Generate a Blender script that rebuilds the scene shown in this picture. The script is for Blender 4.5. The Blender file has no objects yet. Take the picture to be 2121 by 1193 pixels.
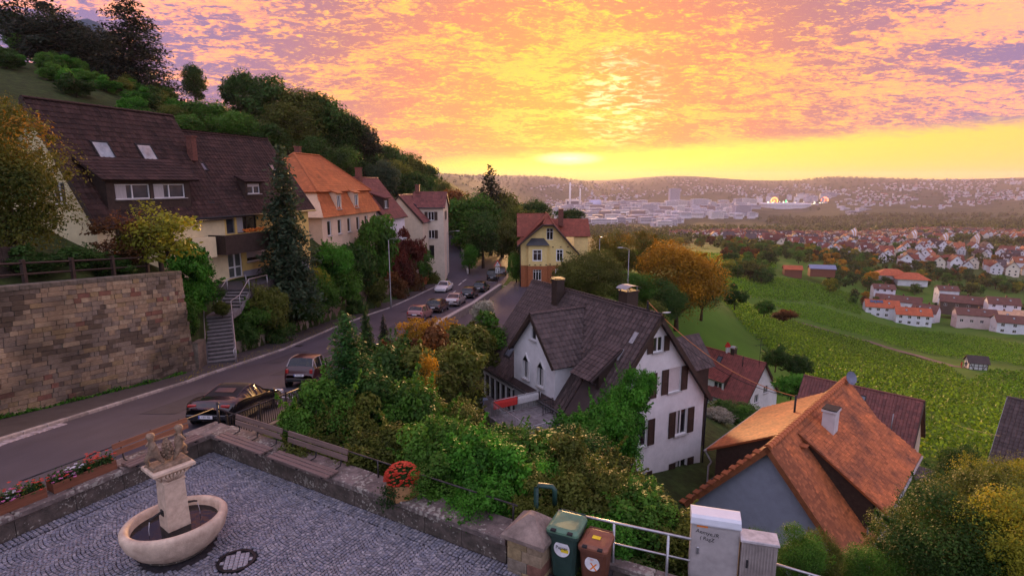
import bpy, bmesh, math, random
import numpy as np
from mathutils import Vector, Matrix, Euler
random.seed(7); np.random.seed(7)
R = math.radians
SC = bpy.context.scene
COL = SC.collection

# ------------------------------------------------------------------ camera
CAM_H = 7.6; PITCH = R(10.5); FPX = 1178.0
cam_d = bpy.data.cameras.new('camera'); cam = bpy.data.objects.new('camera', cam_d); COL.objects.link(cam)
cam_d.sensor_width = 36.0; cam_d.lens = 20.0; cam_d.clip_start = 0.1; cam_d.clip_end = 40000
cam.location = (0, 0, CAM_H); cam.rotation_euler = (R(90) - PITCH, 0, 0)
SC.camera = cam

# ------------------------------------------------------------------ world: sunset sky with a sheet of small clouds
SUN_AZ = R(5.6); SUN_EL = R(2.7)
SDIR = Vector((math.sin(SUN_AZ) * math.cos(SUN_EL), math.cos(SUN_AZ) * math.cos(SUN_EL), math.sin(SUN_EL)))
W = bpy.data.worlds.new('World'); SC.world = W; W.use_nodes = True
nt = W.node_tree; nt.nodes.clear()
def wn(t, **k):
    n = nt.nodes.new(t)
    for a, b in k.items(): setattr(n, a, b)
    return n
def lk(a, b): nt.links.new(a, b)
def wmath(op, a, b=None, c=None, clamp=False):
    n = wn('ShaderNodeMath', operation=op, use_clamp=clamp)
    for i, v in enumerate((a, b, c)):
        if v is None: continue
        if isinstance(v, (int, float)): n.inputs[i].default_value = v
        else: lk(v, n.inputs[i])
    return n.outputs[0]
def wramp(fac, stops, interp='LINEAR'):
    n = wn('ShaderNodeValToRGB'); n.color_ramp.interpolation = interp
    e = n.color_ramp.elements
    while len(e) < len(stops): e.new(0.5)
    for i, (p, c) in enumerate(stops): e[i].position = p; e[i].color = (*c, 1) if len(c) == 3 else c
    lk(fac, n.inputs[0]); return n.outputs[0]
def wmix(f, a, b, mode='MIX'):
    n = wn('ShaderNodeMix', data_type='RGBA', blend_type=mode)
    if isinstance(f, (int, float)): n.inputs[0].default_value = f
    else: lk(f, n.inputs[0])
    for i, v in ((6, a), (7, b)):
        if isinstance(v, tuple): n.inputs[i].default_value = (*v, 1)
        else: lk(v, n.inputs[i])
    return n.outputs[2]
tc = wn('ShaderNodeTexCoord'); DIR = tc.outputs['Generated']
sep = wn('ShaderNodeSeparateXYZ'); lk(DIR, sep.inputs[0]); EZ = sep.outputs[2]
dt = wn('ShaderNodeVectorMath', operation='DOT_PRODUCT'); lk(DIR, dt.inputs[0]); dt.inputs[1].default_value = SDIR
ANG = wmath('DIVIDE', wmath('ARCCOSINE', wmath('MINIMUM', dt.outputs['Value'], 0.99999)), math.pi)     # 0 at the sun, 1 opposite
# cloud plane coordinates
den = wmath('ADD', wmath('MAXIMUM', EZ, 0.0), 0.17)
cx = wmath('DIVIDE', sep.outputs[0], den); cy = wmath('DIVIDE', sep.outputs[1], den)
cmb = wn('ShaderNodeCombineXYZ'); lk(cx, cmb.inputs[0]); lk(cy, cmb.inputs[1])
mp = wn('ShaderNodeMapping'); mp.inputs['Rotation'].default_value = (0, 0, R(-24)); mp.inputs['Scale'].default_value = (1.0, 1.35, 1); lk(cmb.outputs[0], mp.inputs[0])
def wnoise(scale, detail, rough, dist=0.0, off=0.0):
    n = wn('ShaderNodeTexNoise'); n.inputs['Scale'].default_value = scale; n.inputs['Detail'].default_value = detail
    n.inputs['Roughness'].default_value = rough; n.inputs['Distortion'].default_value = dist
    if off:
        m = wn('ShaderNodeMapping'); m.inputs['Location'].default_value = (off, off * .7, 0); lk(mp.outputs[0], m.inputs[0]); lk(m.outputs[0], n.inputs['Vector'])
    else: lk(mp.outputs[0], n.inputs['Vector'])
    return n.outputs['Fac']
cells = wnoise(38.0, 6, 0.68, 0.6)
mid = wnoise(11.0, 6, 0.64, 0.9, 3.1)
big = wnoise(1.9, 5, 0.6, 0.6, 8.3)
dens = wmath('ADD', wmath('ADD', wmath('MULTIPLY', cells, 0.50), wmath('MULTIPLY', mid, 0.62)), wmath('MULTIPLY', big, 0.72))
dens = wmath('SUBTRACT', dens, 0.425)
lit = wramp(dens, [(0.445, (0, 0, 0)), (0.60, (1, 1, 1))], 'EASE')       # 1 = bright, thin, sun-caught; 0 = shaded base
lit_col = wramp(ANG, [(0.0, (0.50, 0.33, 0.045)), (0.05, (0.50, 0.238, 0.045)), (0.10, (0.465, 0.190, 0.054)), (0.17, (0.465, 0.172, 0.086)), (0.27, (0.44, 0.168, 0.132)), (0.40, (0.43, 0.27, 0.29)), (0.55, (0.41, 0.36, 0.42)), (1.0, (0.37, 0.36, 0.44))])
shade_col = wramp(ANG, [(0.0, (0.41, 0.205, 0.03)), (0.05, (0.38, 0.150, 0.045)), (0.09, (0.30, 0.108, 0.062)), (0.13, (0.20, 0.084, 0.085)), (0.18, (0.125, 0.074, 0.122)), (0.28, (0.095, 0.078, 0.155)), (0.45, (0.20, 0.185, 0.29)), (0.6, (0.26, 0.26, 0.37)), (1.0, (0.25, 0.27, 0.40))])
cloud = wmix(lit, shade_col, lit_col)
spark = wmath('MULTIPLY', wramp(wmath('ADD', wmath('MULTIPLY', cells, .6), wmath('MULTIPLY', mid, .4)), [(0.52, (0, 0, 0)), (0.66, (1, 1, 1))]), wramp(ANG, [(0.0, (1, 1, 1)), (0.05, (.9, .9, .9)), (0.10, (.62, .62, .62)), (0.16, (.36, .36, .36)), (0.24, (.08, .08, .08)), (0.3, (0, 0, 0))]))
cloud = wmix(spark, cloud, (0.54, 0.31, 0.026))
nis = wn('ShaderNodeTexSky', sky_type='NISHITA'); nis.sun_disc = False; nis.sun_elevation = SUN_EL; nis.sun_rotation = SUN_AZ; nis.dust_density = 3.0; nis.air_density = 1.4
band = wramp(ANG, [(0.0, (0.540, 0.381, 0.061)), (0.06, (0.553, 0.368, 0.046)), (0.16, (0.507, 0.297, 0.050)), (0.28, (0.474, 0.230, 0.073)), (0.5, (0.385, 0.231, 0.215)), (1.0, (0.192, 0.170, 0.254))])
nsc = wmix(1.0, nis.outputs[0], (0.06, 0.06, 0.06), 'MULTIPLY')
clear = wmix(0.82, nsc, band)
# the cloud sheet ends a few degrees above the horizon, with a ragged slanting edge
edge = wmath('ADD', wmath('ADD', EZ, wmath('MULTIPLY', sep.outputs[0], -0.055)), wmath('MULTIPLY', wmath('SUBTRACT', mid, 0.5), 0.035))
cov = wramp(edge, [(0.030, (0, 0, 0)), (0.052, (1, 1, 1))], 'EASE')
sky = wmix(cov, clear, cloud)
# thin bright gap where the sun burns through the sheet
g2 = wn('ShaderNodeVectorMath', operation='DOT_PRODUCT'); lk(DIR, g2.inputs[0])
GD = Vector((math.sin(R(10.2)) * math.cos(R(7.9)), math.cos(R(10.2)) * math.cos(R(7.9)), math.sin(R(7.9)))); g2.inputs[1].default_value = GD
gap = wmath('MULTIPLY', wramp(g2.outputs['Value'], [(0.9994, (0, 0, 0)), (0.99995, (1, 1, 1))], 'EASE'), wramp(mid, [(0.48, (0, 0, 0)), (0.62, (1, 1, 1))]))
sky = wmix(wmath('MULTIPLY', gap, 0.5), sky, (0.66, 0.52, 0.30))
# the veiled sun itself: a low bright streak under the edge of the sheet
yy_ = wmath('MAXIMUM', sep.outputs[1], 0.05); ex_ = wmath('DIVIDE', wmath('SUBTRACT', wmath('DIVIDE', sep.outputs[0], yy_), 0.098), 0.07); ez_ = wmath('DIVIDE', wmath('SUBTRACT', wmath('DIVIDE', EZ, yy_), 0.040), 0.013)
rad_ = wmath('SQRT', wmath('ADD', wmath('MULTIPLY', ex_, ex_), wmath('MULTIPLY', ez_, ez_)))
sky = wmix(wmath('MULTIPLY', wramp(rad_, [(0.0, (1, 1, 1)), (0.45, (.55, .55, .55)), (1.0, (0, 0, 0))], 'EASE'), wramp(cells, [(0.36, (.55, .55, .55)), (0.56, (1, 1, 1))])), sky, (0.85, 0.70, 0.30))
bg = wn('ShaderNodeBackground'); lk(sky, bg.inputs[0]); bg.inputs[1].default_value = 1.0
wo = wn('ShaderNodeOutputWorld'); lk(bg.outputs[0], wo.inputs[0])

# ------------------------------------------------------------------ sun (low, veiled by cloud) and exposure
sl = bpy.data.lights.new('sun', 'SUN'); so = bpy.data.objects.new('sun', sl); COL.objects.link(so)
sl.energy = 3.0; sl.angle = R(8); sl.color = (1.0, 0.56, 0.24)
so.rotation_euler = (-SDIR).to_track_quat('-Z', 'Y').to_euler(); so.location = (0, 0, 60)
SC.view_settings.view_transform = 'Standard'; SC.view_settings.look = 'None'
SC.view_settings.exposure = 1.7; SC.view_settings.gamma = 1.0
HAZE = 0.000055
SC.render.engine = 'CYCLES'
SC.cycles.max_bounces = 6; SC.cycles.transparent_max_bounces = 6; SC.cycles.volume_bounces = 0
SC.cycles.use_denoising = True

# ------------------------------------------------------------------ helpers
CP, SP = math.cos(PITCH), math.sin(PITCH)
def ray(px, py):
    u = (px - 1060.5) / FPX; v = (py - 596.5) / FPX
    return Vector((u, CP - v * SP, -(SP + v * CP)))
def at(px, py, z=None, Y=None, d=None):
    """where the sight line of a photo pixel meets a level, a depth or a distance (used once, to survey positions)"""
    r = ray(px, py)
    t = (z - CAM_H) / r.z if z is not None else (Y / r.y if Y is not None else d)
    return Vector((r.x * t, r.y * t, CAM_H + r.z * t))
def link(o, parent=None):
    COL.objects.link(o)
    if parent is not None: o.parent = parent
    return o
def tag(o, label=None, cat=None, group=None, kind=None):
    if label: o['label'] = label
    if cat: o['category'] = cat
    if group: o['group'] = group
    if kind: o['kind'] = kind
    return o
def empty(name, loc=(0, 0, 0), rz=0.0, label=None, cat=None, group=None, sc=None):
    o = bpy.data.objects.new(name, None); link(o); o.location = loc; o.rotation_euler = (0, 0, rz); o.empty_display_size = 0.2
    if sc: o.scale = sc
    return tag(o, label, cat, group)
def copy_tree(o, parent=None):
    c = o.copy(); COL.objects.link(c); c.parent = parent
    for ch in list(o.children): copy_tree(ch, c)
    return c
class MB:
    """collects geometry for one mesh"""
    def __init__(s): s.v = []; s.f = []; s.m = []; s.t = []
    def add(s, verts, faces, mi=0, tint=0.5):
        b = len(s.v); s.v += [tuple(p) for p in verts]; s.t += [tint] * len(verts)
        s.f += [tuple(i + b for i in f) for f in faces]; s.m += [mi] * len(faces); return s
    def quad(s, a, b, c, d, mi=0, tint=.5): return s.add([a, b, c, d], [(0, 1, 2, 3)], mi, tint)
    def box(s, c, size, rz=0.0, mi=0, M=None, tint=.5, ch=0.0):
        x, y, z = (k / 2 for k in size)
        if ch:
            x2, y2 = x - ch, y - ch
            P = [(-x, -y, -z), (x, -y, -z), (x, y, -z), (-x, y, -z), (-x, -y, z - ch), (x, -y, z - ch), (x, y, z - ch), (-x, y, z - ch), (-x2, -y2, z), (x2, -y2, z), (x2, y2, z), (-x2, y2, z)]
            Fc = [(3, 2, 1, 0), (0, 1, 5, 4), (1, 2, 6, 5), (2, 3, 7, 6), (3, 0, 4, 7), (4, 5, 9, 8), (5, 6, 10, 9), (6, 7, 11, 10), (7, 4, 8, 11), (8, 9, 10, 11)]
        else:
            P = [(-x, -y, -z), (x, -y, -z), (x, y, -z), (-x, y, -z), (-x, -y, z), (x, -y, z), (x, y, z), (-x, y, z)]
            Fc = [(3, 2, 1, 0), (0, 1, 5, 4), (1, 2, 6, 5), (2, 3, 7, 6), (3, 0, 4, 7), (4, 5, 6, 7)]
        if M is None:
            ca, sa = math.cos(rz), math.sin(rz)
            P = [(c[0] + p[0] * ca - p[1] * sa, c[1] + p[0] * sa + p[1] * ca, c[2] + p[2]) for p in P]
        else: P = [tuple(M @ Vector((p[0] + c[0], p[1] + c[1], p[2] + c[2]))) for p in P]
        return s.add(P, Fc, mi, tint)
    def tube(s, pts, r, n=6, mi=0, cap=True, tint=.5):
        pts = [Vector(p) for p in pts]; rs = r if isinstance(r, (list, tuple)) else [r] * len(pts)
        b = len(s.v); up = Vector((0, 0, 1))
        for i, p in enumerate(pts):
            d = (pts[min(i + 1, len(pts) - 1)] - pts[max(i - 1, 0)]).normalized()
            a = d.cross(up if abs(d.z) < .95 else Vector((1, 0, 0))).normalized(); q = d.cross(a)
            for k in range(n):
                t = 2 * math.pi * k / n; s.v.append(tuple(p + (a * math.cos(t) + q * math.sin(t)) * rs[i])); s.t.append(tint)
        for i in range(len(pts) - 1):
            for k in range(n):
                k2 = (k + 1) % n; s.f.append((b + i * n + k, b + i * n + k2, b + (i + 1) * n + k2, b + (i + 1) * n + k)); s.m.append(mi)
        if cap:
            s.f.append(tuple(b + k for k in range(n))[::-1]); s.m.append(mi)
            s.f.append(tuple(b + (len(pts) - 1) * n + k for k in range(n))); s.m.append(mi)
        return s
    def lathe(s, prof, n=24, c=(0, 0, 0), mi=0, sx=1.0, sy=1.0, tint=.5):
        b = len(s.v)
        for (r, z) in prof:
            for k in range(n):
                t = 2 * math.pi * k / n; s.v.append((c[0] + r * sx * math.cos(t), c[1] + r * sy * math.sin(t), c[2] + z)); s.t.append(tint)
        for i in range(len(prof) - 1):
            for k in range(n):
                k2 = (k + 1) % n; s.f.append((b + i * n + k, b + i * n + k2, b + (i + 1) * n + k2, b + (i + 1) * n + k)); s.m.append(mi)
        return s
    def prism(s, poly, z0, z1, mi=0, tint=.5):
        n = len(poly); P = [(p[0], p[1], z0) for p in poly] + [(p[0], p[1], z1) for p in poly]
        F = [tuple(range(n))[::-1], tuple(range(n, 2 * n))] + [(i, (i + 1) % n, (i + 1) % n + n, i + n) for i in range(n)]
        return s.add(P, F, mi, tint)
    def slab(s, poly, thick, mi=0, tint=.5):
        """poly: 3D polygon (ccw seen from its outer side); solid going down by thick along its normal"""
        P = [Vector(p) for p in poly]; nrm = (P[1] - P[0]).cross(P[2] - P[0]).normalized(); n = len(P)
        Q = [p - nrm * thick for p in P]
        F = [tuple(range(n)), tuple(range(n, 2 * n))[::-1]] + [(i, i + n, (i + 1) % n + n, (i + 1) % n) for i in range(n)]
        return s.add(P + Q, F, mi, tint)
    def mesh(s, name, mats, smooth=False, tint=False):
        me = bpy.data.meshes.new(name); me.from_pydata(s.v, [], s.f)
        for m in (mats if isinstance(mats, (list, tuple)) else [mats]): me.materials.append(m)
        if any(s.m): me.polygons.foreach_set('material_index', s.m)
        if smooth: me.polygons.foreach_set('use_smooth', [True] * len(s.f))
        if tint:
            a = me.attributes.new('tint', 'FLOAT', 'POINT'); a.data.foreach_set('value', s.t)
        me.update(); return me
    def build(s, name, mats, parent=None, smooth=False, tint=False):
        return link(bpy.data.objects.new(name, s.mesh(name, mats, smooth, tint)), parent)
def smoothstep(t): t = np.clip(t, 0, 1); return t * t * (3 - 2 * t)

# ------------------------------------------------------------------ materials
MT = {}
def mat(name, c, rough=.8, var=.18, scale=4.0, bump=0.0, bscale=30.0, metal=0.0, spec=.35, c2=None, big=0.0, tint=0.0, tcol=None, emit=None, rnd=0.0, coat=0.0, stretch=None):
    """principled material; two scales of noise on the object's own coordinates vary colour and relief"""
    if name in MT: return MT[name]
    m = bpy.data.materials.new(name); m.use_nodes = True; MT[name] = m
    t = m.node_tree; b = t.nodes['Principled BSDF']; L = t.links.new
    def N(k, **a):
        n = t.nodes.new(k)
        for x, y in a.items(): setattr(n, x, y)
        return n
    tcn = N('ShaderNodeTexCoord'); vec = tcn.outputs['Object']
    if stretch:
        mpn = N('ShaderNodeMapping'); mpn.inputs['Scale'].default_value = stretch; L(vec, mpn.inputs[0]); vec = mpn.outputs[0]
    n1 = N('ShaderNodeTexNoise'); n1.inputs['Scale'].default_value = scale; n1.inputs['Detail'].default_value = 5; n1.inputs['Roughness'].default_value = .65; L(vec, n1.inputs['Vector'])
    def mixc(f, a, bb, mode='MIX'):
        n = N('ShaderNodeMix', data_type='RGBA', blend_type=mode)
        if isinstance(f, float): n.inputs[0].default_value = f
        else: L(f, n.inputs[0])
        for i, v in ((6, a), (7, bb)):
            if isinstance(v, tuple): n.inputs[i].default_value = (*v[:3], 1)
            else: L(v, n.inputs[i])
        return n.outputs[2]
    c = tuple(c); lo = c2 if c2 else tuple(k * (1 - 1.6 * var) for k in c); hi = tuple(min(1, k * (1 + var)) for k in c)
    rp = N('ShaderNodeMapRange'); rp.inputs[1].default_value = .3; rp.inputs[2].default_value = .7; L(n1.outputs['Fac'], rp.inputs[0])
    col = mixc(rp.outputs[0], lo, hi)
    if big:
        n2 = N('ShaderNodeTexNoise'); n2.inputs['Scale'].default_value = scale * .16; n2.inputs['Detail'].default_value = 4; L(vec, n2.inputs['Vector'])
        r2 = N('ShaderNodeMapRange'); r2.inputs[1].default_value = .45; r2.inputs[2].default_value = .7; r2.inputs[4].default_value = big; L(n2.outputs['Fac'], r2.inputs[0])
        col = mixc(r2.outputs[0], col, tuple(k * .45 for k in c))
    if tint:
        at_ = N('ShaderNodeAttribute'); at_.attribute_name = 'tint'
        if tcol: col = mixc(at_.outputs['Fac'], col, tcol)
        else:
            mr = N('ShaderNodeMapRange'); mr.inputs[3].default_value = 1 - tint; mr.inputs[4].default_value = 1 + tint; L(at_.outputs['Fac'], mr.inputs[0])
            vm = N('ShaderNodeVectorMath', operation='SCALE'); L(col, vm.inputs[0]); L(mr.outputs[0], vm.inputs['Scale']); col = vm.outputs[0]
    if rnd:
        oi = N('ShaderNodeObjectInfo'); mr = N('ShaderNodeMapRange'); mr.inputs[3].default_value = 1 - rnd; mr.inputs[4].default_value = 1 + rnd; L(oi.outputs['Random'], mr.inputs[0])
        vm = N('ShaderNodeVectorMath', operation='SCALE'); L(col, vm.inputs[0]); L(mr.outputs[0], vm.inputs['Scale']); col = vm.outputs[0]
    L(col, b.inputs['Base Color'])
    b.inputs['Roughness'].default_value = rough; b.inputs['Metallic'].default_value = metal; b.inputs['Specular IOR Level'].default_value = spec
    if coat: b.inputs['Coat Weight'].default_value = coat; b.inputs['Coat Roughness'].default_value = .06
    if bump:
        n3 = N('ShaderNodeTexNoise'); n3.inputs['Scale'].default_value = bscale; n3.inputs['Detail'].default_value = 4; L(vec, n3.inputs['Vector'])
        bp = N('ShaderNodeBump'); bp.inputs['Strength'].default_value = bump; bp.inputs['Distance'].default_value = .02; L(n3.outputs['Fac'], bp.inputs['Height']); L(bp.outputs[0], b.inputs['Normal'])
    if emit:
        b.inputs['Emission Color'].default_value = (*emit[:3], 1); b.inputs['Emission Strength'].default_value = emit[3]
    return m
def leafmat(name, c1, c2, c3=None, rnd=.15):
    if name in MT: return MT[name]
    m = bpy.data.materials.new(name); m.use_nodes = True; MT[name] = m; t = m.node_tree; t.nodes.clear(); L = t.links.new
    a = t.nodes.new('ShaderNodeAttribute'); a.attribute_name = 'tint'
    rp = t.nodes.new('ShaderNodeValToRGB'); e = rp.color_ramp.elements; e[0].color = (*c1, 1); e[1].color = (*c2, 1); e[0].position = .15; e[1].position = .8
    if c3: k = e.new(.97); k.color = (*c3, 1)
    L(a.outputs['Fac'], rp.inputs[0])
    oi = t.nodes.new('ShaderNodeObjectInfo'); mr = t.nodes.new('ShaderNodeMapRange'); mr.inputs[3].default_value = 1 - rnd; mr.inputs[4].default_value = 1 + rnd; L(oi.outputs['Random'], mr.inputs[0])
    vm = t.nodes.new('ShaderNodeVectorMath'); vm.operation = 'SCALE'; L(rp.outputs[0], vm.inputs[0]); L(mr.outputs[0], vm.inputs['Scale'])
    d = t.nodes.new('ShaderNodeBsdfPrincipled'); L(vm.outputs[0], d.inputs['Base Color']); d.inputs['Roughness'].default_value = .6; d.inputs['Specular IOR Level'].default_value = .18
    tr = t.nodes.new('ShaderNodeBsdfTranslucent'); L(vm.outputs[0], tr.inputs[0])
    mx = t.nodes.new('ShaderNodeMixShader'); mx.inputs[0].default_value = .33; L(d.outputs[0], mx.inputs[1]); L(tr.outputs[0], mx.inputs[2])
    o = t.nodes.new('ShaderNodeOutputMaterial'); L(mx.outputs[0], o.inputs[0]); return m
def glass(name='window_glass', c=(.04, .045, .06), rough=.08):
    return mat(name, c, rough=rough, var=.3, scale=1.5, spec=.9)
# ------------------------------------------------------------------ terrain
def zroad(Y): return np.interp(Y, [-20, 0, 10, 17, 28, 40, 65, 93, 120, 160], [1.6, .75, .1, -.6, -2.6, -4.4, -7.0, -8.7, -9.4, -9.8])
def XL(Y): return np.interp(Y, [-20, 5, 17, 22, 26, 30, 35, 39, 50, 60.5, 74, 90, 104, 116, 124, 130, 138, 150], [-16, -16.2, -16.5, -16.6, -16.75, -16.85, -16.7, -16.6, -16.2, -15.3, -13.3, -11.4, -9.7, -8.6, -7.7, -6.4, -3.4, 3])
def XR(Y): return np.interp(Y, [-20, 3, 7, 11, 15.5, 18, 22, 35, 52, 70, 83, 89.6, 100, 112, 121, 130, 138, 150], [-26, -15.6, -13.65, -11.6, -9.45, -8.95, -8.5, -7.9, -6.9, -4.4, -2.4, -1.4, -.6, -.7, -.3, 1.2, 4, 10])
# plaza walls: corner, direction of right wall and of left wall (inner faces)
PC = Vector((-8.65, 15.3)); PR = (Vector((-0.15, 10.4)) - PC).normalized(); PL = (Vector((-11.0, 11.0)) - PC).normalized()
ctrl = []
for Y in list(range(-16, 140, 6)):
    z = float(zroad(Y)); ctrl += [(float(XL(Y)) - 1.0, Y, z), (float(XR(Y)) - .5, Y, z)]
ctrl += [  # terrace behind the sandstone wall, the garden and the hill
 (-20.2, 10, 4.1), (-20, 16, 3.9), (-20, 20, 3.6), (-19.6, 26, 3.0), (-19.3, 31, 2.4), (-24, 14, 4.2), (-24, 22, 3.8), (-23, 30, 2.8), (-22, 37, .6), (-20.2, 41.5, -.5), (-19.2, 46, -.7), (-22.3, 43.5, -.2), (-21, 47.5, -.2), (-19.9, 51, -.2), (-19.2, 50, -.6),
 (-19.2, 36, -2.4), (-20, 38.5, -1.5), (-18.3, 34, -3.3), (-18.9, 43, -1.6), (-28, 30, 5), (-34, 24, 6), (-40, 40, 8), (-30, 50, 4), (-26, 56, 2.0), (-19.4, 55, -.8), (-19.6, 60, -.2), (-18.6, 60, -1.2), (-17.4, 68, -2.6), (-16, 76, -3.6), (-14.8, 84, -5.0),
 (-45, 70, 13), (-70, 100, 24.5), (-93, 116, 30), (-110, 90, 31), (-140, 150, 34), (-60, 140, 22), (-42, 135, 15), (-35, 100, 9), (-25, 76, 2.5), (-27, 200, 2), (-60, 250, 12), (-21, 118, -4.5), (-15, 150, -7), (-60, 20, 14), (-70, 60, 19), (-120, 40, 30), (-60, -30, 14), (-150, -80, 30),
 (-11.5, 99, -8.9), (-13.3, 120, -5.6), (-14.5, 130, -4),
 (10, 170, -15), (6, 140, -10.5), (12, 100, -9.5), (5, 88, -8.4), (10, 80, -9.5), (3, 76, -9.1), (-1.3, 74, -8.9), (1, 62, -9.0), (-3, 62, -8.7), (-2, 52, -8.6), (-4.4, 52, -8.2), (-4, 44, -7.2), (-5, 34, -5.6), (-6, 26, -4.0), (-6, 20, -2.8),
 # the slope under the plaza wall, the house plots
 (-4, 16, -2.6), (0, 14, -2.6), (3, 12.2, -1.8), (5, 10.6, -1.0), (8, 9, -1.2), (12, 8, -2.4), (3, 17, -5.0), (5, 22, -7.4), (1, 25, -6.0), (9, 28, -9.4), (12, 33, -9.7), (6, 38, -9.6), (12, 42, -10.8), (8, 14.5, -4.4), (12, 16, -7.2), (16, 19, -9.2), (22, 14, -8.5), (30, 8, -9),
 (14, 24, -11.2), (17.5, 30, -12.6), (24, 34, -15), (24, 24, -13.2), (28, 40, -17.4), (34, 52, -20.5), (41, 50, -20.8), (46, 58, -22.5), (38, 40, -18.5), (40, 28, -16), (60, 30, -20), (60, 0, -16), (20, -10, -2), (20, -40, 0), (60, -60, -12),
 (20, 55, -14.5), (31, 77, -25.4), (24, 84, -24), (20, 70, -17), (18, 95, -14), (30, 110, -17), (39, 118, -18.5), (46, 100, -25), (55, 116, -27.5),
 # vineyards and valley
 (66, 70, -26), (90, 60, -32), (130, 40, -36), (90, 188, -37), (75, 200, -29.5), (126, 148, -42.3), (123, 134, -40), (160, 120, -46), (112, 305, -39), (60, 300, -33), (212, 312, -64.5), (227, 252, -60.5), (165, 326, -45), (179, 477, -50), (90, 480, -50), (300, 250, -66), (260, 160, -58), (300, 420, -70),
 (30, 320, -34), (0, 300, -24), (60, 700, -75), (-30, 330, 4), (-200, 400, 24), (-300, 800, 30), (-120, 900, -10), (400, 800, -76), (530, 593, -84), (485, 1300, -106), (250, 1000, -95), (800, 700, -90), (900, 1200, -96), (150, 1500, -120), (1200, 900, -80), (1900, 1500, -60),
 (322, 2000, -146), (900, 2100, -150), (1700, 2400, -140), (0, 2300, -140), (-500, 2400, 10), (951, 3325, -160), (1805, 3834, -157), (335, 3330, -156), (2900, 3500, -120), (-300, 3500, 30), (-700, 4200, 60), (300, 4600, -120), (1200, 4700, -130), (2400, 4800, -110), (3800, 4600, -60), (3300, 2200, -40),
 (500, 6000, 10), (1800, 6200, 0), (3200, 6200, 20), (5000, 5600, 30), (300, 7200, 70), (2000, 7400, 62), (4000, 7200, 66), (-600, 6600, 80), (-2500, 5000, 80), (6500, 6500, 60), (-2000, 2000, 80), (-2500, -2000, 60), (2500, -2500, 20), (0, -4000, 40), (5000, 0, 0), (-5000, 3000, 90), (1000, 8800, 40), (4500, 8300, 40), (8000, 4500, 40)]
CT = np.array(ctrl, float)
def qmap(x, y):
    r = np.hypot(x, y) + 1e-6; k = np.log1p(r / 9.0) / r
    return x * k, y * k
qx, qy = qmap(CT[:, 0], CT[:, 1])
def kern(r): return np.where(r > 1e-9, r * r * np.log(r + 1e-12), 0.0)
def _solve():
    n = len(CT); K = kern(np.hypot(qx[:, None] - qx[None], qy[:, None] - qy[None])) + 2e-4 * np.eye(n)
    Pm = np.column_stack([np.ones(n), qx, qy]); A = np.zeros((n + 3, n + 3)); A[:n, :n] = K; A[:n, n:] = Pm; A[n:, :n] = Pm.T
    return np.linalg.solve(A, np.concatenate([CT[:, 2], np.zeros(3)]))
TW = _solve()
def tbase(x, y):
    ax, ay = qmap(np.asarray(x, float), np.asarray(y, float)); sh = ax.shape; ax = ax.ravel(); ay = ay.ravel(); out = np.zeros(len(ax))
    for i in range(0, len(ax), 20000):
        a, b = ax[i:i + 20000, None], ay[i:i + 20000, None]
        out[i:i + 20000] = kern(np.hypot(a - qx[None], b - qy[None])) @ TW[:-3] + TW[-3] + a[:, 0] * TW[-2] + b[:, 0] * TW[-1]
    return out.reshape(sh)
def height(x, y):
    x = np.asarray(x, float); y = np.asarray(y, float); b = tbase(x, y)
    xl = np.where(y < 31.7, np.minimum(XL(y) - 2.25, np.interp(y, [3, 20, 31.4], [-19.85, -19.4, -18.6])), XL(y) - 2.25); xr = XR(y) + .1
    d = np.maximum(np.where(x < xl, (xl - x) / .7, 0), np.where(x > xr, (x - xr) / 1.0, 0))
    d = np.where((y > 142) | (y < -30), 9.0, d)
    b = np.where(x < 30, np.where(d < 1, (zroad(y) - .12) * (1 - smoothstep(d)) + b * smoothstep(d), b), b)
    # the plaza is level: keep the soil below its paving
    dr = (x - PC.x) * (-PR.y) + (y - PC.y) * PR.x      # >0 beyond the right wall
    dl = -((x - PC.x) * (-PL.y) + (y - PC.y) * PL.x)   # >0 beyond the left wall
    w = smoothstep(np.maximum(dr - .35, dl - .35) / .7)
    near = (np.hypot(x, y) < 40) & (x < 16)
    return np.where(near, -.35 * (1 - w) + b * w, b)
def hz(x, y): return float(height(np.array([x]), np.array([y]))[0])
ths = np.concatenate([np.arange(-180, -66, 6), np.arange(-66, 66.1, .55), np.arange(72, 180.1, 6)]) * math.pi / 180
rs = np.concatenate([np.exp(np.arange(math.log(2.5), math.log(16), .05)), np.exp(np.arange(math.log(16), math.log(60), .014)), np.exp(np.arange(math.log(60), math.log(9300), .034))])
TH, RR = np.meshgrid(ths, rs); GX = RR * np.sin(TH); GY = RR * np.cos(TH); GZ = height(GX, GY)
rng = np.random.RandomState(3)
GZ += np.where(RR > 60, (rng.rand(*GZ.shape) - .5) * np.clip(RR * .0025, 0, 5), 0)
gv = np.column_stack([GX.ravel(), GY.ravel(), GZ.ravel()]); nc = len(ths); gf = []
for i in range(len(rs) - 1):
    b0 = i * nc
    gf += [(b0 + j, b0 + j + 1, b0 + nc + j + 1, b0 + nc + j) for j in range(nc - 1)]
gm = bpy.data.meshes.new('ground'); gm.from_pydata(gv.tolist(), [], [f[::-1] for f in gf]); gm.polygons.foreach_set('use_smooth', [True] * len(gf))
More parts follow.
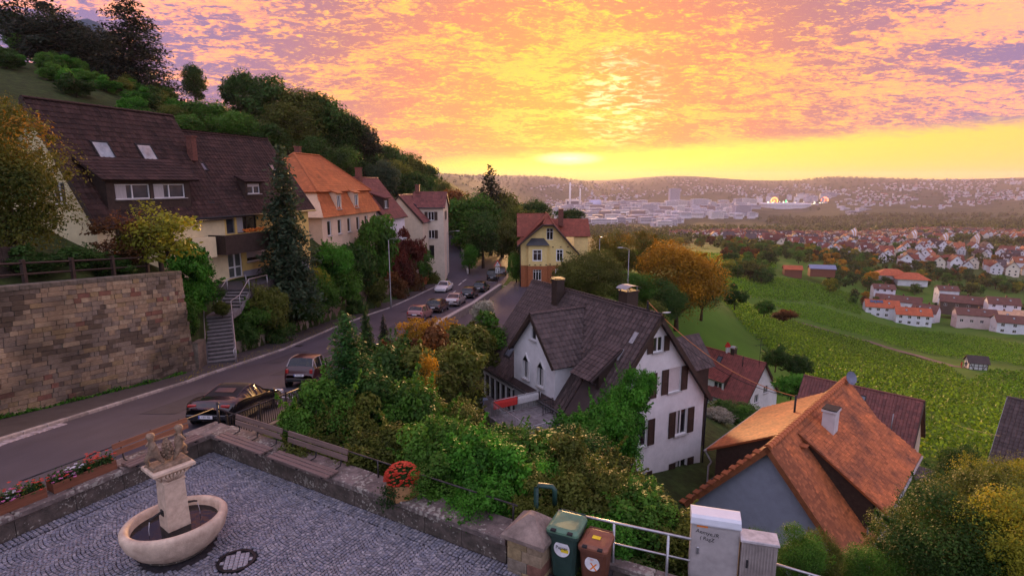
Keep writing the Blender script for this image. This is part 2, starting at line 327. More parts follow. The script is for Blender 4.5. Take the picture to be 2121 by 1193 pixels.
def ground_material():
    m = bpy.data.materials.new('ground_cover'); m.use_nodes = True; t = m.node_tree; b = t.nodes['Principled BSDF']; L = t.links.new
    N = lambda k: t.nodes.new(k)
    g = N('ShaderNodeNewGeometry'); ln = N('ShaderNodeVectorMath'); ln.operation = 'LENGTH'; L(g.outputs['Position'], ln.inputs[0])
    def noise(s, d=5):
        n = N('ShaderNodeTexNoise'); n.inputs['Scale'].default_value = s; n.inputs['Detail'].default_value = d; n.inputs['Roughness'].default_value = .65; L(g.outputs['Position'], n.inputs['Vector']); return n.outputs['Fac']
    def ramp(f, st):
        r = N('ShaderNodeValToRGB'); e = r.color_ramp.elements
        while len(e) < len(st): e.new(.5)
        for i, (p, c) in enumerate(st): e[i].position = p; e[i].color = (*c, 1)
        L(f, r.inputs[0]); return r.outputs[0]
    def mix(f, a, c):
        n = N('ShaderNodeMix'); n.data_type = 'RGBA'; L(f, n.inputs[0]); L(a, n.inputs[6]); L(c, n.inputs[7]); return n.outputs[2]
    def rng_(v, a, c):
        n = N('ShaderNodeMapRange'); n.inputs[1].default_value = a; n.inputs[2].default_value = c; L(v, n.inputs[0]); return n.outputs[0]
    near = ramp(noise(1.3), [(.3, (.024, .028, .012)), (.5, (.036, .05, .016)), (.68, (.055, .08, .022)), (.85, (.09, .075, .04))])
    field = ramp(noise(.035, 6), [(.35, (.045, .10, .014)), (.5, (.062, .135, .017)), (.62, (.075, .155, .02)), (.75, (.08, .12, .026))])
    far = ramp(noise(.006, 9), [(.36, (.03, .045, .018)), (.5, (.045, .06, .026)), (.6, (.07, .075, .04)), (.68, (.12, .10, .08)), (.76, (.04, .06, .024))])
    hl = N('ShaderNodeMapRange'); sx_ = N('ShaderNodeSeparateXYZ'); L(g.outputs['Position'], sx_.inputs[0]); hl.inputs[1].default_value = -30; hl.inputs[2].default_value = 20; L(sx_.outputs[0], hl.inputs[0]); c = mix(rng_(ln.outputs['Value'], 45, 90), near, field); c = mix(hl.outputs[0], near, c); c = mix(rng_(ln.outputs['Value'], 500, 900), c, far)
    L(c, b.inputs['Base Color']); b.inputs['Roughness'].default_value = .95; b.inputs['Specular IOR Level'].default_value = .1
    bp = N('ShaderNodeBump'); bp.inputs['Strength'].default_value = .6; bp.inputs['Distance'].default_value = .12; L(noise(4), bp.inputs['Height']); L(bp.outputs[0], b.inputs['Normal'])
    return m
gm.materials.append(ground_material())
tag(link(bpy.data.objects.new('ground', gm)), kind='structure')

# ------------------------------------------------------------------ road, pavement, kerbs
asphalt = mat('asphalt', (.062, .056, .074), rough=.62, var=.16, scale=1.1, bump=.12, bscale=90, spec=.45, big=.35, stretch=(1, .25, 1))
pavem = mat('pavement_asphalt', (.06, .052, .055), rough=.75, var=.2, scale=2.0, bump=.15, bscale=80, big=.3)
kerbm = mat('kerb_granite', (.30, .27, .26), rough=.8, var=.25, scale=6, rnd=.25)
white_paint = mat('road_paint', (.72, .70, .68), rough=.6, var=.12, scale=9)
def strip(name, fl, fr, ys, zoff, m, nx=6, parent=None, skirt=0.0):
    mb = MB(); rows = []
    for y in ys:
        a, b = float(fl(y)), float(fr(y)); z = float(zroad(y)) + zoff
        rows.append([(a + (b - a) * k / nx, y, z + .02 * math.sin(math.pi * k / nx)) for k in range(nx + 1)])
    mb.v = [p for r in rows for p in r]; mb.t = [.5] * len(mb.v); n = nx + 1
    mb.f = [(i * n + k, i * n + k + 1, (i + 1) * n + k + 1, (i + 1) * n + k) for i in range(len(rows) - 1) for k in range(nx)]; mb.m = [0] * len(mb.f)
    return mb.build(name, m, parent, smooth=True)
ysr = np.concatenate([np.arange(-20, 60, 1.0), np.arange(60, 150.1, 2.0)])
road = tag(strip('road', XL, XR, ysr, 0.0, asphalt), kind='structure')
pav = tag(strip('pavement', lambda y: XL(y) - 2.45, lambda y: XL(y) - .17, [y for y in ysr if y <= 91], .10, pavem, 3), kind='structure')
kme = MB().box((0, 0, 0), (.17, .985, .28), ch=.02).mesh('kerb_stone', kerbm)
y = 6.0
while y < 91:
    x0, x1 = float(XL(y)), float(XL(y + 1)); z0, z1 = float(zroad(y)), float(zroad(y + 1))
    if y < 75 or int(y) % 2 == 0 or True:
        k = bpy.data.objects.new('kerb_stone', kme); link(k, pav); k.location = ((x0 + x1) / 2 - .085, y + .5, (z0 + z1) / 2 - .02); k.rotation_euler = (math.atan2(z1 - z0, 1), 0, math.atan2(-(x1 - x0), 1))
    y += 1.0
# pale gutter setts along the kerb by the sandstone wall
sett = MB().box((0, 0, 0), (.15, .2, .06), ch=.015).mesh('gutter_sett', mat('gutter_sett', (.33, .29, .30), var=.3, rnd=.3))
for i in range(2):
    for j in range(26):
        y = 14.0 + j * .215
        o = bpy.data.objects.new('gutter_sett', sett); link(o, pav); o.location = (float(XL(y)) + .12 + i * .17, y + random.uniform(-.02, .02), float(zroad(y)) + .0); o.rotation_euler = (-.09, 0, random.uniform(-.06, .06))
def mark(px0, py0, px1, py1, w=.14, dz=.022):
    def onroad(x, y):
        z = -3.0
        for _ in range(50): z = .5 * z + .5 * float(zroad(at(x, y, z=z).y))
        return at(x, y, z=z)
    a, b = onroad(px0, py0), onroad(px1, py1); d = (b - a); n = Vector((-d.y, d.x, 0)).normalized() * w / 2; up = Vector((0, 0, dz))
    o = MB().quad(a - n + up, b - n + up, b + n + up, a + n + up).build('painted_line', white_paint, road)
for a in ((577, 823, 612, 824), (1007, 583, 1030, 585), (930, 612, 944, 603), (944, 577, 962, 575), (956, 585, 967, 578), (950, 591, 956, 586), (1042, 593, 1048, 592)): mark(*a)
patch_m = mat('asphalt_patch', (.048, .044, .055), rough=.7, var=.2, scale=3)
for (x0, x1, y0, y1) in ((-14.6, -13.2, 21.0, 25.5), (-13.4, -12.7, 30, 44), (-15.6, -14.6, 34, 39), (-11.5, -10.4, 47, 52), (-12.6, -10.8, 62, 66)):
    mb = MB(); n = max(2, int(y1 - y0)); ys_ = [y0 + (y1 - y0) * i / n for i in range(n + 1)]
    dxx = lambda y: float(XL(y) - XL(y0))
    def rz_(x, y): a_, b_ = float(XL(y)), float(XR(y)); return float(zroad(y)) + .02 * math.sin(math.pi * (x - a_) / (b_ - a_)) + .012
    for a_, b_ in zip(ys_[:-1], ys_[1:]): mb.quad((x0 + dxx(a_), a_, rz_(x0 + dxx(a_), a_)), (x1 + dxx(a_), a_, rz_(x1 + dxx(a_), a_)), (x1 + dxx(b_), b_, rz_(x1 + dxx(b_), b_)), (x0 + dxx(b_), b_, rz_(x0 + dxx(b_), b_)))
    mb.build('asphalt_patch', patch_m, road)
# grate in the gutter
g = MB().box((0, 0, 0), (.5, .5, .02)); [g.box((-.2 + i * .1, 0, .015), (.04, .42, .02)) for i in range(5)]
o = g.build('drain_grate', mat('cast_iron', (.03, .028, .03), rough=.5, metal=.6), road); o.location = (-16.1, 41.5, float(zroad(41.5)) + .012); o.rotation_euler = (-.13, 0, 0)
def path(name, pts, w, m, kind='structure', edge=None):
    mb = MB(); L_ = []; 
    for i, p in enumerate(pts):
        p = Vector(p); d = (Vector(pts[min(i + 1, len(pts) - 1)]) - Vector(pts[max(i - 1, 0)])); n = Vector((-d.y, d.x, 0)).normalized() * (w[i] if isinstance(w, (list, tuple)) else w) / 2
        L_ += [p + n, p - n]
    mb.v = [tuple(p) for p in L_]; mb.t = [.5] * len(L_); mb.f = [(2 * i + 1, 2 * i + 3, 2 * i + 2, 2 * i) for i in range(len(pts) - 1)]; mb.m = [0] * len(mb.f)
    return tag(mb.build(name, m), kind=kind), L_
def dense(pts, step=2.0):
    out = []
    for a, b in zip(pts[:-1], pts[1:]):
        a, b = Vector(a), Vector(b); n = max(1, int((b - a).length / step)); out += [a.lerp(b, i / n) for i in range(n)]
    return out + [Vector(pts[-1])]
side, sedge = path('side_street', dense([(-9.2, 96, -8.80), (-10.2, 103, -8.35), (-11.4, 111, -7.0), (-12.8, 120, -5.45), (-13.9, 128, -4.0), (-14.8, 138, -2.4)]), 3.6, asphalt)
for i in range(2, len(sedge) // 2 - 1):
    a, b = sedge[2 * i + 1], sedge[2 * i + 3]; m = (a + b) / 2
    MB().box((m.x + .15, m.y, m.z + .25), (.28, (b - a).length - .03, .75), rz=math.atan2(-(b - a).x, (b - a).y)).build('kerb_stone', mat('pale_kerb', (.42, .38, .37), var=.25), side)
def draped(name, pts, w, m, lift=.06, nx=6, step=1.0):
    D = dense([(x, y, 0) for x, y in pts], step); V = []
    for i, p in enumerate(D):
        d = D[min(i + 1, len(D) - 1)] - D[max(i - 1, 0)]; n = Vector((-d.y, d.x, 0)).normalized()
        V += [p + n * (w * (k / nx - .5)) for k in range(nx + 1)]
    Z = height(np.array([p.x for p in V]), np.array([p.y for p in V])).reshape(len(D), nx + 1); Z = np.maximum(Z, Z.mean(1, keepdims=True) - .05) + lift
    mb = MB(); mb.v = [(p.x, p.y, z) for p, z in zip(V, Z.ravel())]; mb.t = [.5] * len(V); n = nx + 1
    mb.f = [(i * n + k + 1, i * n + k, (i + 1) * n + k, (i + 1) * n + k + 1)[::-1] for i in range(len(D) - 1) for k in range(nx)]; mb.m = [0] * len(mb.f); return tag(mb.build(name, m, smooth=True), kind='structure')
draped('lane', [(1.8, 92), (.3, 84), (-1.3, 74), (-3.0, 62), (-4.4, 52), (-5.2, 44)], 4.0, asphalt)
draped('lower_street', [(37, 62), (41.5, 52), (48, 42), (56, 34)], 4.6, asphalt)
# ------------------------------------------------------------------ plaza paving: segmental arcs of small setts
plz = MB(); q = [PC + PL * -.3 + PR * -.3, PC + PR * 30, PC + PR * 30 + PL * 26, PC + PL * 26]
plz.prism([tuple(p) for p in q][::-1], -.5, -.035)
plaza = tag(plz.build('plaza', mat('sett_joint', (.035, .03, .036), rough=.95, var=.3, scale=14, bump=.4, bscale=60)), kind='structure')
sett_m = [mat('granite_sett_%s' % n, c, rough=.42, var=.22, scale=22, bump=.35, bscale=70, spec=.5, tint=.28) for n, c in (('grey', (.205, .198, .228)), ('blue', (.17, .172, .215)), ('pale', (.265, .25, .275)))]
def sett_geo(mb, x, y, a, sx, sy, z, mi, tint):
    hx, hy = sx / 2, sy / 2; c = .010; ca, sa = math.cos(a), math.sin(a)
    P = [(-hx, -hy, -.05), (hx, -hy, -.05), (hx, hy, -.05), (-hx, hy, -.05), (-hx, -hy, -c), (hx, -hy, -c), (hx, hy, -c), (-hx, hy, -c), (-hx + c, -hy + c, 0), (hx - c, -hy + c, 0), (hx - c, hy - c, 0), (-hx + c, hy - c, 0)]
    P = [(x + p[0] * ca - p[1] * sa, y + p[0] * sa + p[1] * ca, z + p[2]) for p in P]
    mb.add(P, [(0, 1, 5, 4), (1, 2, 6, 5), (2, 3, 7, 6), (3, 0, 4, 7), (4, 5, 9, 8), (5, 6, 10, 9), (6, 7, 11, 10), (7, 4, 8, 11), (8, 9, 10, 11)], mi, tint)
setts = []
WC, RAD, PIT = 1.12, .792, .078
for col in range(0, 22):
    for row in range(-12, 106):
        n = int(RAD * math.pi / 2 / PIT)
        for k in range(n):
            a = -math.pi / 4 + (k + .5) * (math.pi / 2) / n
            s = .42 + (col + .5) * WC + RAD * math.sin(a); t_ = .42 + row * PIT + RAD * math.cos(a) - RAD * .7
            if s < .36 or t_ < .37: continue
            p = PC + PR * s + PL * t_
            if p.y < 6.6 or p.x > 7: continue
            setts.append((p.x, p.y, math.atan2(PR.y, PR.x) + a))
# two straight courses along the walls
for s in np.arange(.15, 22, .082):
    for t_ in (.07, .15, .23, .31):
        p = PC + PR * s + PL * t_; setts.append((p.x, p.y, math.atan2(PR.y, PR.x)))
        p = PC + PL * s + PR * t_
        if s < 12: setts.append((p.x, p.y, math.atan2(PR.y, PR.x)))
FC = at(370, 1137, z=0.0)   # fountain centre
MHC = at(490, 1160, z=0.0)  # manhole centre
setts = [s for s in setts if math.hypot(s[0] - FC.x, s[1] - FC.y) > .7 and math.hypot(s[0] - MHC.x, s[1] - MHC.y) > .40]
def visk(s):
    d = s[1] * CP + CAM_H * SP; u = 1060.5 + FPX * s[0] / d; v = 596.5 + FPX * (CAM_H * CP - s[1] * SP) / d
    return d if (20 < u < 2100 and v < 1185) else d + 100
setts.sort(key=visk)
protos = []
for k in range(9):
    mb = MB(); sett_geo(mb, 0, 0, 0, .067 + random.uniform(-.006, .005), .067 + random.uniform(-.008, .005), 0, 0, random.random()); protos.append(mb.mesh('sett', sett_m[k % 3], tint=True))
for (x, y, a) in setts[:300]:
    o = bpy.data.objects.new('sett', random.choice(protos)); link(o, plaza); o.location = (x, y, random.uniform(-.006, .006)); o.rotation_euler = (random.uniform(-.04, .04), random.uniform(-.04, .04), a + random.uniform(-.09, .09))
mb = MB()
for (x, y, a) in setts[300:]:
    sett_geo(mb, x + random.uniform(-.006, .006), y + random.uniform(-.006, .006), a + random.uniform(-.09, .09), .067 + random.uniform(-.009, .005), .067 + random.uniform(-.010, .005), random.uniform(-.007, .006), random.choice((0, 0, 1, 1, 2)), random.random())
tag(mb.build('setts', sett_m, plaza, tint=True), kind='stuff')
# manhole: iron ring filled with setts
mh = empty('manhole_cover', (MHC.x, MHC.y, 0), 0.3, 'round iron manhole cover filled with small stones, set in the cobbles', 'manhole')
MB().lathe([(.37, -.03), (.37, .012), (.31, .012), (.31, -.03)], 32).build('ring', MT['cast_iron'], mh)
mb = MB()
for i in range(-3, 4):
    for j in range(-3, 4):
        if math.hypot(i, j) * .092 < .28: sett_geo(mb, i * .092, j * .092, random.uniform(-.1, .1), .082, .082, .003, 0, random.random() * .5 + .5)
tag(mb.build('setts', sett_m[2], mh, tint=True), kind='stuff'); MB().lathe([(.0, -.02), (.315, -.02)], 24).build('bed', MT['sett_joint'], mh)
# ------------------------------------------------------------------ house kit
UP = Vector((0, 0, 1))
def wallgeo(mb, O, d, w, top, holes=(), mi=0, depth=.14, base=0.0, cuts=()):
    """a wall from O along d; top(s) gives its height; rectangular openings (s0,h0,s1,h1) get reveals"""
    O = Vector(O); d = Vector(d); n = d.cross(UP)
    xs = sorted(set([0, w] + [h[0] for h in holes] + [h[2] for h in holes] + list(cuts)))
    P = lambda s, h, k=0: O + d * s + UP * h - n * k
    for a, b in zip(xs[:-1], xs[1:]):
        if b - a < 1e-4: continue
        hs = sorted([(h[1], h[3]) for h in holes if h[0] <= a + 1e-5 and h[2] >= b - 1e-5]); z = base
        for (h0, h1) in hs:
            if h0 > z: mb.quad(P(a, z), P(b, z), P(b, h0), P(a, h0), mi)
            z = h1
        mb.quad(P(a, z), P(b, z), P(b, top(b)), P(a, top(a)), mi)
    for (a, h0, b, h1) in holes:
        mb.quad(P(a, h0), P(a, h1), P(a, h1, depth), P(a, h0, depth), mi); mb.quad(P(b, h1), P(b, h0), P(b, h0, depth), P(b, h1, depth), mi)
        mb.quad(P(a, h1), P(b, h1), P(b, h1, depth), P(a, h1, depth), mi); mb.quad(P(b, h0), P(a, h0), P(a, h0, depth), P(b, h0, depth), mi)
WHITE = mat('window_white', (.75, .74, .74), rough=.5, var=.05)
BROWNW = mat('shutter_brown', (.055, .032, .024), rough=.6, var=.25, scale=8, stretch=(1, 1, .2))
GLASS = glass(); GLASSB = glass('window_glass_dark', (.018, .016, .02), .12)
CURT = mat('curtain', (.45, .42, .42), var=.15, scale=6, stretch=(6, 6, .3))
BLIND = mat('roller_blind', (.52, .46, .46), var=.06, scale=3)
def window(parent, O, d, hole, frame=WHITE, depth=.10, cols=2, transom=None, sill=True, pane=None, shutters='', smat=None, fw=.055, casing=None, blind=0.0, curtain=False):
    O = Vector(O); d = Vector(d); n = d.cross(UP); a, h0, b, h1 = hole
    Mx = Matrix(((d.x, -n.x, 0, O.x), (d.y, -n.y, 0, O.y), (0, 0, 1, O.z), (0, 0, 0, 1)))   # local (s, inward, h)
    f = MB(); w, h = b - a, h1 - h0; D = depth
    f.box(((a + b) / 2, D, h0 + fw / 2), (w, .06, fw), M=Mx); f.box(((a + b) / 2, D, h1 - fw / 2), (w, .06, fw), M=Mx)
    f.box((a + fw / 2, D, (h0 + h1) / 2), (fw, .058, h - 2 * fw), M=Mx); f.box((b - fw / 2, D, (h0 + h1) / 2), (fw, .058, h - 2 * fw), M=Mx)
    for k in range(1, cols): f.box((a + w * k / cols, D - .004, (h0 + h1) / 2), (fw * 1.25, .056, h - 2 * fw), M=Mx)
    if transom: f.box(((a + b) / 2, D - .008, h0 + h * transom), (w - 2 * fw, .05, fw), M=Mx)
    wo_ = f.build('window', frame, parent)
    MB().box(((a + b) / 2, D + .03, (h0 + h1) / 2), (w - .02, .012, h - .02), M=Mx).build('pane', pane or GLASS, wo_)
    if curtain: MB().box(((a + b) / 2 - w * .3, D + .015, (h0 + h1) / 2), (w * .3, .01, h - .1), M=Mx).build('curtain', CURT, wo_)
    if blind: MB().box(((a + b) / 2, D - .02, h1 - h * blind / 2), (w - .03, .03, h * blind), M=Mx).build('roller_blind', BLIND, wo_)
    if casing:
        c = MB(); cw = .1
        for (cx_, cz, sx, sz) in (((a + b) / 2, h1 + cw / 2, w + 2 * cw, cw), ((a + b) / 2, h0 - cw / 2, w + 2 * cw, cw), (a - cw / 2, (h0 + h1) / 2, cw, h), (b + cw / 2, (h0 + h1) / 2, cw, h)): c.box((cx_, -.012, cz), (sx, .03, sz), M=Mx)
        c.build('casing', casing, wo_)
    elif sill: MB().box(((a + b) / 2, -.03, h0 - .03), (w + .14, .22, .05), M=Mx).build('sill', smat_sill, wo_)
    for sd in shutters:
        sw = min(w * .52, .55); sx = a - sw / 2 - .03 if sd == 'l' else b + sw / 2 + .03
        s_ = MB(); s_.box((sx, -.035, (h0 + h1) / 2), (sw, .02, h), M=Mx)
        for e in (-1, 1): s_.box((sx + e * (sw / 2 - .035), -.055, (h0 + h1) / 2), (.07, .025, h), M=Mx)
        for e in (h0 + .04, (h0 + h1) / 2, h1 - .04): s_.box((sx, -.055, e), (sw - .14, .024, .08), M=Mx)
        k = int(h / .09)
        for i in range(k): s_.box((sx, -.05, h0 + (i + .5) * h / k), (sw - .14, .012, .05), M=Mx)
        s_.build('shutter', smat or BROWNW, parent)
    return wo_
smat_sill = mat('stone_sill', (.4, .38, .37), var=.15)
def tile_geo(mb, o, u, v, n, pw, ph, style, tint, mi=0):
    """one roof tile at o (its lower centre): u across, v up the slope, n out of it"""
    L_ = ph * 1.18
    if style == 'beaver':
        pr = [(-.49, .0), (-.49, .16), (-.25, -.0), (.25, -.0), (.49, .16), (.49, 0)]
        pts = [(-.48, .14), (-.26, .02), (0, -.02), (.26, .02), (.48, .14), (.48, 1.15), (-.48, 1.15)]
        T = [o + u * (a * pw) + v * (b * ph) + n * (.028 - .022 * b) for a, b in pts]; B = [p - n * .016 for p in T[:5]]
        mb.add(T + B, [(0, 1, 2, 3, 4, 5, 6)] + [(i + 7, i + 8, i + 1, i) for i in range(4)], mi, tint)
    else:
        prof = [(-.52, .012), (-.38, .034), (-.18, .012), (.20, .006), (.36, .012), (.52, .034)] if style == 'pan' else [(-.5, .0), (-.34, .045), (-.12, .012), (.12, .012), (.34, .045), (.5, .0)]
        lo = [o + u * (a * pw) + n * (z + .034) for a, z in prof]; hi = [o + u * (a * pw) + v * L_ + n * z for a, z in prof]; bt = [p - n * .032 for p in lo]
        k = len(prof); mb.add(lo + hi + bt, [(i, i + 1, i + 1 + k, i + k) for i in range(k - 1)] + [(i + 2 * k, i + 1 + 2 * k, i + 1, i) for i in range(k - 1)], mi, tint)
def inside(p, poly):
    c = False; n = len(poly); j = n - 1
    for i in range(n):
        (xi, yi), (xj, yj) = poly[i], poly[j]
        if (yi > p[1]) != (yj > p[1]) and p[0] < (xj - xi) * (p[1] - yi) / (yj - yi) + xi: c = not c
        j = i
    return c
def tiled(parent, poly, m, pw=.3, ph=.34, style='pan', single=0, root=None, skip=(), thick=.14, name='roof', under=None, protos=None):
    """a roof plane: slab, plus tiles of real relief. poly ccw from outside, first edge = eave. skip: polygons (3D) left bare"""
    P = [Vector(p) for p in poly]; u = (P[1] - P[0]).normalized(); n = (P[1] - P[0]).cross(P[-1] - P[0]).normalized(); v = n.cross(u)
    sl = MB().slab(P, thick).build(name, under or m, parent)
    uv = lambda p: ((Vector(p) - P[0]).dot(u), (Vector(p) - P[0]).dot(v))
    pl = [uv(p) for p in P]; sk = [[uv(p) for p in s] for s in skip]
    us = [p[0] for p in pl]; vs = [p[1] for p in pl]; cells = []
    r = 0
    while min(vs) + r * ph < max(vs) - .05:
        vv = min(vs) + r * ph; off = (pw / 2 if (r % 2 and style == 'beaver') else 0); c = 0
        while min(us) + c * pw + off < max(us):
            uu = min(us) + (c + .5) * pw + off; q = (uu, vv + ph * .5)
            if inside(q, pl) and not any(inside(q, s) for s in sk): cells.append((uu, vv - .03))
            c += 1
        r += 1
    Mr = (root.matrix_basis if root is not None else Matrix.Identity(4))
    if single:
        def key(c):
            w = Mr @ (P[0] + u * c[0] + v * c[1]); return w.length
        cells.sort(key=key); k = []
        for _ in range(6):
            mb = MB(); tile_geo(mb, Vector((0, 0, 0)), Vector((1, 0, 0)), Vector((0, 1, 0)), Vector((0, 0, 1)), pw, ph, style, random.random()); k.append(mb.mesh('roof_tile', m, tint=True))
        B = Matrix((u, v, n)).transposed().to_4x4()
        for (a, b) in cells[:single]:
            o = bpy.data.objects.new('roof_tile', random.choice(k)); link(o, sl); o.matrix_local = Matrix.Translation(P[0] + u * a + v * b) @ B @ Matrix.Rotation(random.uniform(-.012, .012), 4, 'Z')
    mb = MB()
    for (a, b) in cells[single:]:
        tile_geo(mb, P[0] + u * (a + random.uniform(-.004, .004)) + v * (b + random.uniform(-.006, .006)), u, v, n, pw, ph, style, min(1, max(0, random.gauss(.5, .24))))
    if mb.v: tag(mb.build('roof_tiles', m, sl, tint=True), kind='stuff')
    return sl
def ridge_tiles(parent, a, b, m, r=.13, L_=.38, every=1):
    a, b = Vector(a), Vector(b); d = (b - a).normalized(); n = max(1, int((b - a).length / L_)); st = (b - a).length / n
    mb = MB(); k = 7
    for e, (x, rr) in enumerate(((0, r * 1.12), (st * 1.1, r * .93))):
        for i in range(k): t = math.pi * (i / (k - 1)); mb.v.append((x, rr * math.cos(t), rr * math.sin(t) * .8)); mb.t.append(.5)
    mb.f = [(i, i + 1, i + 1 + k, i + k) for i in range(k - 1)] + [tuple(range(k))[::-1]]; mb.m = [0] * len(mb.f); me = mb.mesh('ridge_tile', m, tint=True)
    q = d.to_track_quat('X', 'Z')
    for i in range(n):
        o = bpy.data.objects.new('ridge_tile', me); link(o, parent); o.location = a + d * (i * st); o.rotation_mode = 'QUATERNION'; o.rotation_quaternion = q
def tube_part(name, parent, pts, r, m, n=7): return MB().tube(pts, r, n).build(name, m, parent, smooth=True)
def chimney(parent, x, y, z0, z1, sx, sy, m, cap='hood'):
    c = MB().box((x, y, (z0 + z1) / 2), (sx, sy, z1 - z0)); c.box((x, y, z1 + .05), (sx + .12, sy + .12, .1)); ch = c.build('chimney', m, parent)
    if cap == 'hood':
        h = MB(); k = 8
        for e in (-1, 1):
            for i in range(k + 1): t = math.pi * (.12 + .76 * i / k); h.v.append((x + e * sx * .62, y + math.cos(t) * sy * .75, z1 + .12 + math.sin(t) * .3)); h.t.append(.5)
        h.f = [(i, i + 1, i + k + 2, i + k + 1) for i in range(k)]; h.m = [0] * k
        for e in (-1, 1):
            for f_ in (-1, 1): h.box((x + e * sx * .45, y + f_ * sy * .4, z1 + .2), (.05, .05, .32))
        h.build('chimney_hood', mat('zinc', (.30, .29, .31), rough=.7, metal=.1, var=.15), ch)
    elif cap == 'plate':
        MB().box((x, y, z1 + .16), (sx + .1, sy + .1, .04)).build('chimney_plate', mat('dark_metal', (.03, .028, .03), rough=.7, spec=.2), ch)
    return ch
ZINC = mat('zinc', (.30, .29, .31), rough=.7, metal=.1, var=.15); DARKM = mat('dark_metal', (.03, .028, .03), rough=.7, spec=.2); STEEL = mat('galvanised_steel', (.45, .45, .47), rough=.38, metal=.8, var=.12, scale=8)
def skylight(parent, roofz, x, y, w, h, tan, sgn=-1, m=None):
    """roof window lying on a slope whose height is roofz(y); sgn -1: slope facing -y"""
    a = math.atan(tan); z = roofz(y)
    Mx = Matrix.Translation((x, y, z + .09)) @ Matrix.Rotation(a if sgn < 0 else -a, 4, 'X')
    f = MB()
    for (cx_, cy_, sx, sy) in ((0, h / 2, w, .08), (0, -h / 2, w, .08), (w / 2 - .04, 0, .08, h - .08), (-w / 2 + .04, 0, .08, h - .08)): f.box((cx_, cy_, 0), (sx, sy, .1), M=Mx)
    f_ = f.build('roof_window', DARKM, parent); MB().box((0, 0, .01), (w - .14, h - .14, .02), M=Mx).build('pane', m or glass('sky_pane', (.12, .13, .16), .04), f_); return f_
def gable_house(root, L, W_, He, Hr, oe, og, wm, rm, wins=None, base=-1.5, tile=None, roof_skip=None, single=(0, 0), under=None, trim=None, wallmats=None, shutmat=None, ridge=True):
    """walls, two roof slopes, ridge; local x runs along the ridge, -y and +y are the eave sides"""
    wins = wins or {}; h = W_ / 2; tn = (Hr - He) / h; lift = .16
    gt = lambda s: He + (Hr - He) * (1 - abs(s - h) / h)
    spec = {'x0': ((0, h, 0), (0, -1, 0), W_, gt, [h]), 'x1': ((L, -h, 0), (0, 1, 0), W_, gt, [h]), 'y-': ((0, -h, 0), (1, 0, 0), L, lambda s: He, []), 'y+': ((L, h, 0), (-1, 0, 0), L, lambda s: He, [])}
    for k, (O, d, w, top, cuts) in spec.items():
        mb = MB(); ws = wins.get(k, []); wallgeo(mb, O, d, w, top, [q['hole'] for q in ws], base=base, cuts=cuts); mb.build('wall', (wallmats or {}).get(k, wm), root)
        for q in ws:
            a = dict(q); hole = a.pop('hole'); window(root, O, d, hole, smat=shutmat, **a)
    ez = He - oe * tn + lift; rz = Hr + lift; x0, x1 = -og, L + og; ey = h + oe
    tl = tile or dict(pw=.3, ph=.34, style='pan'); rs_ = roof_skip or {}
    s1 = tiled(root, [(x0, -ey, ez), (x1, -ey, ez), (x1, 0, rz), (x0, 0, rz)], rm, single=single[0], root=root, skip=rs_.get('y-', ()), under=under, **tl)
    s2 = tiled(root, [(x1, ey, ez), (x0, ey, ez), (x0, 0, rz), (x1, 0, rz)], rm, single=single[1], root=root, skip=rs_.get('y+', ()), under=under, **tl)
    if ridge: ridge_tiles(s1, (x0, 0, rz - .02), (x1, 0, rz - .02), rm)
    if trim:     # verge boards and gutters
        for x in (x0 - .015, x1 + .015):
            for sg in (-1, 1): MB().slab([(x - .03, sg * ey, ez + .02), (x + .03, sg * ey, ez + .02), (x + .03, 0, rz + .03), (x - .03, 0, rz + .03)] if sg < 0 else [(x + .03, sg * ey, ez + .02), (x - .03, sg * ey, ez + .02), (x - .03, 0, rz + .03), (x + .03, 0, rz + .03)], .26).build('verge_board', trim, root)
    for sg in (-1, 1): tube_part('gutter', root, [(x0, sg * (ey + .05), ez - .1), (x1, sg * (ey + .05), ez - .1)], .07, mat('gutter_metal', (.09, .08, .085), rough=.45, metal=.4))
    return dict(roofz=lambda y: rz - abs(y) * tn, tan=tn, ez=ez, rz=rz, ey=ey, s1=s1, s2=s2)
def shed(root, x0, x1, yt, zt, ye, ze, rm, wm, roofz, sgn=-1, tile=None, front=None, ov=.25, cheek=None, wins=(), yf=None):
    """shed dormer on the slope facing sgn*y: roof from (yt,zt) down to (ye,ze), cheeks and front down to the main roof"""
    tl = tile or dict(pw=.3, ph=.34, style='pan')
    A = [(x0 - ov * .5, ye, ze), (x1 + ov * .5, ye, ze), (x1 + ov * .5, yt, zt), (x0 - ov * .5, yt, zt)]
    if sgn > 0: A = [A[1], A[0], A[3], A[2]]
    sl = tiled(root, A, rm, thick=.1, root=root, **tl)
    yf = yf if yf is not None else ye - sgn * .3; k = (zt - ze) / (yt - ye); zf = ze + (yf - ye) * k - .1
    for x in (x0, x1):
        mb = MB(); mb.add([(x, yf, roofz(yf) - .1), (x, yf, zf), (x, yt, zt - .1)], [(0, 1, 2)]); mb.add([(x + .02, yf, roofz(yf) - .1), (x + .02, yf, zf), (x + .02, yt, zt - .1)], [(2, 1, 0)]); mb.build('dormer_cheek', cheek or wm, root)
    O, d = ((x0, yf, 0), (1, 0, 0)) if sgn < 0 else ((x1, yf, 0), (-1, 0, 0))
    mb = MB(); wallgeo(mb, O, d, x1 - x0, lambda s: zf, [q['hole'] for q in wins], base=roofz(yf) - .15); mb.build('dormer_front', front or wm, root)
    for q in wins:
        a = dict(q); hole = a.pop('hole'); window(root, O, d, hole, **a)
    return sl
def plaster(name, c, var=.07, big=.28): return mat(name, c, rough=.9, var=var, scale=2.2, bump=.15, bscale=60, big=big, spec=.2)
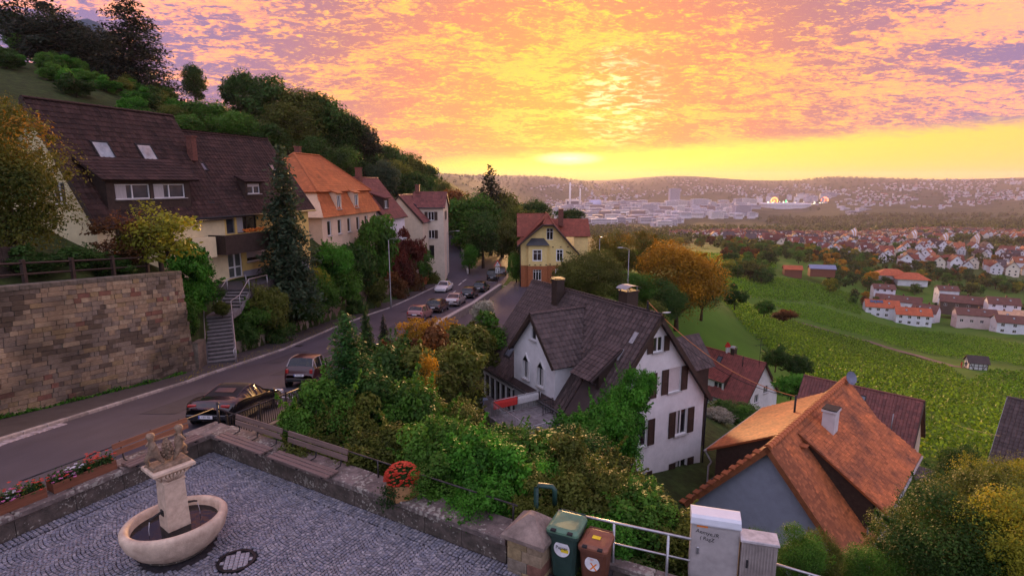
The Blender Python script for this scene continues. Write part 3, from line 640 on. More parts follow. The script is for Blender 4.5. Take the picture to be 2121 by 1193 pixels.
# ------------------------------------------------------------------ the white house with the brown tiled roof below the plaza
brown_tile = mat('brown_tile', (.075, .052, .050), rough=.6, var=.2, scale=1.6, spec=.3, tint=.30, bump=.1)
dark_wood = mat('dark_wood', (.045, .028, .022), rough=.65, var=.25, scale=5)
wh = plaster('white_plaster', (.74, .71, .72))
H1 = empty('white_house', (1.73, 41.7, -9.7), R(-59.4), 'white three-storey house with brown tiled roof, brown shutters and ivy', 'house')
wv = lambda y0, h0, y1, h1, **k: dict(hole=(y0 + 4.3, h0, y1 + 4.3, h1), shutters=k.pop('sh', 'lr'), **k)
W1 = {'x1': [wv(-.2, 7.85, .6, 8.75, cols=2), wv(1.15, 5.2, 2.15, 6.7, blind=.97), wv(-1.35, 5.15, -.35, 6.65, sh='r', blind=.35), wv(1.9, 2.35, 2.9, 3.95, curtain=True), wv(-1.35, 2.3, -.35, 3.9, sh='r'), wv(2.1, -.75, 3.1, .65, curtain=True), wv(-1.4, -.75, -.4, .65, sh='r')]}
for k in W1['x1']: k.setdefault('pane', GLASSB)
G1 = gable_house(H1, 12.5, 8.6, 4.55, 9.88, .3, .38, wh, brown_tile, W1, base=-3.0, single=(300, 0), trim=dark_wood, roof_skip={'y-': [[(4.0, -4.9, 3.8), (9.15, -4.9, 3.8), (9.15, -2.6, 6.8), (6.6, -.3, 9.7), (4.0, -2.6, 6.8)], [(10.0, -4.7, 4.2), (11.5, -4.7, 4.2), (11.5, -1.7, 7.9), (10.0, -1.7, 7.9)]]})
# cross gable with two pointed windows
cg = MB(); O, d = (4.2, -4.34, 0), (1, 0, 0)
cgt = lambda s: 6.85 + (9.35 - 6.85) * (1 - abs(s - 2.35) / 2.35)
hl = [(1.15, 5.0, 1.85, 6.2), (2.85, 5.0, 3.55, 6.2), (2.0, 7.75, 2.6, 8.6)]
wallgeo(cg, O, d, 4.7, cgt, hl, base=3.4, cuts=[2.35]); cg.quad((4.2, -4.34, 3.4), (4.2, -4.34, 6.85), (4.2, -2.0, 6.85), (4.2, -2.0, 3.4)); cg.quad((8.9, -4.34, 6.85), (8.9, -4.34, 3.4), (8.9, -2.0, 3.4), (8.9, -2.0, 6.85))
cg.build('cross_gable', plaster('white_plaster_bright', (.74, .73, .75)), H1)
for i, hh in enumerate(hl):
    w_ = window(H1, O, d, hh, cols=1 if i == 2 else 2, frame=WHITE, pane=GLASSB)
    if i < 2:    # pointed head and white surround
        a, h0, b, h1 = hh; m_ = MB(); m = (a + b) / 2; y_ = -4.36
        pts = [(4.2 + a - .09, h0 - .02), (4.2 + a - .09, h1 + .05), (4.2 + m, h1 + .55), (4.2 + b + .09, h1 + .05), (4.2 + b + .09, h0 - .02)]
        inn = [(4.2 + a, h0), (4.2 + a, h1), (4.2 + m, h1 + .42), (4.2 + b, h1), (4.2 + b, h0)]
        for k in range(4):
            p0, p1, q1, q0 = pts[k], pts[k + 1], inn[k + 1], inn[k]
            m_.add([(p0[0], y_ - .05, p0[1]), (p1[0], y_ - .05, p1[1]), (q1[0], y_ - .05, q1[1]), (q0[0], y_ - .05, q0[1]), (p0[0], y_ + .03, p0[1]), (p1[0], y_ + .03, p1[1]), (q1[0], y_ + .03, q1[1]), (q0[0], y_ + .03, q0[1])], [(0, 3, 2, 1), (0, 1, 5, 4), (2, 3, 7, 6)])
        m_.build('pointed_surround', WHITE, w_)
        MB().add([(inn[1][0], y_ - .012, inn[1][1]), (inn[3][0], y_ - .012, inn[3][1]), (inn[2][0], y_ - .012, inn[2][1])], [(0, 1, 2)]).build('pointed_pane', GLASSB, w_)
z0, z1 = 6.85 - .25 * 1.064 + .1, 9.45
for sg in (-1, 1):
    xe = 6.55 + sg * 2.62
    pl = [(xe, -4.62, z0), (xe, -2.45, z0), (6.55, -.42, z1), (6.55, -4.62, z1)]
    pl = pl if sg > 0 else [pl[1], pl[0], pl[3], pl[2]]
    s_ = tiled(H1, pl, brown_tile, root=H1)
    MB().slab([(xe, -4.66, z0 + .03), (xe, -4.60, z0 + .03), (6.55, -4.60, z1 + .03), (6.55, -4.66, z1 + .03)] if sg > 0 else [(xe, -4.60, z0 + .03), (xe, -4.66, z0 + .03), (6.55, -4.66, z1 + .03), (6.55, -4.60, z1 + .03)], .24).build('verge_board', dark_wood, H1)
ridge_tiles(s_, (6.55, -4.64, z1 - .02), (6.55, -.4, z1 - .02), brown_tile)
MB().slab([(9.17, -2.5, z0 + .06), (9.45, -2.75, z0 - .1), (6.85, -.35, z1 - .1), (6.6, -.3, z1 + .05)], .05).build('valley_flashing', ZINC, H1)
MB().slab([(3.93, -2.5, z0 + .06), (6.5, -.3, z1 + .05), (6.25, -.35, z1 - .1), (3.65, -2.75, z0 - .1)], .05).build('valley_flashing', ZINC, H1)
shed(H1, 9.95, 11.6, -1.7, 8.1, -3.95, 6.6, brown_tile, dark_wood, G1['roofz'], wins=[dict(hole=(.2, 5.2, 1.4, 6.25), pane=GLASSB, frame=dark_wood, sill=False)], yf=-3.3)
for (x, y) in ((10.0, -1.75), (11.6, -1.75), (11.9, -1.0)): MB().slab([(x - .16, y - .35, G1['roofz'](y - .35) + .1), (x + .16, y - .35, G1['roofz'](y - .35) + .1), (x + .16, y + .1, G1['roofz'](y + .1) + .1), (x - .16, y + .1, G1['roofz'](y + .1) + .1)], .02).build('lead_flashing', ZINC, H1)
skylight(H1, G1['roofz'], 2.25, -3.4, .8, 1.1, G1['tan'])
chimney(H1, 3.7, -.55, 8.6, 10.75, .62, .62, dark_wood, 'plate'); chimney(H1, 9.3, .75, 8.4, 10.75, .75, .9, dark_wood, 'hood')
MB().box((11.75, .0, 10.35), (.08, .08, .7)).build('roof_mast', DARKM, H1)
tube_part('downpipe', H1, [(12.45, 4.75, G1['ez'] - .1), (12.55, 4.5, G1['ez'] - .5), (12.55, 4.45, -3)], .05, DARKM)
# glazed loggia under the eave, roof terrace with railing
lg = MB()
for i in range(6): lg.box((.4 + i * .75, -4.5, 3.0), (.1, .1, 1.9))
lg.box((2.3, -4.5, 3.95), (4.2, .12, .14)); lg.build('loggia_posts', WHITE, H1); MB().box((2.3, -4.42, 2.9), (4.1, .03, 1.9)).build('loggia_glass', GLASSB, H1)
deckm = mat('terrace_slab', (.22, .2, .21), rough=.7, var=.3, scale=3, big=.5)
MB().box((4.2, -6.2, 2.2), (6.6, 3.4, .3)).build('patio_slab', mat('deck_concrete', (.2, .18, .18), var=.25), H1)
dk = MB().box((9.6, -6.2, 3.72), (4.2, 3.5, .28)).build('terrace_deck', MT['deck_concrete'], H1)
for i in range(6):
    for j in range(5): MB().box((7.87 + i * .69, -7.62 + j * .70, 3.88), (.672, .682, .04)).build('terrace_slab', deckm, dk)
MB().box((9.6, -6.2, .9), (4.0, 3.3, 5.3)).build('terrace_base', plaster('grey_plaster', (.3, .28, .28)), H1)
for (x, y, sx, sy) in ((1.8, -6.6, 1.3, .8), (2.2, -5.6, .5, .5), (3.3, -6.9, .5, .5)): MB().box((x, y, 2.72), (sx, sy, .05)).box((x, y, 2.5), (.08, .08, .4)).build('patio_table', mat('table_blue', (.3, .36, .48)), H1)
def railing(parent, pts, h=.95, m=STEEL, step=.13, r=.012, post=.025):
    g_ = None
    for a, b in zip(pts[:-1], pts[1:]):
        a, b = Vector(a), Vector(b); n = max(1, int((b - a).length / step))
        tube_part('handrail', parent, [a + UP * h, b + UP * h], post, m); tube_part('lower_rail', parent, [a + UP * .1, b + UP * .1], r * 1.4, m, 5)
        for p in (a, b): tube_part('post', parent, [p, p + UP * h], post, m, 6)
        for i in range(1, n): tube_part('baluster', parent, [a.lerp(b, i / n) + UP * .1, a.lerp(b, i / n) + UP * h], r, m, 4)
rl = empty('terrace_railing', (1.73, 41.7, -9.7), R(-59.4), 'metal railing round the roof terrace of the white house', 'railing')
railing(rl, [(11.65, -4.6, 3.9), (11.65, -7.85, 3.9), (7.6, -7.85, 3.9), (7.6, -4.5, 3.9)], step=.16); railing(rl, [(8.95, -4.5, 3.9), (8.95, -5.2, 3.9)], step=.14, m=DARKM)
for i, (c, nm, y0, y1) in enumerate((((.55, .035, .03), 'red', -7.75, -6.15), ((.62, .6, .6), 'white', -6.1, -4.65))):
    cl = MB(); n = 14
    for k in range(n + 1):
        yy = y0 + (y1 - y0) * k / n; w_ = .015 * math.sin(k * 1.9)
        for (xx, zz) in ((7.55 + w_, 4.30), (7.565 + w_, 4.6), (7.60, 4.895), (7.635 + w_, 4.6), (7.65 - w_, 4.36)): cl.v.append((xx, yy, zz)); cl.t.append(.5)
    cl.f = [(k * 5 + j, k * 5 + j + 1, k * 5 + j + 6, k * 5 + j + 5) for k in range(n) for j in range(4)]; cl.m = [0] * len(cl.f)
    o = cl.build('hanging_cloth', mat('cloth_' + nm, c, var=.1, scale=8, bump=.3, bscale=25), None, smooth=True); o.matrix_world = H1.matrix_basis.copy()
    tag(o, '%s cloth hung over the railing of the roof terrace' % nm, 'cloth')

# ------------------------------------------------------------------ the house with the orange beaver-tail roof
orange_t = mat('orange_tile', (.42, .125, .045), rough=.6, var=.25, scale=.9, spec=.3, tint=.30, big=.0)
weath_t = mat('weathered_tile', (.43, .125, .04), rough=.65, var=.3, scale=.8, spec=.25, tint=.34, c2=(.15, .058, .032))
BT = dict(pw=.175, ph=.16, style='beaver')
H2 = empty('orange_roof_house', (12.33, 25.35, -12.5), R(46.14), 'pale blue-grey house under a steep orange plain-tiled roof with white chimney', 'house')
blue = plaster('pale_blue_plaster', (.36, .38, .48), big=.2)
G2 = gable_house(H2, 12.9, 7.4, 3.42, 7.63, .35, .3, blue, weath_t, base=-3.0, tile=BT, single=(300, 0), under=mat('tile_under', (.2, .07, .035)), trim=mat('verge_orange', (.28, .095, .04), var=.2), roof_skip={'y+': [[(2.2, 4.3, 3), (10.3, 4.3, 3), (10.3, .5, 7.2), (2.2, .5, 7.2)]]}, ridge=False)
shed(H2, 2.2, 10.3, .35, 7.5, 4.0, 5.45, orange_t, dark_wood, G2['roofz'], sgn=1, tile=BT, yf=3.5)
shed(H2, 3.1, 11.2, -.35, 7.5, -4.55, 4.75, weath_t, dark_wood, G2['roofz'], tile=BT, yf=-3.9, wins=[dict(hole=(1 + i * 2.4, 3.5, 2.2 + i * 2.4, 4.5), pane=GLASSB) for i in range(3)])
ridge_tiles(G2['s1'], (-.3, 0, G2['rz'] - .03), (13.2, 0, G2['rz'] - .03), orange_t, r=.17, L_=.36)
# stepped verge tiles down the left side of the gable
for i in range(11):
    y_ = .5 + i * .36; o = MB().box((-.18, y_, G2['roofz'](y_) + .12), (.42, .34, .09), ch=.02).build('verge_tile', orange_t, H2); o.rotation_euler = (0, 0, 0)
for i in range(2): MB().box((2.6 + i * 1.0, -.75, G2['roofz'](.75) + .16), (.45, .4, .08), ch=.02).build('vent_tile', orange_t, H2)
chw = chimney(H2, 5.9, -1.05, 5.8, 8.05, .8, .62, plaster('chimney_white', (.62, .58, .60)), 'plate')
tube_part('roof_pole', H2, [(6.5, .95, 6.5), (6.5, .95, 8.2)], .06, DARKM)
def pix_w(o): return o
for sg, x in ((1, 2.2), (-1, 3.0)):
    ye, ze = (4.0, 5.4) if sg > 0 else (-4.55, 4.7)
    tube_part('gutter', H2, [(x - .2, ye + sg * .08, ze - .04), (11.3 if sg < 0 else 10.4, ye + sg * .08, ze - .04)], .07, ZINC)
    tube_part('downpipe', H2, [(x - .1, ye + sg * .08, ze - .1), (x - .1, ye - sg * .3, ze - .6), (x - .1, sg * 3.85, ze - .9), (x - .1, sg * 3.85, -2.5)], .05, ZINC)
def dish(name, loc, az, m, r=.42, label='', pole=.8):
    e = empty(name, loc, az, label, 'dish'); prof = [(r * t, .22 * r * t * t) for t in (0, .3, .55, .8, 1.0)]
    o = MB().lathe(prof, 20).lathe([(r * t, .22 * r * t * t - .02) for t in (1.0, .8, .55, .3, 0)], 20).build('reflector', m, e, smooth=True); o.rotation_euler = (R(68), 0, 0); o.location = (0, 0, pole)
    tube_part('mast', e, [(0, .12, -.1), (0, .12, pole)], .03, STEEL); tube_part('feed_arm', e, [(0, -.05, pole - r * .8), (0, -.5, pole - .1)], .015, STEEL, 5); MB().box((0, -.52, pole - .08), (.1, .08, .08)).build('feed_horn', DARKM, e)
    return e
M2 = H2.matrix_basis
dish('satellite_dish', M2 @ Vector((12.6, -.35, 7.2)), R(20), mat('dish_grey', (.16, .17, .24), rough=.5), label='grey satellite dish on the ridge end of the orange roof')
mw = M2 @ Vector((6.5, .95, 8.1))
# ------------------------------------------------------------------ the two red-roofed houses lower down
red_t = mat('red_tile', (.21, .052, .042), rough=.5, var=.2, scale=1.2, spec=.4, tint=.28)
red2_t = mat('dark_red_tile', (.16, .048, .04), rough=.5, var=.22, scale=1.2, spec=.4, tint=.3)
H3 = empty('red_roof_house', (27.97, 83.29, -25.5), R(-54.5), 'white house with dark red tiled roof, shed dormer and small chimney shrine', 'house')
wgb = lambda y0, h0, y1, h1, **k: dict(hole=(y0 + 4.0, h0, y1 + 4.0, h1), **k)
G3 = gable_house(H3, 11.0, 8.0, 3.9, 8.85, .3, .3, plaster('bright_white', (.72, .70, .74)), red_t, {'x1': [wgb(-1.7, 3.5, -.75, 4.7), wgb(.4, 4.4, 1.5, 5.5), wgb(-1, .6, 0, 1.8), wgb(1.6, .6, 2.6, 1.8)]}, base=-2.5, trim=dark_wood)
shed(H3, 2.2, 7.4, -1.5, 7.15, -3.9, 5.9, red_t, WHITE, G3['roofz'], wins=[dict(hole=(3.6, 4.1, 4.9, 5.6), frame=WHITE)], yf=-3.5, cheek=dark_wood)
skylight(H3, G3['roofz'], 4.7, -.9, .8, 1.0, G3['tan']); c_ = chimney(H3, 6.2, .2, 8.3, 9.7, .55, .7, dark_wood, 'hood')
tube_part('vent_pipe', H3, [(8.4, -.9, 7.8), (8.4, -.9, 9.4)], .06, DARKM)
H4 = empty('dark_red_roof_house', (33.19, 61.05, -22), R(-43.5), 'cream house with dark red roof beside the lower street and vineyard', 'house')
G4 = gable_house(H4, 10.5, 8.0, 3.2, 8.1, .3, .35, plaster('cream_plaster', (.55, .47, .40)), red2_t, {'x1': [wgb(-1.6, .6, -.6, 1.9), wgb(1.0, .6, 2.0, 1.9)]}, base=-2.5, trim=dark_wood)
skylight(H4, G4['roofz'], 5.6, -1.0, .8, 1.2, G4['tan']); skylight(H4, G4['roofz'], 1.6, -2.2, .7, .9, G4['tan'])
tube_part('vent_pipe', H4, [(8.7, -2.4, 5.3), (8.7, -2.0, 6.9)], .05, ZINC)
# slate-coloured roof corner behind the white house, and the house at the right edge
tiled(H1, [(10.3, 3.0, 5.1), (10.3, 7.9, 5.1), (8.7, 7.9, 7.05), (8.7, 3.0, 7.05)], brown_tile, root=H1, name='wing_roof'); tiled(H1, [(7.1, 7.9, 5.1), (7.1, 3.0, 5.1), (8.7, 3.0, 7.05), (8.7, 7.9, 7.05)], brown_tile, root=H1, name='wing_roof')
mb = MB(); wallgeo(mb, (10.0, 7.6, 0), (-1, 0, 0), 2.6, lambda s: 5.2 + 1.6 * (1 - abs(s - 1.3) / 1.3), base=-3, cuts=[1.3]); mb.quad((10.0, 4, -3), (10.0, 7.6, -3), (10.0, 7.6, 5.2), (10.0, 4, 5.2)); mb.build('wing_wall', dark_wood, H1)
H6 = empty('brown_roof_house', (42.2, 45.5, -19.6), R(-50), 'house with plain dark brown tiled roof at the lower street', 'house')
gable_house(H6, 11, 9.0, 4.2, 9.2, .3, .3, wh, brown_tile, base=-3, trim=ZINC)
dish('satellite_dish', at(2050, 1000, d=40), R(25), mat('dish_white', (.6, .6, .64), rough=.4), r=.5, label='white satellite dish on a mast beside the brown roof', pole=1.0)
tube_part('stay', bpy.data.objects['satellite_dish.001'], [(0, 0, .6), (-1.5, -.6, -.9)], .05, STEEL)

# ------------------------------------------------------------------ the long brown-roofed house above the sandstone wall
H7 = empty('brown_gabled_house', ((-22.99 - .954 * 4.5) * 1.1, (30.94 + .3 * 4.5) * 1.1, 7.6 - 6.8 * 1.1), R(72.5), sc=(1.1, 1.1, 1.1), label='long cream house with steep dark brown roof, balcony and dormer windows', cat='house')
cream = plaster('cream_yellow', (.74, .52, .18)); pale = plaster('pale_cream', (.74, .62, .38))
old_brown = mat('old_brown_tile', (.05, .025, .021), rough=.75, var=.3, scale=.9, tint=.35, c2=(.022, .014, .013), spec=.2)
T7 = dict(pw=.32, ph=.36, style='pan')
wf = [dict(hole=(1.9, 3.2, 5.6, 4.45), cols=3, frame=dark_wood, pane=GLASSB, sill=False)]
Ga = gable_house(H7, 9.2, 8.0, 4.95, 11.3, .45, .25, pale, old_brown, {'y-': [dict(hole=(1.1, 3.1, 4.9, 4.4), cols=3, frame=dark_wood, pane=GLASSB, sill=False)], 'x0': [dict(hole=(5.0, 5.6, 6.0, 6.8)), dict(hole=(5.2, 2.2, 6.2, 3.4)), dict(hole=(2.6, 6.8, 3.5, 7.8))]}, base=-3, tile=T7, trim=dark_wood)
for o in [o for o in H7.children]: o.location.x += .8
sa = shed(H7, 1.7, 7.4, -2.2, 8.25, -4.35, 6.95, old_brown, dark_wood, Ga['roofz'], wins=[dict(hole=(.5, 5.83, 2.75, 6.7), cols=2, curtain=True), dict(hole=(3.0, 5.83, 5.3, 6.7), cols=2, curtain=True)], yf=-3.95, tile=T7, ov=.9)
for x in (3.5, 6.4): skylight(H7, Ga['roofz'], x, -1.9, 1.1, 1.6, Ga['tan'], m=glass('sky_pane_bright', (.3, .34, .36), .03))
H8 = H7   # second bay of the same house, a little lower
hb = MB()
O, d = (10.0, -3.97, 0), (1, 0, 0); hl = [(.2, 3.15, 1.0, 4.5), (1.2, 3.1, 3.2, 4.45), (-.0 + .05, -.1, .05 + 1.35, 1.9), (1.9, .9, 4.0, 2.0), (6.8, 3.2, 7.8, 4.3), (6.6, .6, 7.6, 1.8)]
wallgeo(hb, O, d, 9.4, lambda s: 4.95, hl, base=-3); hb.build('wall', cream, H7); hb = MB(); wallgeo(hb, (19.4, -3.97, 0), (0, 1, 0), 7.8, lambda s: 4.95 + (10.3 - 4.95) * (1 - abs(s - 3.9) / 3.9), [], base=-3, cuts=[3.9]); hb.build('wall', cream, H7); hb = MB(); wallgeo(hb, (19.4, 3.8, 0), (-1, 0, 0), 9.4, lambda s: 4.95, [], base=-3); hb.build('wall', cream, H7)
plinth = MB().box((15.2, -4.0, -.9), (7.6, .06, 2.4)).build('plinth', plaster('grey_plinth', (.32, .31, .36)), H7)
window(H7, O, d, hl[0], cols=1, frame=STEEL, sill=False); window(H7, O, d, hl[1], cols=2, frame=dark_wood, pane=GLASSB, sill=False, curtain=True)
dr = window(H7, O, d, hl[2], cols=2, transom=.4, sill=False, pane=mat('frosted_glass', (.10, .11, .10), rough=.3, spec=.7), fw=.09); dr.name = 'door'
window(H7, O, d, hl[3], cols=1, pane=GLASSB, blind=.72); window(H7, O, d, hl[4], pane=GLASSB); window(H7, O, d, hl[5], pane=GLASSB)
tn = (10.3 - 4.95) / 3.97; ez = 4.95 - .45 * tn + .16
sB = tiled(H7, [(10.05, -4.42, ez), (19.75, -4.42, ez), (19.75, 0, 10.46), (10.05, 0, 10.46)], old_brown, root=H7, **T7); tiled(H7, [(19.75, 4.42, ez), (10.05, 4.42, ez), (10.05, 0, 10.46), (19.75, 0, 10.46)], old_brown, root=H7, **T7)
ridge_tiles(sB, (10.05, 0, 10.45), (19.75, 0, 10.45), old_brown); tube_part('gutter', H7, [(.5, -4.55, ez - .08), (19.75, -4.5, ez - .08)], .08, DARKM)
MB().slab([(19.72, -4.45, ez + .03), (19.82, -4.45, ez + .03), (19.82, 0, 10.5), (19.72, 0, 10.5)], .28).build('verge_board', dark_wood, H7)
rzB = lambda y: 10.46 - abs(y) * tn
for (x, y, w_, h_) in ((10.6, -1.95, .55, .7), (17.9, -1.9, .6, .8), (9.2, -3.65, .5, .6)): skylight(H7, rzB, x, y, w_, h_, tn, m=MT['sky_pane'])
shed(H7, 12.6, 14.4, -2.9, 7.3, -3.9, 6.85, old_brown, dark_wood, rzB, wins=[dict(hole=(.25, 5.95, 1.55, 6.7), cols=2, blind=.3)], yf=-3.7, tile=T7)
chimney(H7, 9.75, -2.0, 8.3, 9.9, .4, .5, mat('brick_red', (.16, .06, .045), var=.3, scale=8), None)
# balconies
MB().box((6.4, -4.5, 2.5), (3.4, 1.0, 1.35)).build('balcony_parapet', pale, H7)
bal = MB().box((10.9, -4.75, 1.98), (5.0, 1.5, .16)).build('balcony', dark_wood, H7)
for i in range(38): MB().box((8.45 + i * .131, -5.5, 2.62), (.118, .03, 1.25)).build('balcony_board', dark_wood, bal)
for i in range(8): MB().box((8.42, -5.4 + i * .18, 2.62), (.03, .16, 1.25)).build('balcony_board', dark_wood, bal)
for o in list(H7.children):
    if o.name.startswith('balcony') and o != bal: pass
fl = MB()
for i in range(70): fl.box((11.2 + random.uniform(-1.1, 1.3), -5.45 + random.uniform(-.1, .1), 3.32 + random.uniform(0, .22)), (.09, .09, .07), rz=random.random() * 3)
o = fl.build('balcony_flowers', mat('orange_flower', (.6, .16, .02), var=.3), None); o.matrix_world = H7.matrix_basis.copy(); tag(o, 'row of orange flowers on the brown balcony rail', 'flowers', kind=None)

# ------------------------------------------------------------------ mansard house with bright orange roof
H9 = empty('mansard_house', (-17.4 * 1.17, 52.3 * 1.17, 7.6 - 6.3 * 1.17), R(81.7), sc=(1.17, 1.17, 1.17), label='beige house with bright orange mansard roof and two dormer windows', cat='house')
beige = plaster('beige_plaster', (.70, .52, .38)); bright = mat('bright_orange_tile', (.42, .12, .038), rough=.6, var=.18, scale=.7, tint=.2, spec=.3)
TM = dict(pw=.3, ph=.27, style='beaver')
mb = MB(); hl = [(1.0 + i * 2.2, 1.35, 1.85 + i * 2.2, 2.75) for i in range(5)]
wallgeo(mb, (0, 0, 0), (1, 0, 0), 13.2, lambda s: 3.2, hl, base=-4); hl2 = [(6.6, 1.3, 7.5, 2.7), (3.2, 1.3, 4.1, 2.7)]; wallgeo(mb, (0, 9, 0), (0, -1, 0), 9, lambda s: 3.2, hl2, base=-4); wallgeo(mb, (13.2, 0, 0), (0, 1, 0), 9, lambda s: 3.2, [], base=-4); wallgeo(mb, (13.2, 9, 0), (-1, 0, 0), 13.2, lambda s: 3.2, [], base=-4)
mb.build('wall', beige, H9)
for h_ in hl: window(H9, (0, 0, 0), (1, 0, 0), h_, cols=1, pane=GLASSB)
for h_ in hl2: window(H9, (0, 9, 0), (0, -1, 0), h_, cols=1, pane=GLASSB)
e0, e1, i0, i1 = -.4, 13.6, .75, 12.45
low = [(e0, -.4, 3.15), (e1, -.4, 3.15), (i1, .75, 5.6), (i0, .75, 5.6)]
s_ = tiled(H9, low, bright, root=H9, skip=[[(2.9, -.5, 2), (4.1, -.5, 2), (4.1, 1, 6), (2.9, 1, 6)], [(7.0, -.5, 2), (8.2, -.5, 2), (8.2, 1, 6), (7.0, 1, 6)]], **TM)
tiled(H9, [(e0, 9.4, 3.15), (e0, -.4, 3.15), (i0, .75, 5.6), (i0, 8.25, 5.6)], beige, root=H9, pw=9, ph=9); tiled(H9, [(e1, -.4, 3.15), (e1, 9.4, 3.15), (i1, 8.25, 5.6), (i1, .75, 5.6)], bright, root=H9, **TM)
up = dict(a=(.35, .35, 5.45), b=(12.85, .35, 5.45), c=(12.85, 8.65, 5.45), d=(.35, 8.65, 5.45), r0=(4.0, 4.5, 9.1), r1=(9.2, 4.5, 9.1))
for pl in (['a', 'b', 'r1', 'r0'], ['b', 'c', 'r1'], ['c', 'd', 'r0', 'r1'], ['d', 'a', 'r0']): tiled(H9, [up[k] for k in pl], bright, root=H9, **TM)
for a, b in (('r0', 'r1'), ('a', 'r0'), ('b', 'r1'), ('d', 'r0')): ridge_tiles(s_, up[a], up[b], bright, r=.12)
for x in (2.95, 7.05):
    O = (x, -.12, 0); mb = MB(); wallgeo(mb, O, (1, 0, 0), 1.1, lambda s: 5.3, [(.12, 3.75, .98, 5.05)], base=3.4); mb.quad((x, -.12, 3.4), (x, -.12, 5.3), (x, 1, 5.5), (x, 1, 3.4)); mb.quad((x + 1.1, -.12, 5.3), (x + 1.1, -.12, 3.4), (x + 1.1, 1, 3.4), (x + 1.1, 1, 5.5)); mb.build('dormer', beige, H9)
    window(H9, O, (1, 0, 0), (.12, 3.75, .98, 5.05), cols=2, pane=GLASSB); MB().slab([(x - .15, -.35, 5.3), (x + 1.25, -.35, 5.3), (x + 1.25, .9, 5.75), (x - .15, .9, 5.75)], .1).build('dormer_roof', bright, H9)
MB().box((.02, 2.0, -.2), (.08, 1.0, 2.2)).build('door', dark_wood, H9); MB().box((-.03, 4, -2.2), (.08, 9.1, 3.2)).build('plinth', plaster('grey_plinth', (.3, .29, .3)), H9)
chimney(H9, 6.5, 5.4, 8.2, 9.8, .5, .5, MT['brick_red'], None)
# annexe with white walls and small dormer
H10 = empty('white_annexe', (-18.2 * 1.17, 66.6 * 1.17, 7.6 - 7.4 * 1.17), R(81.7), sc=(1.17, 1.17, 1.17), label='white annexe with brown-red roof behind the mansard house', cat='annexe')
Gx = gable_house(H10, 7.0, 7.0, 3.4, 7.8, .3, .3, plaster('bright_white', (.72, .7, .74)), red2_t, {'y-': [dict(hole=(.6, 1.0, 1.4, 2.4), pane=GLASSB), dict(hole=(2.2, 1.0, 3.0, 2.4), pane=GLASSB)]}, base=-4, trim=dark_wood)
shed(H10, 1.2, 2.9, -1.4, 6.2, -3.3, 5.6, red2_t, dark_wood, Gx['roofz'], wins=[dict(hole=(.35, 4.4, 1.35, 5.3))], yf=-3.0); chimney(H10, 1.0, -.2, 7.4, 9.0, .6, .6, MT['brick_red'], None)
# ------------------------------------------------------------------ pair of small old houses further along
H11 = empty('beige_gable_house', (-16.0 * 1.13, 81.5 * 1.13, 7.6 - 10.1 * 1.13), R(84), sc=(1.13, 1.13, 1.13), label='blank beige gabled house beside the street corner', cat='house')
G11 = gable_house(H11, 9, 6.6, 4.6, 8.2, .25, .2, plaster('beige_wall', (.60, .49, .38)), red2_t, base=-4, trim=dark_wood)
skylight(H11, G11['roofz'], 3.0, -1.6, .6, .8, G11['tan'])
H12 = empty('old_corner_house', (-14.7 * 1.13, 87.5 * 1.13, 7.6 - 10.8 * 1.13), R(0), sc=(1.13, 1.13, 1.13), label='narrow beige house with brown shutters beside the side street', cat='house')
wq = lambda s0, h0: dict(hole=(s0, h0, s0 + .9, h0 + 1.25), shutters='lr', pane=GLASSB)
gable_house(H12, 4.6, 6.0, 7.2, 9.2, .25, .2, plaster('old_beige', (.62, .52, .42)), red2_t, {'y-': [wq(2.3, 5.3), wq(2.3, 2.6), dict(hole=(2.2, -.3, 3.1, 1.6), frame=dark_wood, pane=GLASSB, cols=1, sill=False)], 'x1': [wq(2.0, 5.3)]}, base=-4, trim=dark_wood); chimney(H12, .4, -.1, 8.6, 10.4, .6, .6, MT['brick_red'], None)
# ------------------------------------------------------------------ the yellow villa
H13 = empty('yellow_villa', (1.4, 87.2, -7.8), 0.0, 'yellow villa with brick ground floor, half-hipped gable and red roof', 'house')
yel = plaster('villa_yellow', (.74, .56, .24), big=.12); brick = mat('villa_brick', (.36, .12, .05), rough=.85, var=.2, scale=5)
rv = mat('villa_red_tile', (.22, .055, .032), rough=.6, var=.15, scale=1.0, tint=.2)
asym = lambda s: min(6.2 + (s + .0) * .83, 9.1, 5.0 + (8.4 - s) * 1.10)
mb = MB(); hl = [(1.75, 3.6, 3.0, 5.2), (5.5, 3.5, 6.4, 5.2), (3.9, 6.75, 4.9, 8.5), (5.4, .8, 6.5, 2.1)]
wallgeo(mb, (0, 0, 0), (1, 0, 0), 8.4, asym, [h for h in hl if h[1] > 2.6], base=2.75, cuts=[3.49, 4.67]); mb.build('wall', yel, H13)
for (O_, d_, w_, hs_) in (((0, 0, 0), (1, 0, 0), 8.4, [hl[3]]), ((0, 8, 0), (0, -1, 0), 8, []), ((8.4, 0, 0), (0, 1, 0), 3, [])): mb = MB(); wallgeo(mb, O_, d_, w_, lambda s: 2.75, hs_, base=-1); mb.build('brick_wall', brick, H13)
for (O_, d_, w_, t_, b_, c_) in (((0, 8, 0), (0, -1, 0), 8, lambda s: 6.2, 2.75, []), ((8.4, 0, 0), (0, 1, 0), 3, lambda s: 5.0, 2.75, []), ((8.4, 3, 0), (1, 0, 0), 2.3, lambda s: 7.3, -1, []), ((10.7, 3, 0), (0, 1, 0), 6, lambda s: 7.3 + 2.2 * (1 - abs(s - 3) / 3), -1, [3])): mb = MB(); wallgeo(mb, O_, d_, w_, t_, [], base=b_, cuts=c_); mb.build('wall', yel, H13)
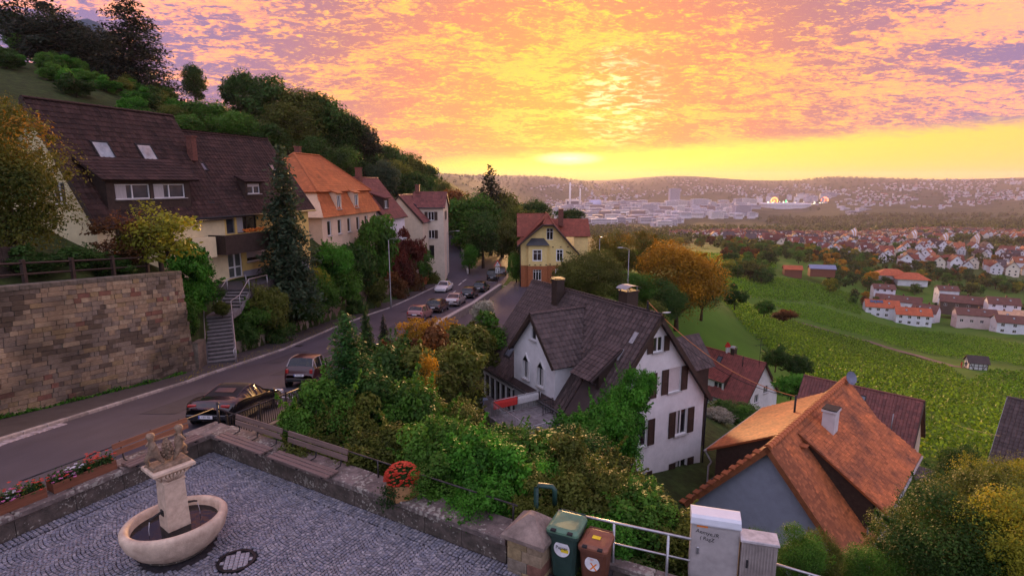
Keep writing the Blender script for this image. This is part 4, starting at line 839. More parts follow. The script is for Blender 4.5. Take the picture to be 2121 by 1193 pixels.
for h_ in hl[1:]: window(H13, (0, 0, 0), (1, 0, 0), h_, cols=2, transom=.7 if h_[1] > 3 else None, pane=GLASSB, sill=False, casing=WHITE if h_[1] < 6 else None)
# bay
mb = MB(); bh = [(.75, 3.6, 2.0, 5.2)]; wallgeo(mb, (1.1, -.55, 0), (1, 0, 0), 2.9, lambda s: 6.0, bh, base=2.75); mb.quad((1.1, 0, 2.75), (1.1, -.55, 2.75), (1.1, -.55, 6), (1.1, 0, 6)); mb.quad((4.0, -.55, 2.75), (4.0, 0, 2.75), (4.0, 0, 6), (4.0, -.55, 6)); mb.build('bay', yel, H13)
window(H13, (1.1, -.55, 0), (1, 0, 0), bh[0], cols=2, transom=.7, sill=False, pane=GLASSB, casing=WHITE)
mb = MB(); bb = [(.75, .55, 2.0, 2.2)]; wallgeo(mb, (1.1, -.55, 0), (1, 0, 0), 2.9, lambda s: 2.75, bb, base=-1); mb.quad((1.1, 0, -1), (1.1, -.55, -1), (1.1, -.55, 2.75), (1.1, 0, 2.75)); mb.quad((4.0, -.55, -1), (4.0, 0, -1), (4.0, 0, 2.75), (4.0, -.55, 2.75)); mb.build('brick_bay', brick, H13)
window(H13, (1.1, -.55, 0), (1, 0, 0), bb[0], cols=3, transom=.8, sill=True, pane=GLASSB)
MB().add([(.75, -.9, 5.95), (4.35, -.9, 5.95), (4.35, .02, 5.95), (.75, .02, 5.95), (1.6, -.05, 7.0), (3.5, -.05, 7.0)], [(0, 1, 5, 4), (1, 2, 5), (3, 0, 4), (3, 2, 1, 0)]).build('bay_roof', mat('slate', (.04, .04, .046), rough=.4, var=.2), H13)
MB().box((4.2, -.03, 2.78), (8.5, .1, .1)).build('cornice', mat('villa_band', (.5, .3, .12)), H13)
dots = [MB().box((x, -.05, z), (.2, .1, .13)).build('beam_end', dark_wood, H13) for z, xs in ((5.65, (4.9, 6.1, 7.2, 8.0)), (2.95, (4.5, 5.6, 6.8))) for x in xs] + [MB().box((1.3 + i * .85, -.62, 2.95), (.2, .14, .13)).build('beam_end', dark_wood, H13) for i in range(4)]
# roofs: front gable (asymmetric, half-hipped) and main ridge
ov = -.75
fr = [tiled(H13, [(-.55, 6, 5.9), (-.55, ov, 5.9), (3.4, ov, 9.2), (4.08, .9, 10.55), (4.08, 6, 10.55)], rv, pw=.3, ph=.3, style='beaver', root=H13, thick=.2), tiled(H13, [(9.0, ov, 4.55), (9.0, 3.5, 4.55), (4.08, 6, 10.55), (4.08, .9, 10.55), (4.76, ov, 9.2)], rv, pw=.3, ph=.3, style='beaver', root=H13, thick=.2)]
tiled(H13, [(3.3, ov - .1, 9.15), (4.86, ov - .1, 9.15), (4.08, .9, 10.6)], rv, pw=.3, ph=.3, style='beaver', root=H13)
tiled(H13, [(-.6, 2.4, 7.0), (4.1, 2.4, 7.0), (4.1, 5.2, 10.5), (-.6, 5.2, 10.5)], rv, pw=.3, ph=.3, style='beaver', root=H13); tiled(H13, [(4.1, 8.4, 6.6), (-.6, 8.4, 6.6), (-.6, 5.2, 10.5), (4.1, 5.2, 10.5)], rv, pw=.3, ph=.3, style='beaver', root=H13)
tiled(H13, [(4.3, 2.6, 7.05), (11.0, 2.6, 7.05), (11.0, 6, 9.6), (4.3, 6, 9.6)], rv, pw=.3, ph=.3, style='beaver', root=H13); tiled(H13, [(11.0, 9.4, 7.05), (4.3, 9.4, 7.05), (4.3, 6, 9.6), (11.0, 6, 9.6)], rv, pw=.3, ph=.3, style='beaver', root=H13)
for (a, b) in (((-.6, ov - .03, 5.85), (3.4, ov - .03, 9.25)), ((9.05, ov - .03, 4.5), (4.76, ov - .03, 9.25)), ((3.3, ov - .13, 9.12), (4.86, ov - .13, 9.12))):
    a, b = Vector(a), Vector(b); MB().tube([a - UP * .1, b - UP * .1], .13, 4).build('verge_board', dark_wood, H13)
ridge_tiles(fr[0], (4.08, .9, 10.6), (4.08, 6, 10.6), rv); ridge_tiles(fr[0], (3.3, ov - .1, 9.2), (4.08, .9, 10.65), rv, r=.14); ridge_tiles(fr[0], (4.86, ov - .1, 9.2), (4.08, .9, 10.65), rv, r=.14)
chimney(H13, 6.4, 4.2, 8.6, 11.2, .75, .75, MT['brick_red'], None); tube_part('downpipe', H13, [(-.15, -.1, 6.0), (-.1, -.15, -.5)], .07, DARKM)
# ------------------------------------------------------------------ sandstone retaining wall
st_mats = [mat('sandstone_' + n, c, rough=.9, var=.25, scale=5, bump=.5, bscale=18, spec=.15) for n, c in (('tan', (.30, .225, .15)), ('ochre', (.30, .225, .125)), ('grey', (.22, .18, .14)), ('red', (.20, .10, .075)), ('dark', (.115, .09, .068)), ('pale', (.37, .295, .20)))]
def stain(m, s=.36, lo=.44, hi=.64, k=.78):
    t = m.node_tree; b = t.nodes['Principled BSDF']; l = b.inputs['Base Color'].links[0]; src = l.from_socket; L = t.links.new
    g = t.nodes.new('ShaderNodeNewGeometry'); mp_ = t.nodes.new('ShaderNodeMapping'); mp_.inputs['Scale'].default_value = (1, .6, 1.4); L(g.outputs['Position'], mp_.inputs[0])
    n = t.nodes.new('ShaderNodeTexNoise'); n.inputs['Scale'].default_value = s; n.inputs['Detail'].default_value = 7; n.inputs['Roughness'].default_value = .6; L(mp_.outputs[0], n.inputs['Vector'])
    r = t.nodes.new('ShaderNodeMapRange'); r.inputs[1].default_value = lo; r.inputs[2].default_value = hi; r.inputs[4].default_value = k; L(n.outputs['Fac'], r.inputs[0])
    mx = t.nodes.new('ShaderNodeMix'); mx.data_type = 'RGBA'; L(r.outputs[0], mx.inputs[0]); L(src, mx.inputs[6]); mx.inputs[7].default_value = (.045, .038, .03, 1); L(mx.outputs[2], b.inputs['Base Color'])
mortar = mat('mortar', (.16, .125, .10), var=.3, scale=3, bump=.4, bscale=30, rough=.95)
def vnoise(x, y, s=0):
    def h(i, j): return (math.sin(i * 127.1 + j * 311.7 + s * 74.7) * 43758.5453) % 1.0
    i, j = math.floor(x), math.floor(y); f, g = x - i, y - j; f, g = f * f * (3 - 2 * f), g * g * (3 - 2 * g)
    return (h(i, j) * (1 - f) + h(i + 1, j) * f) * (1 - g) + (h(i, j + 1) * (1 - f) + h(i + 1, j + 1) * f) * g
for m_ in st_mats + [mortar]: stain(m_)
RW = tag(empty('sandstone_wall', (0, 0, 0)), 'tall weathered sandstone retaining wall along the pavement', 'wall')
wb = [Vector((-19.5, 3.0, 0)), Vector((-19.05, 20, 0)), Vector((-18.25, 31.4, 0))]
def wpt(s):
    l0 = (wb[1] - wb[0]).length
    return wb[0].lerp(wb[1], s / l0) if s < l0 else wb[1].lerp(wb[2], min(1, (s - l0) / (wb[2] - wb[1]).length))
WL = (wb[1] - wb[0]).length + (wb[2] - wb[1]).length
zb_ = lambda s: float(zroad(wpt(s).y)) + .05; zt_ = lambda s: float(np.interp(wpt(s).y, [3, 20, 31.4], [4.6, 3.65, 2.55]))
def wdir(s): a, b = wpt(max(0, s - .2)), wpt(min(WL, s + .2)); return (b - a).normalized()
rows = 25; stones = []
for r in range(rows):
    s = -.3 * (r % 2) + random.uniform(-.2, 0)
    while s < WL - .05:
        l = random.choice((.26, .36, .4, .5, .55, .7, .85)) * random.uniform(.9, 1.1); s1 = min(s + l, WL); a = max(s, 0)
        if s1 - a > .12: stones.append((r, a, s1))
        s = s + l
def stone_mat(s, f):
    k = vnoise(s * .45, f * 4.2, 2) * .6 + vnoise(s * 1.1, f * 9, 5) * .4; q = random.random()
    if k > .5 and q < (k - .45) * 2.5: return 4 if random.random() < .5 else 2
    if q < .045: return 3
    if vnoise(s * .6, f * 3, 9) > .6: return 1 if q < .35 else (0 if q < .8 else 2)
    return 0 if q < .56 else (5 if q < .74 else (2 if q < .92 else 1))
unit = [MB().box((0, 0, 0), (1, 1, 1), ch=.07).mesh('stone', m) for m in st_mats]
joined = MB(); sl_ = []
for (r, a, b) in stones:
    s = (a + b) / 2; p = wpt(s); d = wdir(s); n = Vector((d.y, -d.x, 0)); f0, f1 = r / rows, (r + 1) / rows; fm = (f0 + f1) / 2
    z = zb_(s) + (zt_(s) - zb_(s)) * fm; hh = (zt_(s) - zb_(s)) / rows
    sl0 = (zb_(min(WL, s + .5)) - zb_(max(0, s - .5))); sl1 = (zt_(min(WL, s + .5)) - zt_(max(0, s - .5))); pit = math.atan(sl0 * (1 - fm) + sl1 * fm)
    pos = p - n * (.28 * fm + .10 - random.uniform(-.022, .028)) + UP * z
    ex = Vector((d.x * math.cos(pit), d.y * math.cos(pit), math.sin(pit))); ez_ = -ex.cross(n) if ex.cross(n).z < 0 else ex.cross(n)
    M = Matrix(((ex.x * (b - a - .018), n.x * .3, ez_.x * (hh - .016), pos.x), (ex.y * (b - a - .018), n.y * .3, ez_.y * (hh - .016), pos.y), (ex.z * (b - a - .018), n.z * .3, ez_.z * (hh - .016), pos.z), (0, 0, 0, 1)))
    dd = math.hypot(p.x, p.y); vis = p.y > 17.5
    sl_.append(((b - a) * hh / dd / dd * (1 if vis else .01), M, stone_mat(s, fm)))
sl_.sort(key=lambda t: -t[0])
for (_, M, k) in sl_[:300]:
    o = bpy.data.objects.new('stone', unit[k]); link(o, RW); o.matrix_local = M
for (_, M, k) in sl_[300:]: joined.box((0, 0, 0), (1, 1, 1), M=M, mi=k, ch=.07)
tag(joined.build('stones', st_mats, RW), kind='stuff')
mb = MB(); n_ = 40
for i in range(n_):
    a, b = WL * i / n_, WL * (i + 1) / n_; q = []
    for s in (a, b):
        d = wdir(s); n = Vector((d.y, -d.x, 0)); q.append((wpt(s) - n * .03 + UP * (zb_(s) - .3), wpt(s) - n * .30 + UP * zt_(s), wpt(s) - n * 1.0 + UP * zt_(s)))
    mb.quad(q[0][0], q[1][0], q[1][1], q[0][1]); mb.quad(q[0][1], q[1][1], q[1][2], q[0][2])
e = wpt(WL); d = wdir(WL); n = Vector((d.y, -d.x, 0)); mb.quad(e - n * .03 + UP * -4, e - n * 2.5 + UP * -4, e - n * 2.5 + UP * 2.5, e - n * .30 + UP * 2.5)
mb.build('core', mortar, RW)
s = 0
while s < WL - .1:
    l = random.uniform(.8, 1.2); m = min(s + l, WL); c = (s + m) / 2; d = wdir(c); p = wpt(c) - Vector((d.y, -d.x, 0)) * .52
    o = MB().box((0, 0, 0), (m - s - .015, .62, .2), ch=.03).build('coping_stone', mat('coping', (.13, .11, .09), var=.35, scale=4, bump=.4, c2=(.05, .05, .035)), RW); o.location = (p.x, p.y, zt_(c) + .1); o.rotation_euler = (0, -math.atan((zt_(m) - zt_(s)) / (m - s)), math.atan2(d.y, d.x)); s = m
# grass and weeds at the foot of the wall come with the plants. fence and plank screen on top
FN = tag(empty('garden_fence', (0, 0, 0)), 'dark post and rail fence on top of the sandstone wall', 'fence')
prev = None
for i in range(9):
    s = 8 + i * 2.35
    if s > WL - .6: break
    d = wdir(s); p = wpt(s) - Vector((d.y, -d.x, 0)) * .95 + UP * (zt_(s) + .05)
    MB().box((p.x, p.y, p.z + .55), (.14, .14, 1.1), rz=math.atan2(d.y, d.x)).build('post', dark_wood, FN)
    if prev is not None:
        for h_ in (.95, .5): MB().tube([prev + UP * h_, p + UP * h_], .045, 4).build('rail', dark_wood, FN)
    prev = p
SCN = tag(empty('plank_screen', (0, 0, 0)), 'dark vertical plank screen in the garden above the wall', 'fence')
for i in range(44):
    s = 9.5 + i * .28; d = wdir(min(s, WL)); p = wpt(min(s, WL)) - Vector((d.y, -d.x, 0)) * 2.6
    if 28 < i < 33: continue
    MB().box((p.x, p.y, zt_(min(s, WL)) + .85), (.26, .03, 1.6 + random.uniform(-.03, .03)), rz=math.atan2(d.y, d.x)).build('plank', mat('old_plank', (.05, .034, .028), var=.35, scale=4, rnd=.3), SCN)
# ------------------------------------------------------------------ stairs up to the house door
ST = tag(empty('garden_stairs', (0, 0, 0)), 'concrete garden stairs climbing from the pavement to the house', 'stairs')
conc = mat('step_concrete', (.17, .155, .155), rough=.85, var=.22, scale=4, bump=.25); riser = mat('step_riser', (.07, .06, .06), var=.25)
def flight(a, b, n, w):
    a, b = Vector(a), Vector(b); d = (b - a); d.z = 0; run = d.length / n; d.normalize(); rise = (b.z - a.z) / n; rz_ = math.atan2(d.y, d.x)
    for i in range(n):
        p = a + d * (run * (i + .5)); z = a.z + rise * (i + 1)
        MB().box((p.x, p.y, z - .04), (run + .04, w, .07), rz=rz_, ch=.012).build('tread', conc, ST); q = a + d * (run * i + .03); MB().box((q.x, q.y, z - rise / 2 - .05), (.05, w - .04, rise), rz=rz_).build('riser', riser, ST)
    side = Vector((-d.y, d.x, 0))
    for e in (-1, 1): MB().slab([a + side * e * (w / 2 + .1) + Vector((0, 0, -.3)), b + side * e * (w / 2 + .1) + Vector((0, 0, -.3)), b + side * e * (w / 2 + .1), a + side * e * (w / 2 + .1)] if e < 0 else [b + side * e * (w / 2 + .1) + Vector((0, 0, -.3)), a + side * e * (w / 2 + .1) + Vector((0, 0, -.3)), a + side * e * (w / 2 + .1), b + side * e * (w / 2 + .1)], .12).build('string', conc, ST)
    return side
sd = flight((-17.9, 33.7, -3.35), (-19.7, 37.2, -1.15), 13, 1.5); flight((-20.0, 39.3, -1.1), (-20.05, 41.0, -.25), 5, 1.5)
MB().prism([(-20.5, 36.8), (-18.9, 37.6), (-19.2, 39.4), (-20.8, 39.3)], -1.5, -1.12).build('landing', conc, ST)
MB().prism([(-21.0, 40.8), (-19.2, 41.0), (-19.4, 47.0), (-20.6, 49.8), (-23.3, 44.4), (-22.0, 42.0)], -.8, -.1).build('forecourt', pavem, ST)
for e in (-1, 1):
    o = tag(empty('stair_handrail', (0, 0, 0)), ('%s handrail of the garden stairs, thin bent steel tube' % ('planted-side' if e < 0 else 'wall-side')), 'handrail')
    off = sd * (.82 * -e); P = [Vector((-17.9, 33.7, -3.35)) + off, Vector((-19.7, 37.2, -1.15)) + off, Vector((-20.0, 39.3, -1.1)) + Vector((.8 * e, 0, 0)), Vector((-20.05, 41.0, -.25)) + Vector((.8 * e, 0, 0)), Vector((-19.4, 42.6, -.2)) + Vector((.8 * e, 0, 0))]
    tube_part('tube', o, [P[0] + Vector((.1, -.5, .5)), P[0] + Vector((.05, -.35, .85))] + [p + UP * .9 for p in P], .028, STEEL)
    for p in [P[0], (P[0] + P[1]) / 2, P[1], P[2], P[3], P[4]]: tube_part('post', o, [p - UP * .2, p + UP * .9], .022, STEEL, 6)
# low garden wall beside the stairs, wall along the pavement, concrete parapet above the lane
def blockwall(name, label, pts, m, h, th=.4, step=.7, zfun=None, top=None, cat='wall'):
    e_ = tag(empty(name, (0, 0, 0)), label, cat); P = [Vector(p) for p in pts]
    for a, b in zip(P[:-1], P[1:]):
        n = max(1, int((b - a).length / step)); d = (b - a).normalized(); pit = math.asin(d.z)
        for i in range(n):
            c = a.lerp(b, (i + .5) / n); o = MB().box((0, 0, 0), ((b - a).length / n - .012, th, h), ch=.02).build('block', m, e_); o.location = c + UP * (h / 2 - .2); o.rotation_euler = (0, -pit, math.atan2(d.y, d.x))
            if top: o2 = MB().box((0, 0, 0), ((b - a).length / n - .01, th + .1, .1), ch=.015).build('coping_stone', top, e_); o2.location = c + UP * (h - .15); o2.rotation_euler = (0, -pit, math.atan2(d.y, d.x))
    return e_
blockwall('stair_wing_wall', 'short sandstone wing wall between tall wall and stairs', [(-18.35, 31.6, -3.2), (-18.75, 33.2, -3.4)], st_mats[2], 1.9, step=.5)
zz = lambda y, k=0: (float(XL(y)) - 2.5, y, float(zroad(y)) + k)
blockwall('pavement_wall', 'low overgrown stone wall along the pavement past the stairs', [zz(34.6), zz(40), zz(46), zz(52)], st_mats[2], 1.1, step=.9)
blockwall('street_wall', 'high brown concrete wall overgrown with ivy along the street', [zz(52), zz(60), zz(68), zz(76), zz(82), zz(87)], mat('brown_concrete', (.17, .12, .09), var=.3, scale=2, big=.5, rough=.95), 3.0, step=2.4)
blockwall('orange_wall_end', 'rust-red render at the end of the street wall', [(zz(87.2)[0], 87.2, zz(87)[2]), (zz(91)[0] + .2, 91, zz(91)[2])], mat('rust_render', (.35, .085, .03), var=.2), 3.0, step=4)
pw = [(float(XR(y)) + .25, y, float(zroad(y)) - 2.6) for y in (40, 50, 58, 66, 74, 82, 85.5)]
blockwall('lane_retaining_wall', 'long concrete retaining wall between parked cars and the lane', pw, mat('grey_concrete', (.16, .13, .12), var=.25, scale=1.5, big=.45, rough=.95), 3.35, th=.35, step=2.5, top=mat('wall_top', (.36, .31, .29), var=.2))
# ------------------------------------------------------------------ plaza: low walls with coping stones
wallm = mat('plaza_wall_stone', (.105, .082, .07), rough=.92, var=.35, scale=3.5, bump=.5, bscale=14, c2=(.035, .03, .026)); copm = mat('plaza_coping', (.16, .125, .115), rough=.8, var=.35, scale=5, bump=.45, bscale=16, c2=(.07, .055, .05), rnd=.15)
def lichen(m, s=16., lo=.60, hi=.66, col=(.36, .34, .29), k=.75):
    t = m.node_tree; b = t.nodes['Principled BSDF']; src = b.inputs['Base Color'].links[0].from_socket; L = t.links.new; g = t.nodes.new('ShaderNodeNewGeometry')
    n = t.nodes.new('ShaderNodeTexNoise'); n.inputs['Scale'].default_value = s; n.inputs['Detail'].default_value = 3; L(g.outputs['Position'], n.inputs['Vector']); n2 = t.nodes.new('ShaderNodeTexNoise'); n2.inputs['Scale'].default_value = 1.3; L(g.outputs['Position'], n2.inputs['Vector'])
    ad = t.nodes.new('ShaderNodeMath'); ad.operation = 'MULTIPLY_ADD'; L(n2.outputs['Fac'], ad.inputs[0]); ad.inputs[1].default_value = .5; L(n.outputs['Fac'], ad.inputs[2]); sb_ = t.nodes.new('ShaderNodeMath'); sb_.operation = 'SUBTRACT'; L(ad.outputs[0], sb_.inputs[0]); sb_.inputs[1].default_value = .25
    r = t.nodes.new('ShaderNodeMapRange'); r.inputs[1].default_value = lo; r.inputs[2].default_value = hi; r.inputs[4].default_value = k; L(sb_.outputs[0], r.inputs[0])
    mx = t.nodes.new('ShaderNodeMix'); mx.data_type = 'RGBA'; L(r.outputs[0], mx.inputs[0]); L(src, mx.inputs[6]); mx.inputs[7].default_value = (*col, 1); L(mx.outputs[2], b.inputs['Base Color'])
lichen(wallm); lichen(copm, s=11., lo=.56, hi=.63); stain(wallm, s=1.3, lo=.48, hi=.62, k=.6)
def lowwall(name, label, O, d, n, s0, s1, h=.42, th=.62, gap=()):
    e_ = tag(empty(name, (0, 0, 0)), label, 'wall'); rz_ = math.atan2(d.y, d.x); s = s0
    while s < s1 - .05:
        l = min(random.uniform(.9, 1.25), s1 - s); c = O + d * (s + l / 2) + n * (th / 2)
        o = MB().box((0, 0, 0), (l - .012, th, h + .9), ch=.015).build('wall_block', wallm, e_); o.location = (c.x, c.y, h / 2 - .47); o.rotation_euler = (0, 0, rz_)
        o = MB().box((0, 0, 0), (l - .008, th + .1, .13), ch=.025).build('coping_stone', copm, e_); o.location = (c.x, c.y, h + .045 + random.uniform(-.004, .004)); o.rotation_euler = (random.uniform(-.006, .006), random.uniform(-.004, .004), rz_); s += l
    return e_
NR = Vector((-PR.y, PR.x)); NL = Vector((PL.y, -PL.x))       # outward from the plaza
lowwall('plaza_wall', 'low mossy stone wall with coping between plaza and street', PC, PL, NL, -.62, 14)
lowwall('plaza_wall', 'low stone wall with pale coping above the shrubs, carrying two benches', PC, PR, NR, 0, 9.85)
plank_m = mat('bench_plank', (.17, .115, .10), rough=.42, var=.25, scale=6, spec=.5, bump=.3, bscale=30, stretch=(.2, 4, 4)); plank_r = mat('bench_plank_red', (.26, .105, .055), rough=.45, var=.22, scale=6, stretch=(.2, 4, 4))
def bench(label, O, d, n, s0, L_, mback):
    c = O + d * (s0 + L_ / 2); e_ = empty('bench', (c.x, c.y, 0), math.atan2(d.y, d.x), label, 'bench', 'benches on the plaza walls'); sg = 1 if (Vector((-d.y, d.x)).dot(n) > 0) else -1
    for i, y_ in enumerate((-.16, -.02, .12)): MB().box((0, sg * y_, .60), (L_, .115, .045), ch=.008).build('seat_slat', plank_m, e_)
    for i, z_ in enumerate((.80, .97)):
        o = MB().box((0, 0, 0), (L_, .035, .135), ch=.008).build('back_slat', mback, e_); o.location = (0, sg * (.47 + i * .03), z_); o.rotation_euler = (-sg * .14, 0, 0)
    for x in (-L_ / 2 + .2, 0, L_ / 2 - .2):
        f = MB().box((x, sg * 0, .55), (.05, .42, .06)); f.tube([(x, sg * .2, .56), (x, sg * .42, .58), (x, sg * .54, 1.05)], .02, 5); f.build('bracket', DARKM, e_)
bench('bench with reddish back slats on the street-side wall', PC, PL, NL, .35, 1.95, plank_r)
bench('dark slatted bench on the wall next to the plaza corner', PC, PR, NR, .5, 2.0, plank_m); bench('dark slatted bench between the corner bench and the red flower tub', PC, PR, NR, 2.75, 2.2, plank_m)
IR = mat('iron_rail', (.06, .052, .055), rough=.5, metal=.6, var=.3)
ir = tag(empty('iron_rail', (0, 0, 0)), 'thin iron rail along the outer edge of the plaza wall', 'railing')
q0 = PC + NR * .56 - PR * .45
for k, s in enumerate((-.45, 2.95, 5.9, 7.15, 8.6, 9.7)):
    p = PC + PR * s + NR * .55; tube_part('post', ir, [(p.x, p.y, .4), (p.x, p.y, .98 if k else 1.12)], .022 if k else .035, IR)
MB().lathe([(.0, .1), (.035, .08), (.05, .04), (.03, 0)], 10, c=(q0.x, q0.y, 1.1)).build('finial', IR, ir)
a, b = PC + PR * -.45 + NR * .55, PC + PR * 9.8 + NR * .55; tube_part('rail', ir, [(a.x, a.y, .98), (b.x, b.y, .95)], .02, IR)
a, b = PC + PL * -.5 + NL * .55, PC + PL * 4.2 + NL * .55; tube_part('rail', ir, [(a.x, a.y, .98), (b.x, b.y, .95)], .018, IR)
# baluster railing along the street edge by the parked cars
br = tag(empty('street_railing', (0, 0, 0)), 'black baluster railing at the street edge beside the dark convertible', 'railing')
p0, p1 = Vector((-9.0, 16.9, float(zroad(17)) - .02)), Vector((-8.35, 24.5, float(zroad(24.5)) - .02)); n = 52
for h_, r_ in ((.95, .025), (.12, .018)): tube_part('rail', br, [p0 + UP * h_, p1 + UP * h_], r_, IR)
for i in range(n + 1):
    c = p0.lerp(p1, i / n); big = i % 13 == 0; MB().box((c.x, c.y, c.z + .5), (.06 if big else .022, .06 if big else .022, 1.05 if big else .86)).build('post' if big else 'baluster', IR, br)
blockwall('street_edge_wall', 'concrete edge wall under the black railing', [(p0.x + .05, p0.y, p0.z - 2.0), (p1.x + .05, p1.y, p1.z - 2.0), (float(XR(34)), 34, float(zroad(34)) - 2.3), (float(XR(40)), 40, float(zroad(40)) - 2.4)], MT['grey_concrete'], 2.3, th=.3, step=1.9)
# stone pillar, bins, pipe stand, railing, cabinets
pl_ = empty('stone_pillar', (.42, 10.28, -.16), math.atan2(PR.y, PR.x), 'square sandstone pillar with pyramid cap at the end of the wall', 'pillar')
for r_ in range(4):
    for c in range(2):
        for e in range(2):
            w_ = .38 + (.06 if (r_ + c) % 2 else -.06); o = MB().box((0, 0, 0), (w_ - .012, .37, .225), ch=.014).build('stone', random.choice(st_mats[:4]), pl_); o.location = ((-.38 + w_ / 2) if c == 0 else (.38 - w_ / 2), -.19 + e * .38, .1 + r_ * .235)
MB().add([(-.47, -.47, .9), (.47, -.47, .9), (.47, .47, .9), (-.47, .47, .9), (-.47, -.47, .98), (.47, -.47, .98), (.47, .47, .98), (-.47, .47, .98), (-.08, -.08, 1.32), (.08, -.08, 1.32), (.08, .08, 1.32), (-.08, .08, 1.32)], [(3, 2, 1, 0), (0, 1, 5, 4), (1, 2, 6, 5), (2, 3, 7, 6), (3, 0, 4, 7), (4, 5, 9, 8), (5, 6, 10, 9), (6, 7, 11, 10), (7, 4, 8, 11), (8, 9, 10, 11)]).build('cap', mat('cap_stone', (.25, .19, .16), var=.35, scale=3, bump=.5, c2=(.1, .075, .065)), pl_)
tube_part('pipe_stand', None, [(.52, 11.2, -1.2), (.52, 11.2, 1.18), (.57, 11.19, 1.25), (.86, 11.12, 1.25), (.91, 11.1, 1.18), (.91, 11.1, .85)], .055, mat('green_enamel', (.02, .06, .05), rough=.4)); tag(bpy.data.objects['pipe_stand'], 'dark green bent pipe standing behind the stone pillar', 'pipe')
def text(body, size, m, parent, M, al='CENTER'):
    c = bpy.data.curves.new('lettering', 'FONT'); c.body = body; c.size = size; c.align_x = al; c.align_y = 'CENTER'; c.extrude = .0012
    o = bpy.data.objects.new('lettering', c); COL.objects.link(o); me = bpy.data.meshes.new_from_object(o); COL.objects.unlink(o); bpy.data.objects.remove(o)
    me.materials.append(m); o = bpy.data.objects.new('lettering', me); link(o, parent); o.matrix_local = M; return o
INK = mat('ink_black', (.015, .015, .018), rough=.6); STK = mat('sticker_white', (.72, .70, .72), rough=.5); YEL = mat('sticker_yellow', (.75, .55, .03)); ORG = mat('sticker_orange', (.75, .22, .04))
def bin_(name, label, loc, rz_, m, ml, s=1.0):
    e_ = empty(name, loc, rz_, label, 'bin'); w, d_, h_ = .56 * s, .60 * s, .96 * s
    b = MB(); lv = [(0.03, .80), (.25, .86), (.7, .97), (.90, 1.0), (.90, 1.12), (.965, 1.12)]; V = []
    for (z, k) in lv:
        x, y_ = w / 2 * k, d_ / 2 * k; r_ = .06
        V.append([(-x + r_, -y_), (x - r_, -y_), (x, -y_ + r_), (x, y_ - r_), (x - r_, y_), (-x + r_, y_), (-x, y_ - r_), (-x, -y_ + r_)])
    for i, (z, k) in enumerate(lv): b.v += [(p[0], p[1], z * s * 1.0) for p in V[i]]; b.t += [.5] * 8
    b.f = [(i * 8 + k, i * 8 + (k + 1) % 8, (i + 1) * 8 + (k + 1) % 8, (i + 1) * 8 + k) for i in range(len(lv) - 1) for k in range(8)] + [tuple(range(8))[::-1]]; b.m = [0] * len(b.f)
    b.build('body', m, e_)
    l = MB(); L2 = [(.968, 1.13), (1.01, 1.11), (1.055, .93), (1.06, .8)]
    for (z, k) in L2:
        x, y_ = w / 2 * k, d_ / 2 * k; l.v += [(-x + .05, -y_, z * s), (x - .05, -y_, z * s), (x, -y_ + .05, z * s), (x, y_ - .05, z * s), (x - .05, y_, (z + .02) * s), (-x + .05, y_, (z + .02) * s), (-x, y_ - .05, z * s), (-x, -y_ + .05, z * s)]; l.t += [.5] * 8
    l.f = [(i * 8 + k, i * 8 + (k + 1) % 8, (i + 1) * 8 + (k + 1) % 8, (i + 1) * 8 + k) for i in range(3) for k in range(8)] + [tuple(range(24, 32))]; l.m = [0] * len(l.f)
    l.build('lid', ml, e_)
    for x in (-.16, .16): MB().box((x * s, -d_ / 2 * 1.08, 1.03 * s), (.1 * s, .07, .04), ch=.01).build('lid_grip', DARKM, e_)
    tube_part('rear_handle', e_, [(-w / 2 * .9, d_ / 2 * 1.1, 1.0 * s), (-w / 2 * .9, d_ / 2 * 1.25, 1.03 * s), (w / 2 * .9, d_ / 2 * 1.25, 1.03 * s), (w / 2 * .9, d_ / 2 * 1.1, 1.0 * s)], .016, m)
    for x in (-1, 1):
        o = MB().lathe([(.0, -.03), (.1, -.03), (.1, .03), (.0, .03)], 16).build('wheel', DARKM, e_); o.rotation_euler = (0, R(90), 0); o.location = (x * w * .47, d_ * .42, .1)
    MB().lathe([(0, 0), (.155 * s, 0), (.155 * s, .004), (0, .004)], 28).build('sticker', STK, e_).matrix_local = Matrix.Translation((0, -d_ / 2 * .955 - .012, .66 * s)) @ Matrix.Rotation(R(90 - 4), 4, 'X')
    return e_
tM = lambda z, y_, x=0, t=86: Matrix.Translation((x, y_, z)) @ Matrix.Rotation(R(t), 4, 'X')
bz = math.atan2(PR.y, PR.x) + R(6)
b1 = bin_('waste_bin', 'dark green wheeled paper bin with Papier sticker beside the pillar', (1.08, 10.12, 0), bz, mat('green_plastic', (.025, .055, .045), rough=.45), mat('green_lid', (.10, .20, .13), rough=.4), 1.03)
text('Papier', .095, INK, b1, tM(.705, -.318)); text('grüne tonne', .035, INK, b1, tM(.60, -.306)); MB().box((0, 0, 0), (.15, .07, .006)).build('sticker_patch', YEL, b1).matrix_local = tM(.655, -.314, .06)
b2 = bin_('waste_bin', 'brown wheeled organic waste bin with orange cross sticker', (1.62, 9.84, -.06), bz, mat('brown_plastic', (.13, .05, .03), rough=.45), mat('brown_lid', (.22, .085, .05), rough=.42), .92)
o = text('x', .3, ORG, b2, tM(.58, -.284, .03)); text('BIO', .04, ORG, b2, tM(.70, -.295)); MB().box((0, 0, .985), (.16, .10, .006)).build('sticker', YEL, b2)
rl2 = tag(empty('steel_railing', (0, 0, 0)), 'two-bar steel railing behind the bins and the grey cabinets', 'railing')
A, B = Vector((.95, 10.62, 0)), Vector((7.6, 7.3, 0))
